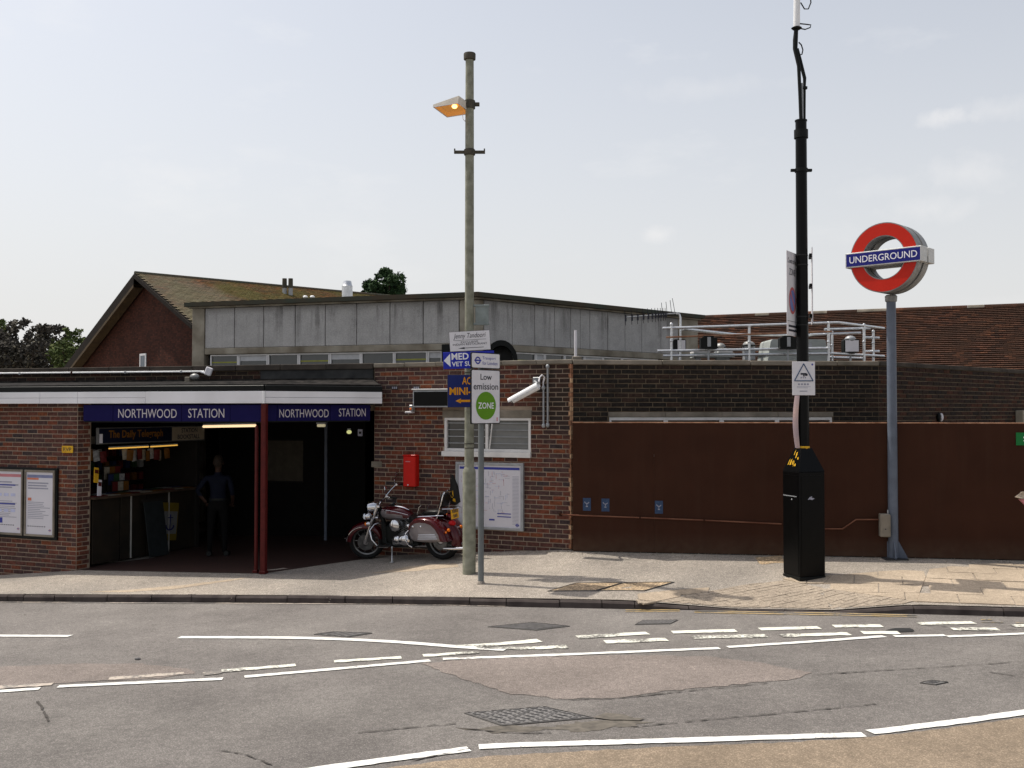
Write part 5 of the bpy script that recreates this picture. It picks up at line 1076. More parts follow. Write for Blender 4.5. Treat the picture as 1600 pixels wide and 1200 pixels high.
t, w, h = board('vet_sign', 'bright blue vet surgery sign with white arrow, second on the lamp column', 'sign', (692, 550.5), 80, 26.5, YL-.12, 2, 2.2, M['sign_blue'])
m = MB(); m.prism([(w*.012, -h*.5), (w*.14, -h*.1), (w*.14, -h*.88)], -.003, -.002); part('arrow', m, M['lettering_white'], t)
lettering('MED', w*.165, -h*.47, w*.5, -h*.08, -.003, M['lettering_white'], t, bold=.025); lettering('VET SU', w*.165, -h*.86, w*.56, -h*.58, -.003, M['lettering_white'], t, bold=.02)
t, w, h = board('cab_sign', 'navy sign with orange lettering and arrow, lowest on the lamp column', 'sign', (699, 585.5), 70, 51, YL-.11, 3, 0.3, M['sign_navy2'], edge=M['lamp_rust'])
lettering('AC', w*.33, -h*.3, w*.53, -h*.07, -.003, M['orange_ink'], t, bold=.02); lettering('MINI-', w*.045, -h*.62, w*.53, -h*.39, -.003, M['orange_ink'], t, bold=.03)
m = MB(); m.box(w*.28, -.003, -h*.84, w*.75, -.002, -h*.77); m.prism([(w*.18, -h*.805), (w*.3, -h*.73), (w*.3, -h*.88)], -.003, -.002); part('arrow', m, M['orange_ink'], t)
# ---- low emission zone sign on its own post
PB = gp(751.5, 912, zpav); YP = PB.y; zq = lambda py: at(752, py, YP).z - PB.z
lez = thing('low_emission_sign', 'white low emission zone sign with green disc on a thin grey post', 'sign', PB)
m = MB(); m.lathe([(0, -.05), (.042, -.05), (.042, zq(556)), (0, zq(556)+.005)], n=18); part('post', m, M['lez_post'], lez, True)
m = MB(); m.lathe([(.043, -.02), (.06, .0), (.055, .02), (.043, .04)], n=16); part('post_collar', m, M['asphalt_pav'], lez, True)
yaw = R(46); k = YP/1600; W_ = 45.2*k/(math.cos(yaw)+.03*math.sin(yaw)); Rz = Matrix.Rotation(yaw, 4, 'Z'); cxp = (756.6-751.5)*k
def lezbox(x0, y0, z0, x1, y1, z1, mat, name, par, b=.02, off=0):
    m = MB(); pts = []
    n = 5; rr = min(b, (x1-x0)/3)
    for (cx, cz, a0) in ((x1-rr, z1-rr, 0), (x0+rr, z1-rr, 90), (x0+rr, z0+rr, 180), (x1-rr, z0+rr, 270)):
        for i in range(n): a = R(a0+90*i/(n-1)); pts.append((cx+rr*math.cos(a), cz+rr*math.sin(a)))
    m.prism(pts, y0, y1, M=Matrix.Translation((cxp, -.03, 0)) @ Rz @ Matrix.Translation((-W_/2, -.03, 0))); return part(name, m, mat, par)
z3, z2, z1, z0 = zq(551.6), zq(576.3), zq(577.8), zq(662.3); e = .012
upper = lezbox(0, 0, z2, W_, .02, z3, M['black'], 'upper_plate', lez); lower = lezbox(0, 0, z0, W_, .02, z1, M['black'], 'lower_plate', lez)
uf = lezbox(e, -.003, z2+e, W_-e, .0, z3-e, M['offwhite'], 'face', upper); lf = lezbox(e, -.003, z0+e, W_-e, 0, z1-e, M['offwhite'], 'face', lower)
fr_ = thing('x', 'x', 'x', (0,0,0)); bpy.data.objects.remove(fr_)
LM = Matrix.Translation((cxp, -.03, 0)) @ Rz @ Matrix.Translation((-W_/2, -.03, 0))
def onlez(o): o.data.transform(LM); return o
hh = z3-z2; onlez(lettering('Transport', W_*.38, z2+hh*.52, W_*.84, z2+hh*.76, -.005, M['ink_blue'], upper)); onlez(lettering('for London', W_*.38, z2+hh*.24, W_*.9, z2+hh*.46, -.005, M['ink_blue'], upper))
m = MB(); r_ = hh*.24; cx, cz = W_*.22, z2+hh*.5
for i in range(28):
    a, b = 2*math.pi*i/28, 2*math.pi*(i+1)/28; m.add([(cx+q*math.cos(v), -.005, cz+q*math.sin(v)) for q, v in ((r_, a), (r_, b), (r_*.62, b), (r_*.62, a))], [(0,1,2,3)])
m.box(cx-r_*1.25, -.006, cz-r_*.19, cx+r_*1.25, -.0052, cz+r_*.19); onlez(part('emblem', m, M['ink_blue'], upper))
hh = z1-z0; onlez(lettering('Low', W_*.31, z0+hh*.81, W_*.7, z0+hh*.92, -.005, M['ink'], lower, bold=.012)); onlez(lettering('emission', W_*.075, z0+hh*.63, W_*.925, z0+hh*.745, -.005, M['ink'], lower, bold=.012))
m = MB(); cz = z0+hh*.335; r_ = hh*.258; m.add([(W_*.5+r_*math.cos(2*math.pi*i/40), -.0055, cz+r_*math.sin(2*math.pi*i/40)) for i in range(40)], [tuple(range(40))]); onlez(part('green_disc', m, M['lez_green'], lower))
onlez(lettering('ZONE', W_*.23, cz-hh*.055, W_*.77, cz+hh*.06, -.0075, M['lettering_white'], lower, bold=.012))
m = MB(); m.box(W_*.87, -.005, z0+hh*.05, W_*.91, -.0042, z0+hh*.12); onlez(part('corner_mark', m, M['ink_pink'], lower))
# ---- black camera column with cabinet base
CB = gp(1250, 910.3, zpav); YC = CB.y; kc = YC/1600
col = thing('cabinet_column', 'tall black column rising from a square black cabinet on the pavement', 'column', CB)
th = R(18); S_ = .41; Rb = Matrix.Rotation(th, 4, 'Z'); zc_ = lambda py: at(1254, py, YC+.25).z - CB.z
hb, hc = zc_(736), zc_(700); ctr = Rb @ Vector((S_/2, S_/2, 0))
m = MB(); m.bbox(0, 0, .07, S_, S_, hb, .008, M=Rb); cab = part('cabinet', m, M['gloss_black'], col)
m = MB(); m.bbox(-.004, -.004, -.05, S_+.004, S_+.004, .068, .004, M=Rb); part('plinth', m, M['black'], col)
m = MB(); r_ = .085; q0 = [(0, 0), (S_, 0), (S_, S_), (0, S_)]; q1 = [(S_/2-r_, S_/2-r_), (S_/2+r_, S_/2-r_), (S_/2+r_, S_/2+r_), (S_/2-r_, S_/2+r_)]
m.add([Rb @ Vector((x, y, hb+.001)) for x, y in q0]+[Rb @ Vector((x, y, hc)) for x, y in q1], [(0,1,5,4),(1,2,6,5),(2,3,7,6),(3,0,4,7),(4,5,6,7)]); part('sloped_top', m, M['gloss_black'], col)
m = MB(); m.box(.03, -.004, .1, S_-.03, -.0005, hb-.05, M=Rb); part('front_door', m, M['gloss_black'], cab); m = MB(); m.box(-.004, .03, .1, -.0005, S_-.03, hb-.05, M=Rb); part('side_door', m, M['gloss_black'], cab)
m = MB(); z_ = zc_(775); m.box(-.007, .06, z_, -.0042, S_-.02, z_+.012, M=Rb); part('scratch_line', m, M['grey_metal'], cab)
m = MB(); m.ball(Rb @ Vector((-.008, S_*.42, z_-.04)), .009, .009, .009, 8, 6); part('lock', m, M['galv'], cab, True)
m = MB(); m.prism([(.13, z_-.035), (.16, z_), (.2, z_+.015), (.19, z_-.005), (.24, z_-.02), (.2, z_-.04), (.165, z_-.03)], -.007, -.0042, M=Rb); part('torn_sticker', m, M['ink_grey'], cab)
zp_, zp1 = hc-.04, zc_(190)
m = MB(); m.cyl(ctr+up*zp_, ctr+up*zp1, .083, .078, 24); part('pole', m, M['gloss_black'], col, True)
m = MB(); m.cyl(ctr+up*zc_(216), ctr+up*zc_(203), .098, n=20); m.cyl(ctr+up*zc_(189.5), ctr+up*zc_(187.5), .086, n=20); part('collar', m, M['black'], col)
z_ = zc_(266); m = MB(); m.bbox(ctr.x-.15, ctr.y-.02, z_-.02, ctr.x+.15, ctr.y+.02, z_+.02, .004); m.cyl(ctr+up*(z_-.025), ctr+up*(z_+.025), .092, n=20); part('band_bracket', m, M['black'], col)
cp = lambda x, y, dy=0: at(x, y, CB.y+ctr.y+dy) - CB
m = MB(); m.tube([cp(1251.5, 192, -.04), cp(1250, 150, -.04), cp(1248, 103, -.03), cp(1242.5, 76), cp(1242.8, 62), cp(1244, 46)], [.024, .024, .026, .034, .036, .03], 10); part('mast', m, M['black'], col, True)
m = MB(); m.tube([cp(1256.5, 192, .03), cp(1257, 135, .03), cp(1257.2, 122, .03), cp(1249.5, 92, .01), cp(1246, 76, .01)], [.022, .02, .026, .028, .02], 8); part('cable_tail', m, M['black'], col, True)
m = MB(); m.tube([cp(1253.5, 190), cp(1253, 130)], .02, 8); part('conduit', m, M['grey_metal'], col, True)
m = MB(); m.lathe([(0, 0), (.055, 0), (.075, .02), (.05, .035), (.042, .04)], Matrix.Translation(cp(1244.5, 46)), 16); part('antenna_flange', m, M['black'], col, True)
m = MB(); m.cyl(cp(1244.7, 43), cp(1245.5, -55), .046, .044, 16); part('antenna', m, M['white'], col, True)
for pts in ([(1251, 4), (1257, 14), (1263, 14), (1267, 4), (1266, -8)], [(1250, 37), (1260, 38), (1267, 39), (1266, 43), (1258, 46), (1248, 44)], [(1248, 66), (1252, 70), (1254.5, 78), (1253, 85), (1248, 86)]):
    m = MB(); m.tube([cp(x, y, -.02) for x, y in pts], .009, 6); part('cable_loop', m, M['black'], col, True)
m = MB(); m.box(ctr.x+.03, ctr.y-.02, zc_(139), ctr.x+.09, ctr.y+.02, zc_(135)); part('clip', m, M['black'], col)
# yellow tape remains
m = MB(); m.lathe([(.0855, zc_(705)), (.0885, zc_(703)), (.0885, zc_(698)), (.0855, zc_(697))], Matrix.Translation(ctr), 20)
sl_a, sl_b = Rb @ Vector((0, 0, hb)), None
def slope(u, v):        # point on the left slope of the cabinet top: u along its foot, v up it
    p0 = Vector((0, S_*(1-u), hb)); q_ = Vector((S_/2-r_, S_/2-r_ + 2*r_*(1-u), hc)); p = p0.lerp(q_, v); return Rb @ (p+Vector((-.004, 0, .003)))
random.seed(5)
for i in range(9):
    u, v, w, h_ = random.uniform(.15, .8), random.uniform(.12, .7), random.uniform(.03, .09), random.uniform(.1, .3)
    m.add([slope(u, v), slope(u+w, v+.03), slope(u+w*.6, v+h_), slope(u-w*.3, v+h_*.7)], [(0,1,2,3)])
solo('tape_remains', m, M['yellow'], 'torn yellow tape around the neck of the black cabinet column', 'tape').location = CB
# ---- signs on the black column
def colsign(name, label, cat, pxc, pyt, pyb, wm, yaw, dy, mat):
    p = at(pxc, pyb, CB.y+ctr.y+dy); h = at(pxc, pyt, CB.y+ctr.y+dy).z-p.z; t = thing(name, label, cat, p, R(yaw)); m = MB(); m.bbox(-wm/2, 0, 0, wm/2, .008, h, .003); part('plate', m, mat, t); return t, wm, h
t, w, h = colsign('cctv_notice', 'white warning notice with blue triangle strapped to the black column', 'notice', 1256, 565, 617.5, .33, 6, -.14, M['offwhite'])
m = MB()
for a, b in (((.03, .2), (w-.03, .2)), ((w-.03, .2), (w/2, h-.03)), ((w/2, h-.03), (.03, .2))):
    a, b = Vector((a[0]-w/2, -.003, a[1])), Vector((b[0]-w/2, -.003, b[1])); m.tube([a, b], .007, 6)
part('triangle', m, plain('notice_blue', (.05,.09,.17), .5), t)
m = MB(); m.bbox(-.045, -.004, .285, .04, -.002, .31, .001); m.bbox(.02, -.004, .27, .055, -.002, .3, .001); m.box(-.008, -.004, .262, .012, -.002, .285); part('camera_symbol', m, M['ink'], t)
printlines(t, [(-.045+.03*i, -.028+.03*i, .235, .255) for i in range(3)]+[(-.085+.043*i, -.055+.043*i, .14, .165) for i in range(4)]+[(-.1, .1, .115, .121), (-.1, .06, .1, .105), (-.06, .05, .05, .062)], -.001, M['ink_grey'], 'print')
m = MB(); m.ball((w/2-.04, -.001, h-.04), .014, .002, .014, 10, 6); part('emblem', m, M['ink_blue'], t)
t, w, h = colsign('parking_sign', 'controlled parking zone sign seen almost edge on, left of the black column', 'sign', 1238.4, 394, 525, .46, 57, -.1, M['offwhite'])
m = MB()
m.add([(.15*math.cos(2*math.pi*i/28), -.003, h*.42+.19*math.sin(2*math.pi*i/28)) for i in range(28)], [tuple(range(28))]); part('red_ring', m, plain('faded_sign_red', (.5,.12,.12), .5), t)
m = MB(); m.add([(.115*math.cos(2*math.pi*i/28), -.005, h*.42+.15*math.sin(2*math.pi*i/28)) for i in range(28)], [tuple(range(28))]); part('blue_disc', m, plain('faded_sign_blue', (.16,.2,.42), .5), t)
m = MB(); m.add([(-.1, -.007, h*.5), (-.075, -.007, h*.52), (.1, -.007, h*.34), (.075, -.007, h*.32)], [(0,1,2,3)]); part('red_slash', m, plain('faded_slash_red', (.5,.14,.14), .5), t)
lettering('Controlled', -.19, h*.86, .19, h*.92, -.003, M['ink'], t); lettering('ZONE', -.13, h*.72, .13, h*.8, -.003, M['ink'], t); [printlines(t, [b_], -.002, M['ink'], 'print') for b_ in ((-.22, .22, .2, .206), (-.17, .17, .12, .15), (-.17, .17, .06, .09))]
t, w, h = colsign('parking_sign', 'white sign seen from its clamped back, right of the black column', 'sign', 1269.5, 389, 506, .42, 76, .12, M['offwhite'])
for f in (.1, .5, .9): m = MB(); m.bbox(-.15, .009, h*f-.025, .12, .045, h*f+.025, .006); part('clamp', m, M['black'], t)
for py in (399, 414, 495, 508): m = MB(); m.lathe([(.0815, zc_(py)-.006), (.085, zc_(py)-.005), (.085, zc_(py)+.005), (.0815, zc_(py)+.006)], Matrix.Translation(ctr), 20); part('strap', m, M['cast_dark'], col)
t = thing('leaflet', 'curled pinkish poster wrapped on the left of the black column below the notice', 'poster', CB+ctr+up*zc_(700)); hL = zc_(618)-zc_(700)
m = MB(); rows = 8
for i in range(rows+1):
    f = i/rows; bulge = .085+.035*math.sin(math.pi*f)
    for a in range(6): an_ = R(150+a*16); m.v.append((math.cos(an_)*(bulge+.02)*(1.0+.1*(a == 0)), math.sin(an_)*.1, hL*f))
m.f = [(i*6+a, i*6+a+1, (i+1)*6+a+1, (i+1)*6+a) for i in range(rows) for a in range(5)]; m.mi = [0]*len(m.f)
part('sheet', m, plain('faded_pink_print', (.36,.25,.22), .8, c2=(.2,.17,.21), scale=3), t, True)
# ---- roundel sign
UB = gp(1396, 872.5, zpav); YU = UB.y; ku = YU/1600; zu = lambda py: at(1395, py, YU).z - UB.z
ug = thing('roundel_sign', 'red and blue UNDERGROUND roundel sign on a tall blue grey post', 'sign', UB)
m = MB(); m.cyl((0, 0, 0), (0, 0, zu(462)), .072, .068, 24); part('post', m, M['grey_paint'], ug, True)
m = MB(); m.lathe([(.069, zu(472)), (.085, zu(471)), (.09, zu(463)), (.07, zu(461))], n=20); part('post_collar', m, M['rim_grey'], ug, True)
for a in (-100, -30, 35, 150):
    m = MB(); m.prism([(.068, .01), (.2, .01), (.2, .03), (.075, .26), (.068, .26)], -.008, .008, M=Matrix.Rotation(R(a), 4, 'Z')); part('base_fin', m, M['grey_paint'], ug)
m = MB(); m.bbox(-.17, -.17, -.02, .17, .17, .012, .006); part('base_plate', m, M['cast_dark'], ug)
PH = R(44); RU = Matrix.Rotation(-PH, 4, 'Z'); RR = 109*ku/2; RI = RR*.61; zc0 = (zu(349.5)+zu(460))/2; T_ = .4; UM = Matrix.Translation((-.03, -.02, zc0)) @ RU
def annulus(r0, r1, y0, y1, n=56):
    m = MB()
    for i in range(n):
        a, b = 2*math.pi*i/n, 2*math.pi*(i+1)/n; c = [(r*math.cos(t), y, r*math.sin(t)) for y in (y0, y1) for r, t in ((r1, a), (r1, b), (r0, b), (r0, a))]
        m.add([UM @ Vector(v) for v in c], [(0,1,2,3),(7,6,5,4),(0,4,5,1),(2,6,7,3)])
    return m
for (y0, y1, tag) in ((-T_/2, -.03, 'front_ring'), (.03, T_/2, 'back_ring')):
    rg = part(tag, annulus(RI, RR, y0, y1), M['rim_grey'], ug, True); s_ = -1 if y0 < 0 else 1; yy = s_*(T_/2+.001)
    part('red_face', annulus(RI+.012, RR-.014, min(yy, yy+s_*.003), max(yy, yy+s_*.003)), M['uground_red'], rg)
part('core_ring', annulus(RI+.03, RR-.05, -.029, .029), M['cast_dark'], ug)
Lb = 1.17; Hb = 23.4*ku/2
for s_, nm in ((-1, 'front_bar'), (1, 'back_bar')):
    y0, y1 = (-T_/2-.04, -.03) if s_ < 0 else (.03, T_/2+.04)
    m = MB(); m.bbox(-Lb/2, y0, -Hb, Lb/2, y1, Hb, .006, M=UM); br = part(nm, m, plain('bar_grey_'+nm, (.55,.55,.53), .45, metal=.1, var=.1), ug)
    yf = y0 if s_ < 0 else y1; m = MB(); m.box(-Lb/2+.018, min(yf, yf+s_*.002), -Hb+.018, Lb/2-.018, max(yf, yf+s_*.002), Hb-.018, M=UM); part('blue_face', m, M['uground_blue'], br)
    if s_ < 0:
        o = lettering('UNDERGROUND', -Lb/2+.07, -Hb*.43, Lb/2-.06, Hb*.47, yf-.004, M['lettering_white'], br, bold=.004); o.data.transform(UM)
# grey electrical box beside it
p = gp(1380, 866, zpav); p = FH.pt(FH.hit(1380, 820)[0], -.03, 0); s_, z1_ = FH.hit(1380, 802); _, z0_ = FH.hit(1380, 837.5); w_ = FH.hit(1388, 820)[0]-FH.hit(1373, 820)[0]
t = thing('junction_box', 'pale grey electrical box fixed to the hoarding left of the roundel post', 'electrical box', FH.pt(s_, 0, z0_), FH.rz)
m = MB(); m.bbox(-w_/2, -.14, 0, w_/2, -.005, z1_-z0_, .008); part('case', m, M['coping'], t); m = MB(); m.bbox(-w_/2-.004, -.155, .01, w_/2+.004, -.142, z1_-z0_-.01, .004); part('lid', m, M['coping'], t); m = MB(); m.cyl((0, -.16, .12), (0, -.154, .12), .009, n=8); part('lock', m, M['ink'], t)
m = MB(); m.cyl((w_*.35, -.08, z1_-z0_), (w_*.35, -.08, z1_-z0_+.06), .01, n=8); part('stub', m, M['grey_metal'], t)
# weeds along the hoarding foot
def weed(c, n, hgt, label):
    t = thing('weed', label, 'plant', c); m = MB(); 
    for i in range(n):
        a = random.uniform(0, 6.28); l_ = random.uniform(.4, 1)*hgt; lean = random.uniform(.2, .9)*l_; w = .008; px_ = Vector((math.cos(a), math.sin(a), 0)); qx = Vector((-px_.y, px_.x, 0))*w
        m.add([-qx, qx, px_*lean*.5+up*l_*.7+qx*1.4, px_*lean*.5+up*l_*.7-qx*1.4, px_*lean+up*l_], [(0,1,2,3),(3,2,4)])
    part('leaves', m, M['leaf_green'], t)
weed(gp(1345, 862, zpav), 26, .14, 'small tuft of weeds by the hoarding left of the roundel post'); weed(gp(1365, 867, zpav), 10, .06, 'tiny low weed on the tarmac beside the roundel base'); weed(gp(889, 858.5, zpav), 8, .04, 'tiny pale weed at the foot of the lit brick corner')
# stone in the road
p = gp(215, 1031); t = thing('stone', 'small dark stone lying alone on the tarmac at left', 'stone', p); m = MB(); m.ball((0, 0, .01), .034, .022, .018, 8, 6); part('stone', m, M['cast_iron'], t)
# ================================================================== BEHIND: concrete hall, houses, roof plant, trees
HC = [(-7.53, 24.1), (-.76, 22.0), (4.95, 27.2), (1.0, 31.0), (-5.6, 27.6)]
HL, HRt = Frame(HC[0], HC[1]), Frame(HC[1], HC[2])
hall = thing('concrete_hall', 'flat roofed ticket hall faced in grey concrete panels with strip windows', 'building', (HC[1][0], HC[1][1], 0))
zt0 = HL.hit(745, 464.5)[1]; zb0 = HL.hit(722, 536)[1]; zw = zb0-.05; 
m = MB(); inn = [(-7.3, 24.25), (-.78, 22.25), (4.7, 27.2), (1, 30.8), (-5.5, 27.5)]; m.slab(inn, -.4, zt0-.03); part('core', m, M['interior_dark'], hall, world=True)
m = MB()
def grow(poly, d):
    c = Vector((sum(p[0] for p in poly)/len(poly), sum(p[1] for p in poly)/len(poly))); return [tuple(Vector(p)+(Vector(p)-c).normalized()*d) for p in poly]
m.slab(grow(HC, .2), zt0+.002, zt0+.1); part('roof_slab', m, M['roof_edge'], hall, world=True)
m = MB(); m.slab(grow(HC, .08), zt0-.04, zt0); part('roof_fillet', m, M['concrete_brown'], hall, world=True)
pxl = [320, 366, 411.5, 461, 508, 557, 609, 661, 717]
def onh(F, name, mat, s0, s1, y0, y1, z0, z1, b=.01):
    m = MB(); m.bbox(s0, y0, z0, s1, y1, z1, b, M=Matrix.Translation((F.a.x, F.a.y, 0)) @ Matrix.Rotation(F.rz, 4, 'Z')); return part(name, m, mat, hall, world=True)
sL = [HL.hit(x, 510)[0] for x in pxl]
for a, b in zip(sL, sL[1:]): onh(HL, 'concrete_panel', M['concrete'], a+.008, b-.008, random.uniform(0, .006), .1, zb0, zt0-.042)
onh(HL, 'corner_post', M['concrete_brown'], 0, sL[0]-.005, -.02, .2, -.4, zt0-.042); onh(HL, 'corner_post', M['concrete_brown'], sL[-1]+.005, HL.L-.02, .02, .3, -.4, zt0-.042)
onh(HL, 'concrete_band', M['concrete_brown'], sL[0], sL[-1], -.01, .12, zb0-.15, zb0-.005)
pxr = [757, 801, 836, 867, 892, 907, 922, 950, 977, 1003, 1033, 1060]; sR = [HRt.hit(x, 510)[0] for x in pxr]
onh(HRt, 'corner_post', M['concrete_brown'], .02, sR[0]-.005, .02, .25, -.4, zt0-.042)
for a, b in zip(sR, sR[1:]): onh(HRt, 'concrete_panel', M['concrete'], a+.006, b-.006, random.uniform(0, .006), .1, zb0, zt0-.042)
onh(HRt, 'concrete_panel', M['concrete_brown'], sR[-1]+.006, HRt.L, 0, .1, zb0, zt0-.042); onh(HRt, 'concrete_band', M['concrete_brown'], sR[0], HRt.L, -.01, .12, zb0-.15, zb0-.005)
whead = plain('white_roof_lining', (.5,.5,.5), .6); ystr = plain('yellow_strip', (.3,.3,.06), .6)
def winrow(F, edges, z1, z0):
    for i, (a, b) in enumerate(zip(edges, edges[1:])):
        m = MB(); Mx = Matrix.Translation((F.a.x, F.a.y, 0)) @ Matrix.Rotation(F.rz, 4, 'Z'); t = .035
        m.bbox(a+.003, .03, z1-t, b-.003, .1, z1, .004, M=Mx); m.bbox(a+.003, .03, z0, a+t, .1, z1-t, .004, M=Mx); m.bbox(b-t, .03, z0, b-.003, .1, z1-t, .004, M=Mx); m.bbox(a+t, .03, z0, b-t, .1, z0+t, .004, M=Mx)
        w = part('window', m, M['white_frame'], hall, world=True); m = MB(); m.box(a+t, .07, z0+t, b-t, .075, z1-t, M=Mx); part('pane', m, M['glass'], w)
        if i % 3 == 1: m = MB(); m.box(a+t, .06, z1-t-.12, b-t, .068, z1-t, M=Mx); part('roof_lining', m, whead, w)
        elif i % 3 == 0: m = MB(); m.box(a+t, .062, z1-t-.16, b-t, .068, z1-t-.13, M=Mx); part('ceiling_strip', m, ystr, w)
wl_ = [HL.hit(x, 560)[0] for x in (327, 371, 417, 465.5, 514, 563, 615, 667, 690)]; winrow(HL, wl_, zb0-.155, zb0-.9)
onh(HL, 'column_pipe', M['black'], wl_[-1]+.02, wl_[-1]+.2, -.06, .1, -.4, zb0-.02)
wr_ = [HRt.hit(x, 552)[0] for x in (800, 839, 853, 884, 915, 944, 974, 1003, 1030)]; winrow(HRt, wr_, zb0-.155, zb0-.9)
onh(HL, 'low_wall', M['interior'], 0.02, HL.L-.02, .1, .2, -.4, zb0-.905); onh(HRt, 'low_wall', M['interior'], 0.02, HRt.L-.02, .1, .2, -.4, zb0-.905)
# dark arched hood by the hall corner
p = at(783, 572, 20.2); t = thing('arched_hood', 'dark curved hood standing on the roof beside the signs', 'hood', (p.x, 20.2, EYE+.55)); kk = 20.2/1600
m = MB(); zz0 = at(783, 572, 20.2).z-EYE-.55; N = 12; oa = [(26*kk*math.cos(math.pi*i/N), zz0+.1+33*kk*math.sin(math.pi*i/N)) for i in range(N+1)]; ia = [(20*kk*math.cos(math.pi*(N-i)/N), zz0+.08+26*kk*math.sin(math.pi*(N-i)/N)) for i in range(N+1)]
m.prism(oa+[(-26*kk, 0), (-20*kk, 0)]+ia+[(20*kk, 0), (26*kk, 0)], 0, .5); part('shell', m, M['black'], t); m = MB(); m.prism([(x*.98, z) for x, z in ia], .3, .33); part('back_panel', m, M['cast_dark'], t)
# ---- left gabled house
K_ = 1.15
ap = at(228, 428.5, 27*K_); gdir = Vector((.677, -.735, 0)); rdir = Vector((.735, .677, 0))
le = 5.6*K_; re_ = 3.35*K_; sl_ = .45; Lr = 13.0
house = thing('brick_house', 'brown brick gable house with mossy tiled roof behind the station', 'house', (ap.x, ap.y, 0))
gl = ap+gdir*-le; gr = ap+gdir*re_; lz = lambda d: ap.z-.12-sl_*d
m = MB(); a0, a1 = ap+gdir*(-le+.35), ap+gdir*(re_-.2)
vs = [Vector((a0.x, a0.y, -1)), Vector((a1.x, a1.y, -1)), Vector((a1.x, a1.y, lz(re_-.2))), Vector((ap.x, ap.y, ap.z-.14)), Vector((a0.x, a0.y, lz(le-.35)))]
m.add(vs+[v+rdir*(Lr-.4) for v in vs], [(0,1,2,3,4),(9,8,7,6,5),(0,5,6,1),(1,6,7,2),(2,7,8,3),(3,8,9,4),(4,9,5,0)])
def hm(name, sc_, sooty=None):
    m_, n, l, b = newmat(name); b.inputs['Roughness'].default_value = .85; b.inputs['Specular IOR Level'].default_value = .05; tc_ = n.new('ShaderNodeNewGeometry'); mp_ = n.new('ShaderNodeMapping'); mp_.inputs['Rotation'].default_value = (R(90), 0, R(0)); v = n.new('ShaderNodeVectorMath'); v.operation = 'DOT_PRODUCT'; v.inputs[1].default_value = gdir
    l.new(tc_.outputs['Position'], v.inputs[0]); s_ = n.new('ShaderNodeSeparateXYZ'); l.new(tc_.outputs['Position'], s_.inputs[0]); c_ = n.new('ShaderNodeCombineXYZ'); l.new(v.outputs['Value'], c_.inputs[0]); l.new(s_.outputs['Z'], c_.inputs[1])
    t_ = n.new('ShaderNodeTexBrick'); t_.inputs['Scale'].default_value = 4.4; t_.inputs['Color1'].default_value = (.07,.026,.018,1); t_.inputs['Color2'].default_value = (.034,.016,.013,1); t_.inputs['Mortar'].default_value = (.034,.02,.015,1); t_.inputs['Mortar Size'].default_value = .02
    l.new(c_.outputs[0], t_.inputs['Vector']); nz = n.new('ShaderNodeTexNoise'); nz.inputs['Scale'].default_value = 1.2; nz.inputs['Detail'].default_value = 6; l.new(tc_.outputs['Position'], nz.inputs['Vector']); mr = n.new('ShaderNodeMapRange'); mr.inputs['To Min'].default_value = .6; mr.inputs['To Max'].default_value = 1.5; l.new(nz.outputs[0], mr.inputs[0]); mu = n.new('ShaderNodeVectorMath'); mu.operation = 'SCALE'; l.new(t_.outputs[0], mu.inputs[0]); l.new(mr.outputs[0], mu.inputs['Scale']); l.new(mu.outputs[0], b.inputs['Base Color']); return m_
part('gable_wall', m, hm('far_brickwork', 1), house, world=True)
def tiled(corner, along, down, L, D, gauge, mat, par, name, tile=.165, step=.024):
    """courses of plain tiles: every tile a shallow tilted piece"""
    mb = MB(); nrm_ = along.cross(down).normalized(); nrm_ = nrm_ if nrm_.z > 0 else -nrm_; nr = int(D/gauge)
    for r in range(nr):
        off = (r % 2)*tile/2; nt = int(L/tile)
        for c in range(nt):
            s_ = c*tile+off; j = random.uniform(0, .006); p0 = corner+along*(s_+.003)+down*(r*gauge); p1 = p0+along*(tile-.006); q = down*(gauge*1.04); lo = nrm_*(step+j); hi = nrm_*.006
            mb.add([p0+hi, p1+hi, p1+q+lo, p0+q+lo, p1+q, p0+q], [(0,1,2,3),(3,2,4,5)])
    return part(name, mb, mat, par, world=True, kind='stuff')
dR = (gdir - up*sl_).normalized(); dL = (-gdir - up*sl_).normalized(); cor = ap - rdir*.35
M['tile_moss'] = brickmat('mossy_roof_tiles', [(.3, (.17,.12,.07)), (.25, (.14,.095,.05)), (.2, (.2,.14,.08)), (.15, (.11,.08,.04)), (.05, (.19,.1,.05))])
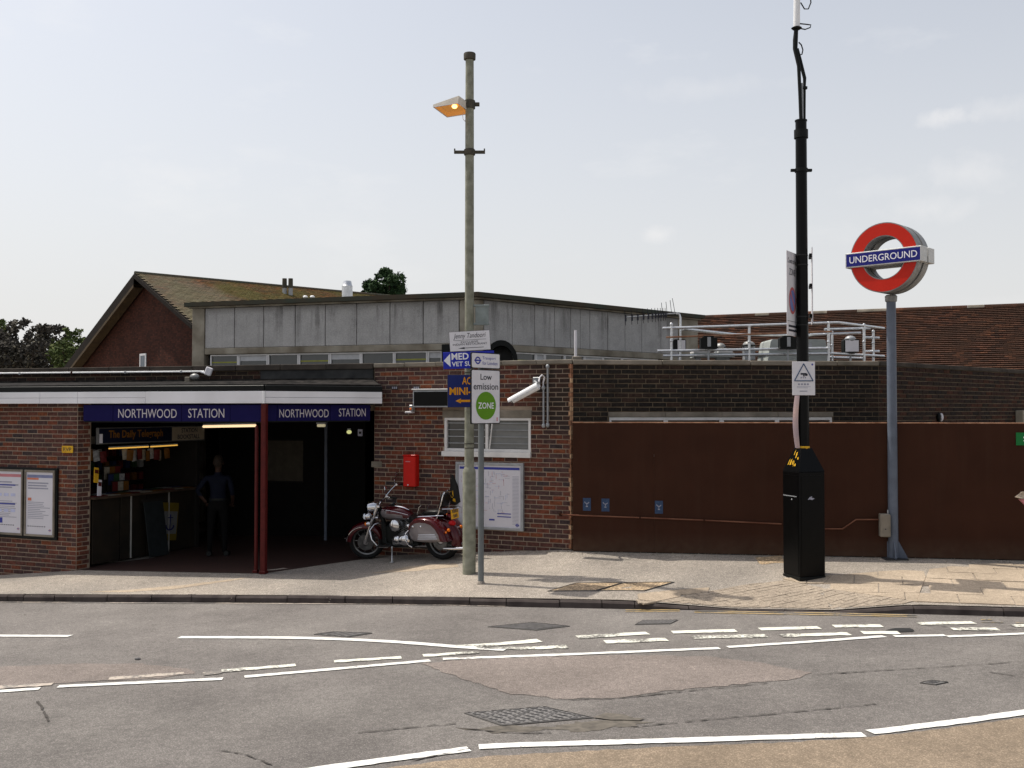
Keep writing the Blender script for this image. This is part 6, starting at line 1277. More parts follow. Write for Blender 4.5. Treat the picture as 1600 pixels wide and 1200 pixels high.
def mossy(name, base, moss, grey, at_pt):
    m_ = brickmat(name, base); n, l = m_.node_tree.nodes, m_.node_tree.links; b = n['Principled BSDF']; src = b.inputs['Base Color'].links[0].from_socket; g_ = n.new('ShaderNodeNewGeometry')
    t_ = n.new('ShaderNodeTexNoise'); t_.inputs['Scale'].default_value = .7; t_.inputs['Detail'].default_value = 9; t_.inputs['Roughness'].default_value = .7; l.new(g_.outputs['Position'], t_.inputs['Vector']); r_ = n.new('ShaderNodeMapRange'); r_.inputs['From Min'].default_value = .38; r_.inputs['From Max'].default_value = .58; r_.inputs['To Max'].default_value = .85; l.new(t_.outputs[0], r_.inputs[0])
    x_ = n.new('ShaderNodeMixRGB'); l.new(r_.outputs[0], x_.inputs['Fac']); l.new(src, x_.inputs['Color1']); x_.inputs['Color2'].default_value = c4(moss)
    t2 = n.new('ShaderNodeTexNoise'); t2.inputs['Scale'].default_value = .6; t2.inputs['Detail'].default_value = 8; l.new(g_.outputs['Position'], t2.inputs['Vector'])
    dt = n.new('ShaderNodeVectorMath'); dt.operation = 'DOT_PRODUCT'; dt.inputs[1].default_value = rdir; l.new(g_.outputs['Position'], dt.inputs[0])      # metres in from the verge
    ma = n.new('ShaderNodeMath'); ma.operation = 'MULTIPLY_ADD'; l.new(t2.outputs[0], ma.inputs[0]); ma.inputs[1].default_value = 6.0; l.new(dt.outputs['Value'], ma.inputs[2])
    r2 = n.new('ShaderNodeMapRange'); r2.inputs['From Min'].default_value = at_pt[0]; r2.inputs['From Max'].default_value = at_pt[0]+1.2; r2.inputs['To Min'].default_value = at_pt[1]; r2.inputs['To Max'].default_value = 0; l.new(ma.outputs[0], r2.inputs[0])
    y_ = n.new('ShaderNodeMixRGB'); l.new(r2.outputs[0], y_.inputs['Fac']); l.new(x_.outputs[0], y_.inputs['Color1']); y_.inputs['Color2'].default_value = c4(grey); l.new(y_.outputs[0], b.inputs['Base Color']); return m_
M['tile_moss'] = mossy('mossy_roof_tiles', [(.3, (.16,.078,.038)), (.25, (.12,.066,.036)), (.2, (.19,.088,.04)), (.15, (.09,.055,.032)), (.05, (.21,.085,.036))], (.12,.11,.036), (.24,.215,.165), (ap.dot(rdir)+4.4, .5))
Dr = re_*math.sqrt(1+sl_*sl_)+.1
tiled(cor, rdir, dR, Lr, Dr, .11, M['tile_moss'], house, 'roof_tiles')
m = MB(); e1 = cor+dR*Dr; m.add([cor-up*.01, cor+rdir*Lr-up*.01, e1+rdir*Lr-up*.01, e1-up*.01, cor-up*.1, cor+rdir*Lr-up*.1, e1+rdir*Lr-up*.1, e1-up*.1], [(0,1,2,3),(4,7,6,5),(0,3,7,4),(1,5,6,2),(2,6,7,3)]); part('roof_slope', m, M['dark_wood'], house, world=True)
Dl = le*math.sqrt(1+sl_*sl_); e2 = cor+dL*Dl
m = MB(); m.add([cor, cor+rdir*Lr, e2+rdir*Lr, e2, cor-up*.1, cor+rdir*Lr-up*.1, e2+rdir*Lr-up*.1, e2-up*.1], [(0,1,2,3),(4,7,6,5),(0,3,7,4),(1,5,6,2),(2,6,7,3)]); part('roof_slope', m, M['dark_wood'], house, world=True)
for d_, D_2, bh in ((dR, Dr, .15), (dL, Dl, .33)):
    m = MB(); c0 = cor-rdir*.03; m.add([c0-up*.03, c0+d_*D_2-up*.03, c0+d_*D_2-up*bh, c0-up*bh]+[v+rdir*.035 for v in (c0-up*.03, c0+d_*D_2-up*.03, c0+d_*D_2-up*bh, c0-up*bh)], [(0,1,2,3),(4,7,6,5),(0,4,5,1),(2,6,7,3)]); part('bargeboard', m, M['dark_wood'], house, world=True)
m = MB(); c0 = cor-rdir*.035-up*.34; m.add([c0, c0+dL*Dl, c0+dL*Dl-up*.09, c0-up*.09]+[v+rdir*.3 for v in (c0, c0+dL*Dl, c0+dL*Dl-up*.09, c0-up*.09)], [(0,1,2,3),(4,7,6,5),(0,4,5,1),(2,6,7,3)]); part('soffit_board', m, M['wood_trim'], house, world=True)
for i in range(int(Lr/.4)): m = MB(); a = cor+rdir*(.4*i+.005)+up*.0; m.cyl(a, a+rdir*.385, .07, n=8); part('ridge_tile', m, M['roof_edge'], house, world=True)
FG = Frame((ap-gdir*6).xy, (ap+gdir*6).xy); s0_, z1_ = FG.hit(219.5, 553); s1_, z0_ = FG.hit(229, 575); GM = Matrix.Translation((FG.a.x, FG.a.y, 0)) @ Matrix.Rotation(FG.rz, 4, 'Z')
m = MB()
for b_ in ((s0_, z1_-.06, s1_, z1_), (s0_, z0_-.5, s1_, z0_-.44), (s0_, z0_-.44, s0_+.06, z1_-.06), (s1_-.06, z0_-.44, s1_, z1_-.06)): m.box(b_[0], -.03, b_[1], b_[2], -.003, b_[3], M=GM)
w_ = part('window', m, M['white'], house, world=True); m = MB(); m.box(s0_+.06, -.018, z0_-.44, s1_-.06, -.008, z1_-.06, M=GM); part('pane', m, plain('bluish_pane', (.12,.15,.18), .1), w_)
for x, lab in ((444.5, 'left one of the two dark flues on the house roof ridge'), (454, 'right one of the two dark flues on the house roof ridge')):
    p = at(x, 462, 33.5); t = thing('flue_pipe', lab, 'flue', p, 0, 'twin roof flues'); kk = 33.5/1600
    m = MB(); m.cyl((0, 0, -.4), (0, 0, 12*kk), .07, n=12); part('pipe', m, M['grey_metal'], t, True); m = MB(); m.lathe([(0, 27*kk), (.075, 27*kk), (.08, 12*kk), (.07, 12*kk)], n=12); part('cowl', m, M['lamp_rust'], t, True); m = MB(); m.lathe([(.2, -.45), (.12, -.1), (.075, 0)], n=12); part('flashing', m, M['black'], t, True)
p = at(542.5, 463, 26); kk = 26/1600; t = thing('silver_flue', 'short silver metal flue on the flat roof behind the concrete parapet', 'flue', p)
m = MB(); m.cyl((0, 0, -.15), (0, 0, 16*kk), .135, n=18); part('pipe', m, M['galv'], t, True); m = MB(); m.lathe([(.14, 16*kk), (.125, 17*kk), (.1, 24*kk), (0, 24*kk)], n=18); part('cap', m, M['galv'], t, True)
for x in (477, 488): p = at(x, 464, 25.3); t = thing('roof_vent', 'tiny white roof vent just behind the concrete parapet, %s' % ('the left one' if x < 480 else 'the right one'), 'vent', p); m = MB(); m.ball((0, 0, 0), .06, .06, .04, 10, 6); part('cap', m, M['white'], t, True); m = MB(); m.cyl((0, 0, -.3), (0, 0, 0), .03, n=8); part('stem', m, M['grey_metal'], t)
# ---- right tiled roof
ra, rb = at(1040, 499.5, 34.6), at(1085, 497.5, 34.0); rc = at(1600, 478, 30.0); al = (rc-rb).normalized(); al.z = 0; al.normalize(); per_ = Vector((al.y, -al.x, 0)); per_ = per_ if per_.y < 0 else -per_
zr = rc.z; c0 = Vector((rb.x, rb.y, zr))-al*1.6; Lh = 15.5; D2 = 6.2; dn = (per_-up*.62).normalized()
h2 = thing('tiled_house', 'long low building with brown clay tiled roof behind the right wall', 'house', (rc.x, rc.y, 0))
M['tile_brown'] = mossy('brown_roof_tiles', [(.28, (.075,.034,.022)), (.24, (.05,.026,.018)), (.2, (.1,.044,.027)), (.16, (.036,.02,.015)), (.12, (.13,.055,.03))], (.05,.028,.019), (.095,.055,.033), (0, 0))
tiled(c0, al, dn, Lh, D2, .115, M['tile_brown'], h2, 'roof_tiles', .2, .042)
m = MB(); q_ = [c0, c0+al*Lh, c0+al*Lh+dn*D2, c0+dn*D2]; m.add([p-up*.015 for p in q_]+[p-up*.12 for p in q_], [(0,1,2,3),(7,6,5,4),(0,4,5,1),(1,5,6,2),(2,6,7,3),(3,7,4,0)]); part('roof_slope', m, M['dark_wood'], h2, world=True)
db = Vector((-per_.x, -per_.y, -.62)).normalized(); m = MB(); q_ = [c0, c0+al*Lh, c0+al*Lh+db*5, c0+db*5]; m.add(q_+[p-up*.12 for p in q_], [(3,2,1,0),(4,5,6,7),(2,6,7,3),(0,3,7,4),(1,5,6,2)]); part('roof_slope', m, M['dark_wood'], h2, world=True)
for i in range(int(Lh/.45)): m = MB(); a = c0+al*(.45*i+.006); m.cyl(a, a+al*.446, .085, n=8); part('ridge_tile', m, M['coping'] if random.random() < .12 else M['tile_brown'], h2, world=True)
m = MB(); w0_ = c0+per_*4.6+al*.4; w1_ = w0_+al*(Lh-.8); w2_ = w1_-per_*9; w3_ = w0_-per_*9; zz1 = zr-4.6*.62-.15; m.slab([(v.x, v.y) for v in (w0_, w1_, w2_, w3_)], -1.5, zz1); part('wall', m, M['brick_far'], h2, world=True)
# ---- guard rail and plant on the station roof
YR = 17.9; RZ = EYE+.55
gr_ = thing('guard_rail', 'galvanised tube guard rail standing on the flat roof', 'railing', at(1200, 566, YR))
def rail(p, q, y0=YR, y1=None, r=.024, nm='rail', mat='galv'):
    a, b = at(p[0], p[1], y0), at(q[0], q[1], y1 or y0); m = MB(); m.cyl(a, b, r, n=10); part(nm, m, M[mat], gr_, True, True)
def post(x, y0_, y1_, Y=YR):
    a, b = at(x, y1_, Y), at(x, y0_, Y); m = MB(); m.cyl((a.x, a.y, RZ+.002), b, .024, n=10); part('post', m, M['galv'], gr_, True, True)
    for yy in (y0_+2, (y0_+y1_)/2): c_ = at(x, yy, Y); m = MB(); m.ball(c_, .03, .03, .034, 8, 6); part('clamp', m, M['galv'], gr_, True, True)
YB = 19.2
rail((1035, 513), (1310, 504)); rail((1310, 504), (1381, 513), YR, YB); rail((1027, 548.5), (1297, 544)); rail((1036, 556), (1297, 552.5)); rail((1297, 552), (1381, 556.5), YR, YB)
rail((1041, 527), (1300, 518), YR-.02, YR-.02, .016, mat='brown_edge'); rail((1288, 514.7), (1360, 513), YB); rail((1266, 523), (1345, 520), YB); rail((1288, 558), (1352, 560), YB); rail((1067, 514), (1152, 523), YR, YB); rail((1152, 523), (1266, 523.5), YB); rail((1349, 527), (1374, 528), YB); rail((1349, 549), (1374, 549), YB)
post(1049, 505, 560); post(1170.6, 508, 561); post(1294.5, 503, 565); post(1300, 517, 562, YB); post(1350, 506, 562, YR+.7); post(1364.5, 516, 556, YB)
def plantbox(name, label, cat, px0, px1, py0, py1, Y, mat, dep=.3, taper=0, extra=None):
    a, b = at(px0, py1, Y), at(px1, py0, Y); t = thing(name, label, cat, ((a.x+b.x)/2, Y+dep/2, a.z)); w, h = b.x-a.x, b.z-a.z; k = taper*w
    m = MB(); m.loft([[Vector((sx*(w/2-kk_), sy*dep/2, zz_)) for sx, sy in ((-1,-1),(1,-1),(1,1),(-1,1))] for zz_, kk_ in ((0, 0), (h*.55, k*.55), (h*.93, k), (h, k+.03))]); part('body', m, mat, t); return t, w, h
vb = plain('pale_vent_casing', (.36,.38,.36), .6, c2=(.28,.3,.28), scale=4)
t, w, h = plantbox('vent_hood', 'large pale grey tapered vent casing behind the guard rail', 'vent', 1199, 1296, 530, 566, 18.6, vb, .8, .06); m = MB(); m.box(-w/2-.01, -.42, h*.36, w/2+.01, .42, h*.4); part('seam', m, M['grey_metal'], t)
for i in range(4): m = MB(); m.box(-w*.3+.16*i, -.418, h*.5, -w*.3+.1+.16*i, -.405, h*.85); part('louvre', m, M['grey_metal'], t)
for (a, b, c, d, lab) in ((1052, 1072, 530, 549, 'white faced black floodlight at the left end of the guard rail'), (1319, 1343, 530, 551, 'white faced black floodlight at the right end of the guard rail')):
    t, w, h = plantbox('floodlight', lab, 'floodlight', a, b, c, d, 18.3, M['black'], .16); m = MB(); m.box(-w*.42 + (.06 if a < 1100 else 0), -.086, h*.08, w*.44, -.081, h*.92); part('glass', m, M['offwhite'], t)
    m = MB(); m.cyl((0, 0, RZ-t.location.z), (0, 0, 0), .02, n=8); part('stand', m, M['grey_metal'], t)
    if a > 1300: m = MB(); m.ball((0, 0, h), w*.36, .1, .07, 14, 8); part('hood', m, M['grey_metal'], t, True)
for (a, b, lab) in ((1095, 1121, 'pair of black box lamps on the middle of the guard rail'), (1219, 1246, 'pair of black box lamps on the guard rail beside the black column')):
    t, w, h = plantbox('box_lamp', lab, 'lamp', a, b, 527, 545, 17.7, M['black'], .14); m = MB(); m.box(-.03, -.076, h*.2, .03, -.071, h*1.02); part('bracket', m, M['grey_metal'], t); m = MB(); m.cyl((0, 0, h*.5-.5), (0, 0, 0), .018, n=8); part('stem', m, M['grey_metal'], t); m = MB(); m.box(-w*.3, -.05, h+.002, w*.3, .05, h+.03); part('top_plate', m, M['black'], t)
for (a, b, c, d, lab) in ((1164, 1180, 533, 562, 'small grey domed vent behind the middle of the guard rail'), (1120, 1134, 536, 562, 'small pale domed vent left of the grey one')):
    t, w, h = plantbox('roof_vent', lab, 'vent', a, b, c+6, d, 19.0, M['grey_metal'], .2); m = MB(); m.ball((0, 0, h), w*.6, .14, .08, 12, 8); part('dome', m, M['rim_grey'], t, True); m = MB(); m.lathe([(w*.5, h-.02), (w*.75, h-.02), (w*.75, h), (w*.5, h)], n=14); part('rim', m, M['black'], t)
t, w, h = plantbox('cable_tray', 'low pale boxes lying on the roof behind the left guard rail', 'roof box', 1084, 1148, 551, 558, 18.9, vb, .4); m = MB(); m.box(-w/2, -.21, h+.002, -w*.1, .2, h+.03); part('lid', m, M['white_frame'], t); m = MB(); m.box(w*.1, -.21, h+.002, w*.45, .2, h+.03); part('lid', m, M['white_frame'], t)
for i in (-1, 1): m = MB(); m.box(i*w*.35-.04, -.1, -.12, i*w*.35+.04, .1, -.002); part('foot', m, M['grey_metal'], t)
# yagi aerial
YA = 18.2; t = thing('aerial', 'long horizontal television aerial above the left end of the guard rail', 'aerial', at(1063, 512, YA))
m = MB(); m.tube([at(1063, 563, YA), at(1063, 496, YA), at(1061.5, 491, YA), at(1057, 489.5, YA)], .02, 8); part('mast', m, M['galv'], t, True, True)
m = MB(); m.cyl(at(977, 496, YA), at(1056, 489.5, YA), .012, n=8); part('boom', m, M['grey_metal'], t, True, True)
for i, x in enumerate((977.5, 987.5, 996.5, 1005.5, 1013, 1019.5, 1024.5, 1029, 1033, 1037, 1040.5)):
    y = 496-(x-977)*.082; c_ = at(x, y, YA); m = MB(); l_ = .12-.003*i; m.cyl(c_-up*l_*.6, c_+up*l_*.35, .017, n=6); m.cyl(c_-up*l_*1.1+Vector((.01, .1, 0)), c_+up*l_*1.1+Vector((-.03, -.1, 0)), .005, n=5); part('element', m, M['ink'], t, world=True)
for x0, x1, y1 in ((1035, 1033.5, 473), (1042.5, 1040.5, 471.5), (1049.5, 1047, 469), (1055, 1050.5, 466)): m = MB(); m.cyl(at(x0, 491, YA), at(x1, y1, YA), .005, n=5); part('element', m, M['ink'], t, world=True)
p = at(899.5, 560, 17.2); t = thing('white_pole', 'thin white pole standing on the roof above the brick corner', 'pole', (p.x, 17.2, RZ)); m = MB(); m.cyl((0, 0, .002), (0, 0, at(899, 516, 17.2).z-RZ), .024, n=10); part('pole', m, M['offwhite'], t, True); m = MB(); m.bbox(-.06, -.06, 0, .1, .06, at(899, 557, 17.2).z-RZ, .01); part('foot', m, M['coping'], t)
# conduit line and floodlight on the canopy roof in front of the parapet
a, b = FP.hit(0, 583), FP.hit(322, 580.5); t = thing('conduit_pipe', 'long white conduit running along the dark parapet above the canopy', 'pipe', FP.pt(b[0], -.06, b[1]), FP.rz)
m = MB(); m.cyl((-(b[0]-a[0])-2.5, 0, a[1]-b[1]), (0, 0, 0), .017, n=8); part('pipe', m, M['white'], t, True)
for i in range(5): m = MB(); m.bbox(-.5-1.2*i, -.022, -.024, -.46-1.2*i, .045, .024, .004); part('saddle', m, M['brown'] if i == 2 else M['grey_metal'], t)
q = FP.hit(333, 581); t = thing('floodlight', 'small white floodlight at the end of the conduit above the canopy', 'floodlight', FP.pt(q[0], -.16, q[1]), FP.rz+R(20))
m = MB(); m.bbox(-.05, -.05, -.07, .07, .03, .08, .012, M=Matrix.Rotation(R(20), 4, 'Y')); part('head', m, M['offwhite'], t); m = MB(); m.tube([(-.02, .03, -.02), (-.1, .06, -.02), (-.16, .08, -.0)], .02, 8); part('bracket', m, M['galv'], t, True)
q = FP.hit(316, 593); t = thing('sensor_box', 'small grey sensor box with hood on the canopy roof under the floodlight', 'sensor', FP.pt(q[0], -.3, q[1]-.06), FP.rz)
m = MB(); m.bbox(-.13, -.06, -.04, -.03, .04, .1, .01); part('case', m, M['coping'], t); m = MB(); m.ball((.04, -.0, .1), .09, .07, .06, 12, 8); part('hood', m, M['rim_grey'], t, True)
# ---- trees
def tree(name, label, base, crown, mats, n, leaf, grp=None, trunk=.3, limbs=7):
    t = thing(name, label, 'tree', base, 0, grp); cs = [Vector(c[:3])-Vector(base) for c in crown]; m = MB(); top_ = max(c.z for c in cs)
    m.tube([Vector((0, 0, -.5)), Vector((.1, 0, top_*.3)), Vector((0, .05, top_*.62))], [trunk, trunk*.75, trunk*.4], 8)
    for c in cs[:limbs]: m.tube([Vector((.05, 0, top_*.3)), Vector((c.x*.5, c.y*.5, top_*.3+(c.z-top_*.3)*.55)), c], [trunk*.4, trunk*.22, .03], 6)
    part('trunk', m, M['bark'], t, True); rs_ = [c[3] for c in crown]; tot = sum(r**2 for r in rs_); k_ = max(1, len(mats)); mbs = [MB() for _ in mats]
    for c, r, cr_ in zip(cs, rs_, crown):
        mi = cr_[4] if len(cr_) > 4 else 0
        for _ in range(int(n*r*r/tot)):
            d_ = Vector((random.gauss(0, 1), random.gauss(0, 1), random.gauss(0, 1))).normalized(); rad = r*(random.random()**.33)*random.uniform(.75, 1.12); p = c+Vector((d_.x*rad, d_.y*rad, d_.z*rad*.85)); a = Vector((random.gauss(0, 1), random.gauss(0, 1), random.gauss(0, 1))).normalized(); b_ = a.orthogonal().normalized(); s_ = leaf*random.uniform(.6, 1.4)
            mbs[mi].add([p-a*s_, p+b_*s_*.55, p+a*s_, p-b_*s_*.55], [(0,1,2,3)])
    for mb, mt in zip(mbs, mats):
        if mb.v: part('crown', mb, mt, t, kind='stuff')
def blobs(box, Y, n, r0, r1, mi=0, dy=1.6):
    o = []
    for _ in range(n):
        x = random.uniform(box[0], box[2]); y = random.uniform(box[1], box[3]); r = random.uniform(r0, r1); Yq = Y+random.uniform(-dy, dy); p = at(x, y, Yq); o.append((p.x, Yq, p.z, r, mi))
    return o
random.seed(21)
def spray(x0, y0, x1, y1, Y, n, r0, r1):      # an arching branch end of small leaf clumps
    o = []
    for i in range(n):
        f = i/(n-1); x = x0+(x1-x0)*f+random.uniform(-3, 3); y = y0+(y1-y0)*f-8*math.sin(math.pi*f)+random.uniform(-2.5, 2.5); p = at(x, y, Y+random.uniform(-.6, .6)); o.append((p.x, p.y, p.z, r0+(r1-r0)*f))
    return o
bt = blobs((-15, 550, 100, 590), 40, 16, .45, .8)+blobs((-10, 525, 30, 550), 40, 7, .22, .42)+blobs((60, 532, 105, 552), 40, 6, .2, .38)
for a in ((5, 530, 30, 502), (20, 525, 48, 503), (0, 525, -30, 505), (58, 540, 62, 508), (66, 535, 84, 510), (80, 535, 100, 512), (92, 545, 112, 524), (40, 545, 52, 515), (70, 530, 70, 512)): bt += spray(*a, 40, 8, .24, .1)
tree('dark_tree', 'dark grey leaved tree behind the left house', (at(40, 560, 40).x, 40, -1.5), bt, [M['leaf_purple']], 9500, .075, 'trees behind the station')
gt = blobs((-90, 535, 8, 580), 44, 14, .5, .9)
for a in ((-10, 530, -30, 500), (0, 528, 6, 503)): gt += spray(*a, 44, 5, .3, .14)
tree('green_tree', 'paler green leaved tree at the far left behind the dark tree', (at(-30, 560, 44).x, 44, -1.5), gt, [M['leaf_green']], 8000, .08, 'trees behind the station')
g2 = blobs((95, 545, 135, 585), 37, 12, .25, .5)
for a in ((108, 545, 106, 515), (116, 545, 124, 518), (125, 548, 131, 530)): g2 += spray(*a, 37, 5, .22, .09)
tree('green_tree', 'loose green tree between the dark tree and the house gable', (at(125, 560, 37).x, 37, -1.5), g2, [M['leaf_green']], 4200, .065, 'trees behind the station')
cb = at(600, 450, 46); tree('evergreen_tree', 'single dense dark evergreen showing above the concrete hall', (cb.x, 46, -1.5), blobs((577, 432, 624, 470), 46, 16, .3, .5)+blobs((588, 425, 612, 436), 46, 5, .18, .32)+blobs((570, 445, 632, 480), 46, 14, .25, .42)+blobs((575, 470, 628, 530), 46, 10, .5, .9), [M['leaf_dark']], 16000, .075, 'trees behind the station')
# ================================================================== MOTORCYCLE (local: +x forward, +y its left side, z up)
def solve_contact(px_, py_): return gp(px_, py_, zpav)
rp = solve_contact(694, 874)
_f = Vector((math.cos(R(151)), math.sin(R(151))))*1.62; PITCH_B = math.atan2(rp.z-zpav(rp.x+_f.x, rp.y+_f.y), 1.62)
bike = thing('motorcycle', 'maroon and silver cruiser motorcycle parked against the brick wall by the entrance', 'motorcycle', rp, R(151), rot=Euler((R(-3), PITCH_B, R(151))))
WB, WR_ = 1.62, .325
bike.scale = (.94, .94, .94)
YX = Matrix.Rotation(R(90), 4, 'X')
def wheel(x, wdt, steer=0):
    T = Matrix.Translation((x, 0, WR_)) @ YX; h = wdt/2
    m = MB(); m.lathe([(WR_-.085, -h*.75), (WR_-.05, -h), (WR_-.015, -h*.8), (WR_, -h*.3), (WR_, h*.3), (WR_-.015, h*.8), (WR_-.05, h), (WR_-.085, h*.75)], T, 40, closed=True); w = part('wheel', m, M['rubber'], bike, True)
    m = MB(); m.lathe([(WR_-.083, -h*.6), (WR_-.105, -h*.45), (WR_-.11, 0), (WR_-.105, h*.45), (WR_-.083, h*.6), (WR_-.095, 0)], T, 40, closed=True); part('rim', m, M['engine'], w, True)
    m = MB(); m.lathe([(0, -.07), (.05, -.07), (.055, -.03), (.035, 0), (.055, .03), (.05, .07), (0, .07)], T, 20); part('hub', m, M['chrome'], w, True)
    for i in range(9): a = R(40*i); m = MB(); m.tube([(x+.045*math.cos(a), .03*(1 if i % 2 else -1), WR_+.045*math.sin(a)), (x+(WR_-.1)*math.cos(a+.15), 0, WR_+(WR_-.1)*math.sin(a+.15))], .009, 6); part('spoke', m, M['engine'], w, True)
    m = MB(); m.lathe([(.06, -.085), (.145, -.085), (.145, -.079), (.06, -.079)], T, 28, closed=True); part('brake_disc', m, M['engine'], w)
    m = MB(); m.lathe([(.06, .079), (.145, .079), (.145, .085), (.06, .085)], T, 28, closed=True); part('brake_disc', m, M['engine'], w)
wheel(0, .17); wheel(WB, .14)
def fender(x, r, a0, a1, wdt, drop, mat, name):
    N, K = 16, 8; rg = []
    for i in range(N+1):
        a = R(a0+(a1-a0)*i/N); f = math.sin(math.pi*i/N)**.5
        ring = [Vector((x+(r-drop*(1-math.cos(R(-90+180*k/K)))*.9)*math.cos(a), wdt/2*math.sin(R(-90+180*k/K)), WR_+(r-drop*(1-math.cos(R(-90+180*k/K)))*.9)*math.sin(a))) for k in range(K+1)]
        inner = [v+(Vector((x, v.y*.94, WR_))-v)*.03 for v in reversed(ring)]; rg.append(ring+inner)
    m = MB(); m.loft(rg); return part(name, m, mat, bike, True)
ff = fender(WB, WR_+.035, 8, 172, .19, .1, M['maroon'], 'front_fender'); fender(0, WR_+.05, 25, 195, .24, .12, M['maroon'], 'rear_fender')
m = MB(); m.tube([(WB+(WR_+.0)*math.cos(R(a))+.02, .1, WR_+(WR_-.03)*math.sin(R(a))+.0) for a in range(12, 100, 8)], .008, 6); m.tube([(WB+.36, .08, .44), (WB+.38, 0, .45), (WB+.36, -.08, .44)], .009, 6); part('fender_trim', m, M['chrome'], ff, True)
for s_ in (-1, 1):
    m = MB(); m.tube([(WB, s_*.1, WR_), (WB-.14, s_*.1, .62)], [.034, .03], 12); m.tube([(WB-.14, s_*.1, .62), (1.28, s_*.1, 1.0)], .024, 12); part('fork_leg', m, M['chrome'], bike, True)
    m = MB(); m.tube([(WB-.15, s_*.1, .64), (1.3, s_*.1, .94)], [.04, .036], 12); part('fork_shroud', m, M['chrome'], bike, True)
    hb_ = [(1.25, s_*.07, 1.0), (1.22, s_*.1, 1.04), (1.1, s_*.25, 1.15), (1.03, s_*.36, 1.2), (.94, s_*.41, 1.19)]; m = MB(); m.tube(hb_, .0145, 8); part('handlebar', m, M['chrome'], bike, True)
    m = MB(); m.tube([(.95, s_*.405, 1.19), (.83, s_*.45, 1.175)], .019, 10); part('grip', m, M['rubber'], bike, True)
    m = MB(); m.tube([(1.0, s_*.37, 1.2), (1.06, s_*.42, 1.19), (.92, s_*.5, 1.18)], .006, 6); m.bbox(.98, s_*.38-.03, 1.185, 1.04, s_*.38+.03, 1.225, .008); part('lever', m, M['chrome'], bike, True)
    m = MB(); m.tube([(1.02, s_*.37, 1.21), (1.04, s_*.4, 1.28), (1.01, s_*.44, 1.34)], .007, 6); mr_ = part('mirror', m, M['chrome'], bike, True)
    m = MB(); m.ball((.995, s_*.46, 1.37), .022, .068, .048, 14, 10); part('mirror_shell', m, M['chrome'], mr_, True)
    m = MB(); m.ball((1.47, s_*.18, .83), .075, .065, .065, 14, 10); sp_ = part('spot_lamp', m, M['chrome'], bike, True); m = MB(); m.ball((1.51, s_*.18, .83), .045, .058, .058, 14, 10); part('lens', m, M['lens'], sp_, True)
    m = MB(); m.ball((1.46, s_*.27, .72), .055, .04, .04, 12, 8); ti_ = part('turn_signal', m, M['chrome'], bike, True); m = MB(); m.ball((1.49, s_*.27, .72), .035, .035, .035, 12, 8); part('lens', m, M['amber'], ti_, True)
m = MB(); m.tube([(1.4, -.28, .75), (1.4, -.18, .77), (1.4, .18, .77), (1.4, .28, .75)], .012, 8); part('light_bar', m, M['chrome'], bike, True)
m = MB(); m.lathe([(0, -.13), (.06, -.12), (.1, -.05), (.11, .03), (.108, .05), (.095, .055)], Matrix.Translation((1.42, 0, .94)) @ Matrix.Rotation(R(90), 4, 'Y'), 24); hl = part('headlight', m, M['chrome'], bike, True); m = MB(); m.ball((1.46, 0, .94), .04, .096, .096, 16, 10); part('lens', m, M['lens'], hl, True)
m = MB(); m.bbox(1.24, -.13, .94, 1.3, .13, .985, .01); m.bbox(1.3, -.13, .74, 1.36, .13, .785, .01); part('triple_clamp', m, M['chrome'], bike)
m = MB(); m.tube([(1.3, 0, .98), (1.2, 0, .62)], .04, 10); m.tube([(1.24, .03, .84), (.95, .06, .74), (.5, .08, .66), (.2, .1, .5)], .024, 8); m.tube([(1.2, .06, .66), (1.1, .12, .3), (.9, .14, .25), (.4, .14, .28)], .02, 8); m.tube([(1.24, -.03, .84), (.95, -.06, .74), (.5, -.08, .66), (.2, -.1, .5)], .024, 8); m.tube([(1.2, -.06, .66), (1.1, -.12, .3), (.9, -.14, .25), (.4, -.14, .28)], .02, 8); part('frame', m, M['black'], bike, True)
def sec(x, cy, cz, w, h, n=16, e=2.2, flat=0):
    o = []
    for i in range(n):
        a = 2*math.pi*i/n; c, s2 = math.cos(a), math.sin(a); o.append(Vector((x, cy+w*math.copysign(abs(c)**(2/e), c), cz+h*math.copysign(abs(s2)**(2/e), s2)*(1-flat*(s2 < 0)))))
    return o
tk = [(1.22, .83, .06, .05), (1.16, .83, .12, .1), (1.02, .83, .165, .13), (.86, .82, .175, .13), (.7, .79, .14, .11), (.56, .75, .09, .07), (.48, .73, .05, .03)]
m = MB(); m.loft([sec(x, 0, z, w, h) for x, z, w, h in tk]); nf = len(m.f); m.mi = [(1 if (sum(m.v[i][2] for i in f)/len(f)) < 1.02-.26*(1.22-sum(m.v[i][0] for i in f)/len(f)) - .12 else 0) for f in m.f]
tank = part('fuel_tank', m, [M['maroon'], M['silver']], bike, True)
m = MB(); m.tube([(1.1, .168*1.0, .9), (.95, .18, .885), (.75, .165, .845), (.58, .1, .79)], .005, 6); part('pinstripe', m, M['chrome'], tank, True)
m = MB(); m.loft([sec(x, 0, z, w, h, 12) for x, z, w, h in ((1.12, .925, .03, .02), (1.02, .955, .07, .025), (.88, .945, .07, .025), (.72, .905, .05, .02), (.62, .865, .02, .01))]); ds = part('tank_console', m, M['chrome'], bike, True); m = MB(); m.cyl((.98, 0, .975), (.985, 0, .988), .055, n=18); part('speedometer', m, M['glass'], ds, True)
m = MB(); m.loft([sec(x, 0, z, w, h, 16, 2.6) for x, z, w, h in ((.6, .74, .08, .03), (.52, .735, .12, .05), (.36, .7, .17, .055), (.2, .7, .18, .06), (.1, .76, .15, .08), (.06, .79, .12, .06))]); part('rider_seat', m, M['leather'], bike, True)
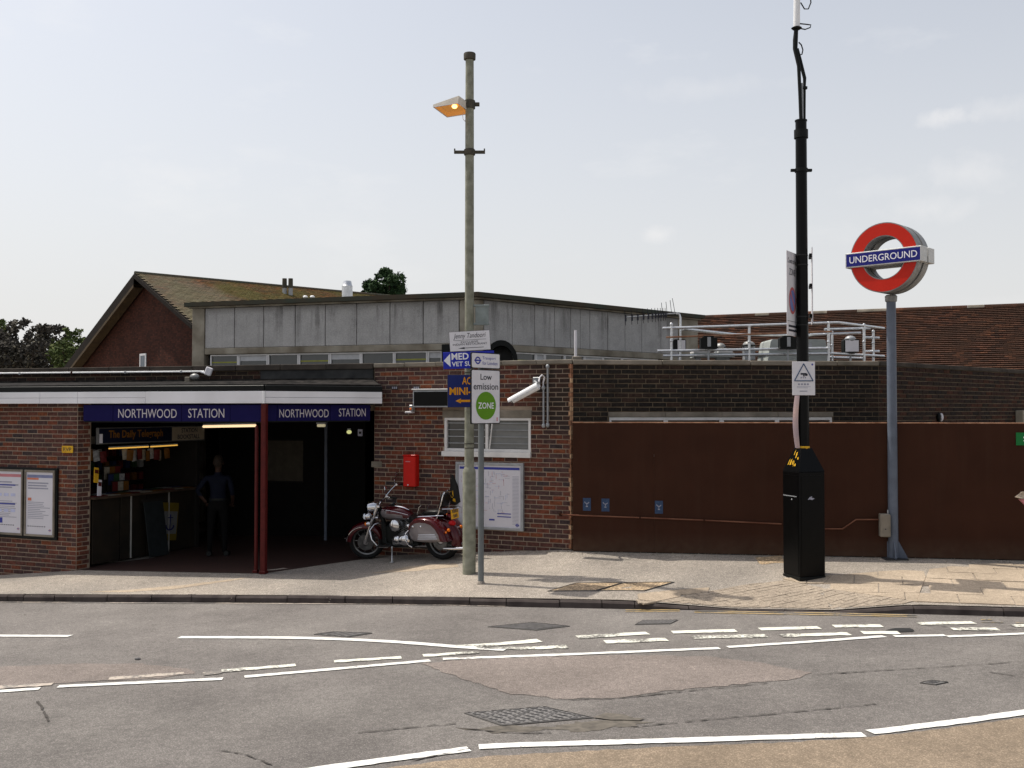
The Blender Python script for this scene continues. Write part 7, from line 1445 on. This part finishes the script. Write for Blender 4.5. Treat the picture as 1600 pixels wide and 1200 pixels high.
m = MB(); m.loft([sec(x, 0, z, w, h, 16, 2.6) for x, z, w, h in ((.12, .8, .09, .04), (.06, .815, .13, .055), (-.1, .82, .14, .055), (-.24, .815, .12, .05), (-.3, .81, .08, .03))]); part('pillion_seat', m, M['leather'], bike, True)
for s_ in (-1, 1):
    m = MB(); m.tube([(.2, s_*.14, .8), (.13, s_*.15, .92), (.09, s_*.14, .955)], .01, 8); m.tube([(.2, s_*.15, .76), (.05, s_*.16, .765), (-.2, s_*.16, .77), (-.36, s_*.15, .77)], .012, 8); part('grab_rail', m, M['chrome'], bike, True)
    m = MB(); m.tube([(-.2, s_*.15, .7), (-.27, s_*.14, .86), (-.36, s_*.13, 1.1), (-.38, s_*.1, 1.16), (-.385, 0, 1.18)], .013, 8); part('backrest_bar', m, M['chrome'], bike, True)
m = MB()
m.bbox(-.03, -.12, -.13, .05, .12, .13, .035, M=Matrix.Translation((-.32, 0, 1.02)) @ Matrix.Rotation(R(-16), 4, 'Y')); part('backrest_pad', m, M['leather'], bike, True)
m = MB(); m.tube([(-.34, .14, .88), (-.55, .14, .88), (-.58, 0, .88), (-.55, -.14, .88), (-.34, -.14, .88)], .01, 8); m.tube([(-.4, .1, .88), (-.57, .1, .88)], .007, 6); m.tube([(-.4, -.1, .88), (-.57, -.1, .88)], .007, 6); part('luggage_rack', m, M['chrome'], bike, True)
m = MB(); m.bbox(.32, -.09, .24, 1.14, .09, .62, .04); m.bbox(1.1, -.12, .28, 1.2, .12, .66, .02); part('engine_block', m, M['black'], bike)
# engine
m = MB(); m.bbox(.5, -.14, .22, 1.0, .14, .42, .05); m.ball((.72, 0, .4), .2, .16, .14, 16, 10); part('crankcase', m, M['engine'], bike, True)
for x, an_ in ((.88, -24), (.62, 26)):
    cy_ = MB(); T = Matrix.Translation((.75, 0, .45)) @ Matrix.Rotation(R(-an_), 4, 'Y')
    cy_.cyl(T @ Vector((0, 0, 0)), T @ Vector((0, 0, .3)), .085, n=16)
    for k in range(7): cy_.cyl(T @ Vector((0, 0, .04+.035*k)), T @ Vector((0, 0, .052+.035*k)), .115, n=16)
    cyo = part('cylinder', cy_, M['engine'], bike, True); m = MB(); m.ball(T @ Vector((0, 0, .31)), .1, .1, .05, 14, 8); part('rocker_cover', m, M['chrome'], cyo, True)
m = MB(); m.lathe([(0, .08), (.06, .08), (.1, .06), (.11, .02), (.105, 0), (0, 0)], Matrix.Translation((.84, .15, .62)) @ Matrix.Rotation(R(-90), 4, 'X'), 24); part('air_cleaner', m, M['chrome'], bike, True)
m = MB(); m.ball((.68, .15, .36), .16, .05, .1, 18, 10); m.ball((.84, .145, .36), .1, .045, .085, 16, 10); part('engine_cover', m, M['chrome'], bike, True)
m = MB(); m.loft([sec(x, .13, z, w, h, 12) for x, z, w, h in ((.62, .6, .01, .03), (.54, .58, .03, .06), (.42, .56, .035, .065), (.32, .55, .01, .03))]); part('side_cover', m, M['chrome'], bike, True)
for s_ in (-1, 1):
    m = MB(); m.tube([(1.22, s_*.05, .66), (1.28, s_*.2, .64), (1.29, s_*.32, .56), (1.25, s_*.34, .4), (1.16, s_*.3, .27), (1.05, s_*.16, .24)], .016, 10); part('engine_guard', m, M['chrome'], bike, True)
    m = MB(); m.bbox(.86, s_*.29-.06, .27, 1.16, s_*.29+.06, .295, .01); part('footboard', m, M['rubber'], bike)
    m = MB(); m.tube([(.86, s_*.2, .2), (.5, s_*.2, .2), (.1, s_*.22, .2), (-.45, s_*.23, .215)] if s_ < 0 else [(-.15, .2, .22), (-.35, .21, .22), (-.6, .21, .225)], [.03, .032, .045, .05] if s_ < 0 else [.026, .03, .032], 12); part('exhaust', m, M['chrome'], bike, True)
    # panniers: two-tone teardrop boxes
    N = 20; pr = [(.33, .5), (.31, .6), (.24, .68), (.12, .735), (0, .755), (-.12, .75), (-.22, .72), (-.3, .66), (-.38, .56), (-.45, .44), (-.47, .36), (-.4, .345), (-.2, .34), (0, .345), (.16, .365), (.27, .41)]
    cxp_, czp_ = -.05, .54
    rings = []
    for y_, sc_ in ((.15, .97), (.16, 1), (.3, 1), (.345, .95), (.365, .84)): rings.append([Vector((cxp_+(x-cxp_)*sc_, s_*y_, czp_+(z-czp_)*sc_)) for x, z in pr])
    m = MB(); m.loft(rings); m.mi = [0]*len(m.f)
    def upper_(f):
        x = sum(m.v[i][0] for i in f)/len(f); z = sum(m.v[i][2] for i in f)/len(f); return z > .655-.45*max(0, -.1-x)**1.1-.3*max(0, x-.1) or x < -.36
    m.mi = [0 if upper_(f) else 1 for f in m.f]
    # finer two-tone split: lid is its own shell
    m.mi = [1]*len(m.f); pn = part('pannier', m, [M['maroon'], M['silver']], bike, True)
    lid = [(.335, .52), (.318, .61), (.245, .69), (.12, .748), (0, .768), (-.12, .763), (-.225, .732), (-.31, .67), (-.395, .565), (-.468, .44), (-.49, .35), (-.43, .345), (-.40, .46), (-.33, .575), (-.24, .655), (-.13, .695), (0, .708), (.12, .692), (.22, .648), (.3, .57)]
    m = MB(); rr2 = []
    for y_, sc_ in ((.148, .985), (.16, 1.012), (.305, 1.012), (.352, .972), (.372, .9)): rr2.append([Vector((cxp_+(x-cxp_)*sc_, s_*y_, czp_+(z-czp_)*sc_)) for x, z in lid])
    m.loft(rr2); part('pannier_lid', m, M['maroon'], pn, True)
    m = MB(); m.tube([(cxp_+(x-cxp_)*.95, s_*.362, czp_+(z-czp_)*.95) for x, z in lid[11:]], .006, 6); part('lid_trim', m, M['chrome'], pn, True)
    for k in range(3): m = MB(); m.tube([(.06-.01*k, s_*.366, .41+.035*k), (-.34+.02*k, s_*.366, .41+.035*k)], .006, 6); part('chrome_strip', m, M['chrome'], pn, True)
    for x in (.14, -.02): m = MB(); m.ball((x, s_*.37, .62), .022, .012, .02, 10, 6); part('latch', m, M['chrome'], pn, True)
    m = MB(); m.tube([(.3, s_*.16, .62), (.36, s_*.3, .55), (.385, s_*.38, .5), (.37, s_*.4, .4), (.3, s_*.39, .31), (.22, s_*.36, .27)], .014, 8); part('pannier_guard', m, M['chrome'], bike, True)
m = MB(); m.tube([(.95, .17, .26), (.86, .33, .02)], .013, 8); m.bbox(.83, .31, .0, .89, .36, .02, .004); part('kickstand', m, M['galv'], bike, True)
# rear: plate, lamp, signals
m = MB(); m.bbox(-.5, -.115, .7, -.488, .115, .87, .003); plt = part('number_plate', m, plain('yellow_plate', (.75,.4,.02), .4, var=.05), bike)
m = MB()
for r_i, zz_ in ((0, .8), (1, .72)):
    for k in range(4 if r_i == 0 else 3): y = -.085+.045*k+(.022 if r_i else 0); m.box(-.502, y, zz_, -.5005, y+.03, zz_+.055)
part('plate_marks', m, M['ink'], plt)
m = MB(); m.ball((-.42, 0, .62), .07, .07, .05, 14, 9); part('tail_light', m, M['red_lens'], bike, True)
for s_ in (-1, 1):
    m = MB(); m.tube([(-.4, s_*.03, .53), (-.46, s_*.18, .53)], .012, 6); ts = part('rear_signal', m, M['chrome'], bike, True); m = MB(); m.ball((-.47, s_*.2, .53), .028, .03, .03, 12, 8); part('lens', m, M['amber'], ts, True)
m = MB(); m.ball((-.46, .27, .5), .015, .022, .018, 10, 8); part('reflector', m, M['amber'], bike, True)
# pennant on the backrest
fl_ = Matrix.Translation(bike.location) @ bike.rotation_euler.to_matrix().to_4x4(); fb = fl_ @ Vector((-.12, -.14, .86))
t = thing('pennant', 'black pennant flag with yellow emblem at the back of the motorcycle', 'flag', fb, R(151))
m = MB(); m.cyl((0, 0, 0), (0, 0, .5), .007, n=8); part('staff', m, M['black'], t, True)
m = MB(); o_ = [(0, .02), (-.03, .5), (-.06, .49), (-.13, .3), (-.2, .06), (-.1, .0)]; m.prism(o_, -.006, .006); m2 = [Vector(v) for v in m.v]; m.v = [(v.x, v.y+.03*math.sin(v.z*14), v.z) for v in m2]; part('flag_cloth', m, plain('black_cloth', (.015,.015,.014), .8), t)
m = MB(); m.add([(-.09+.045*math.cos(2*math.pi*i/16), .02, .2+.07*math.sin(2*math.pi*i/16)) for i in range(16)], [tuple(range(16))]); m.prism([(-.12, .05), (-.05, .07), (-.06, .11), (-.13, .1)], .018, .022); m.box(-.05, .018, .12, -.03, .021, .14); part('emblem', m, M['yellow'], t)
# handlebars and front wheel turned to the left, as a bike rests on its stand
FRONT = {'fork_leg', 'fork_shroud', 'handlebar', 'grip', 'lever', 'mirror', 'mirror_shell', 'spot_lamp', 'turn_signal', 'light_bar', 'headlight', 'front_fender', 'fender_trim', 'triple_clamp'}
STEER = Matrix.Translation((1.28, 0, .98)) @ Matrix.Rotation(R(24), 4, Vector((-.34, 0, .68)).normalized()) @ Matrix.Translation((-1.28, 0, -.98))
for ch in bike.children_recursive:
    nm = ch.name.split('.')[0]; mx_ = sum(v.co.x for v in ch.data.vertices)/len(ch.data.vertices)
    if nm in FRONT or (nm in ('wheel', 'rim', 'hub', 'spoke', 'brake_disc', 'lens') and mx_ > 1): ch.data.transform(STEER)
for ch in bike.children_recursive:
    if ch.name.split('.')[0] in ('wheel', 'rim', 'hub', 'spoke', 'brake_disc', 'rear_fender', 'frame', 'exhaust'): continue
    if ch.data.get('moved'): continue
    for v in ch.data.vertices:
        if v.co.x < .65: v.co.x += .2*min(1, (.65-v.co.x)/.5)
bpy.context.view_layer.update()
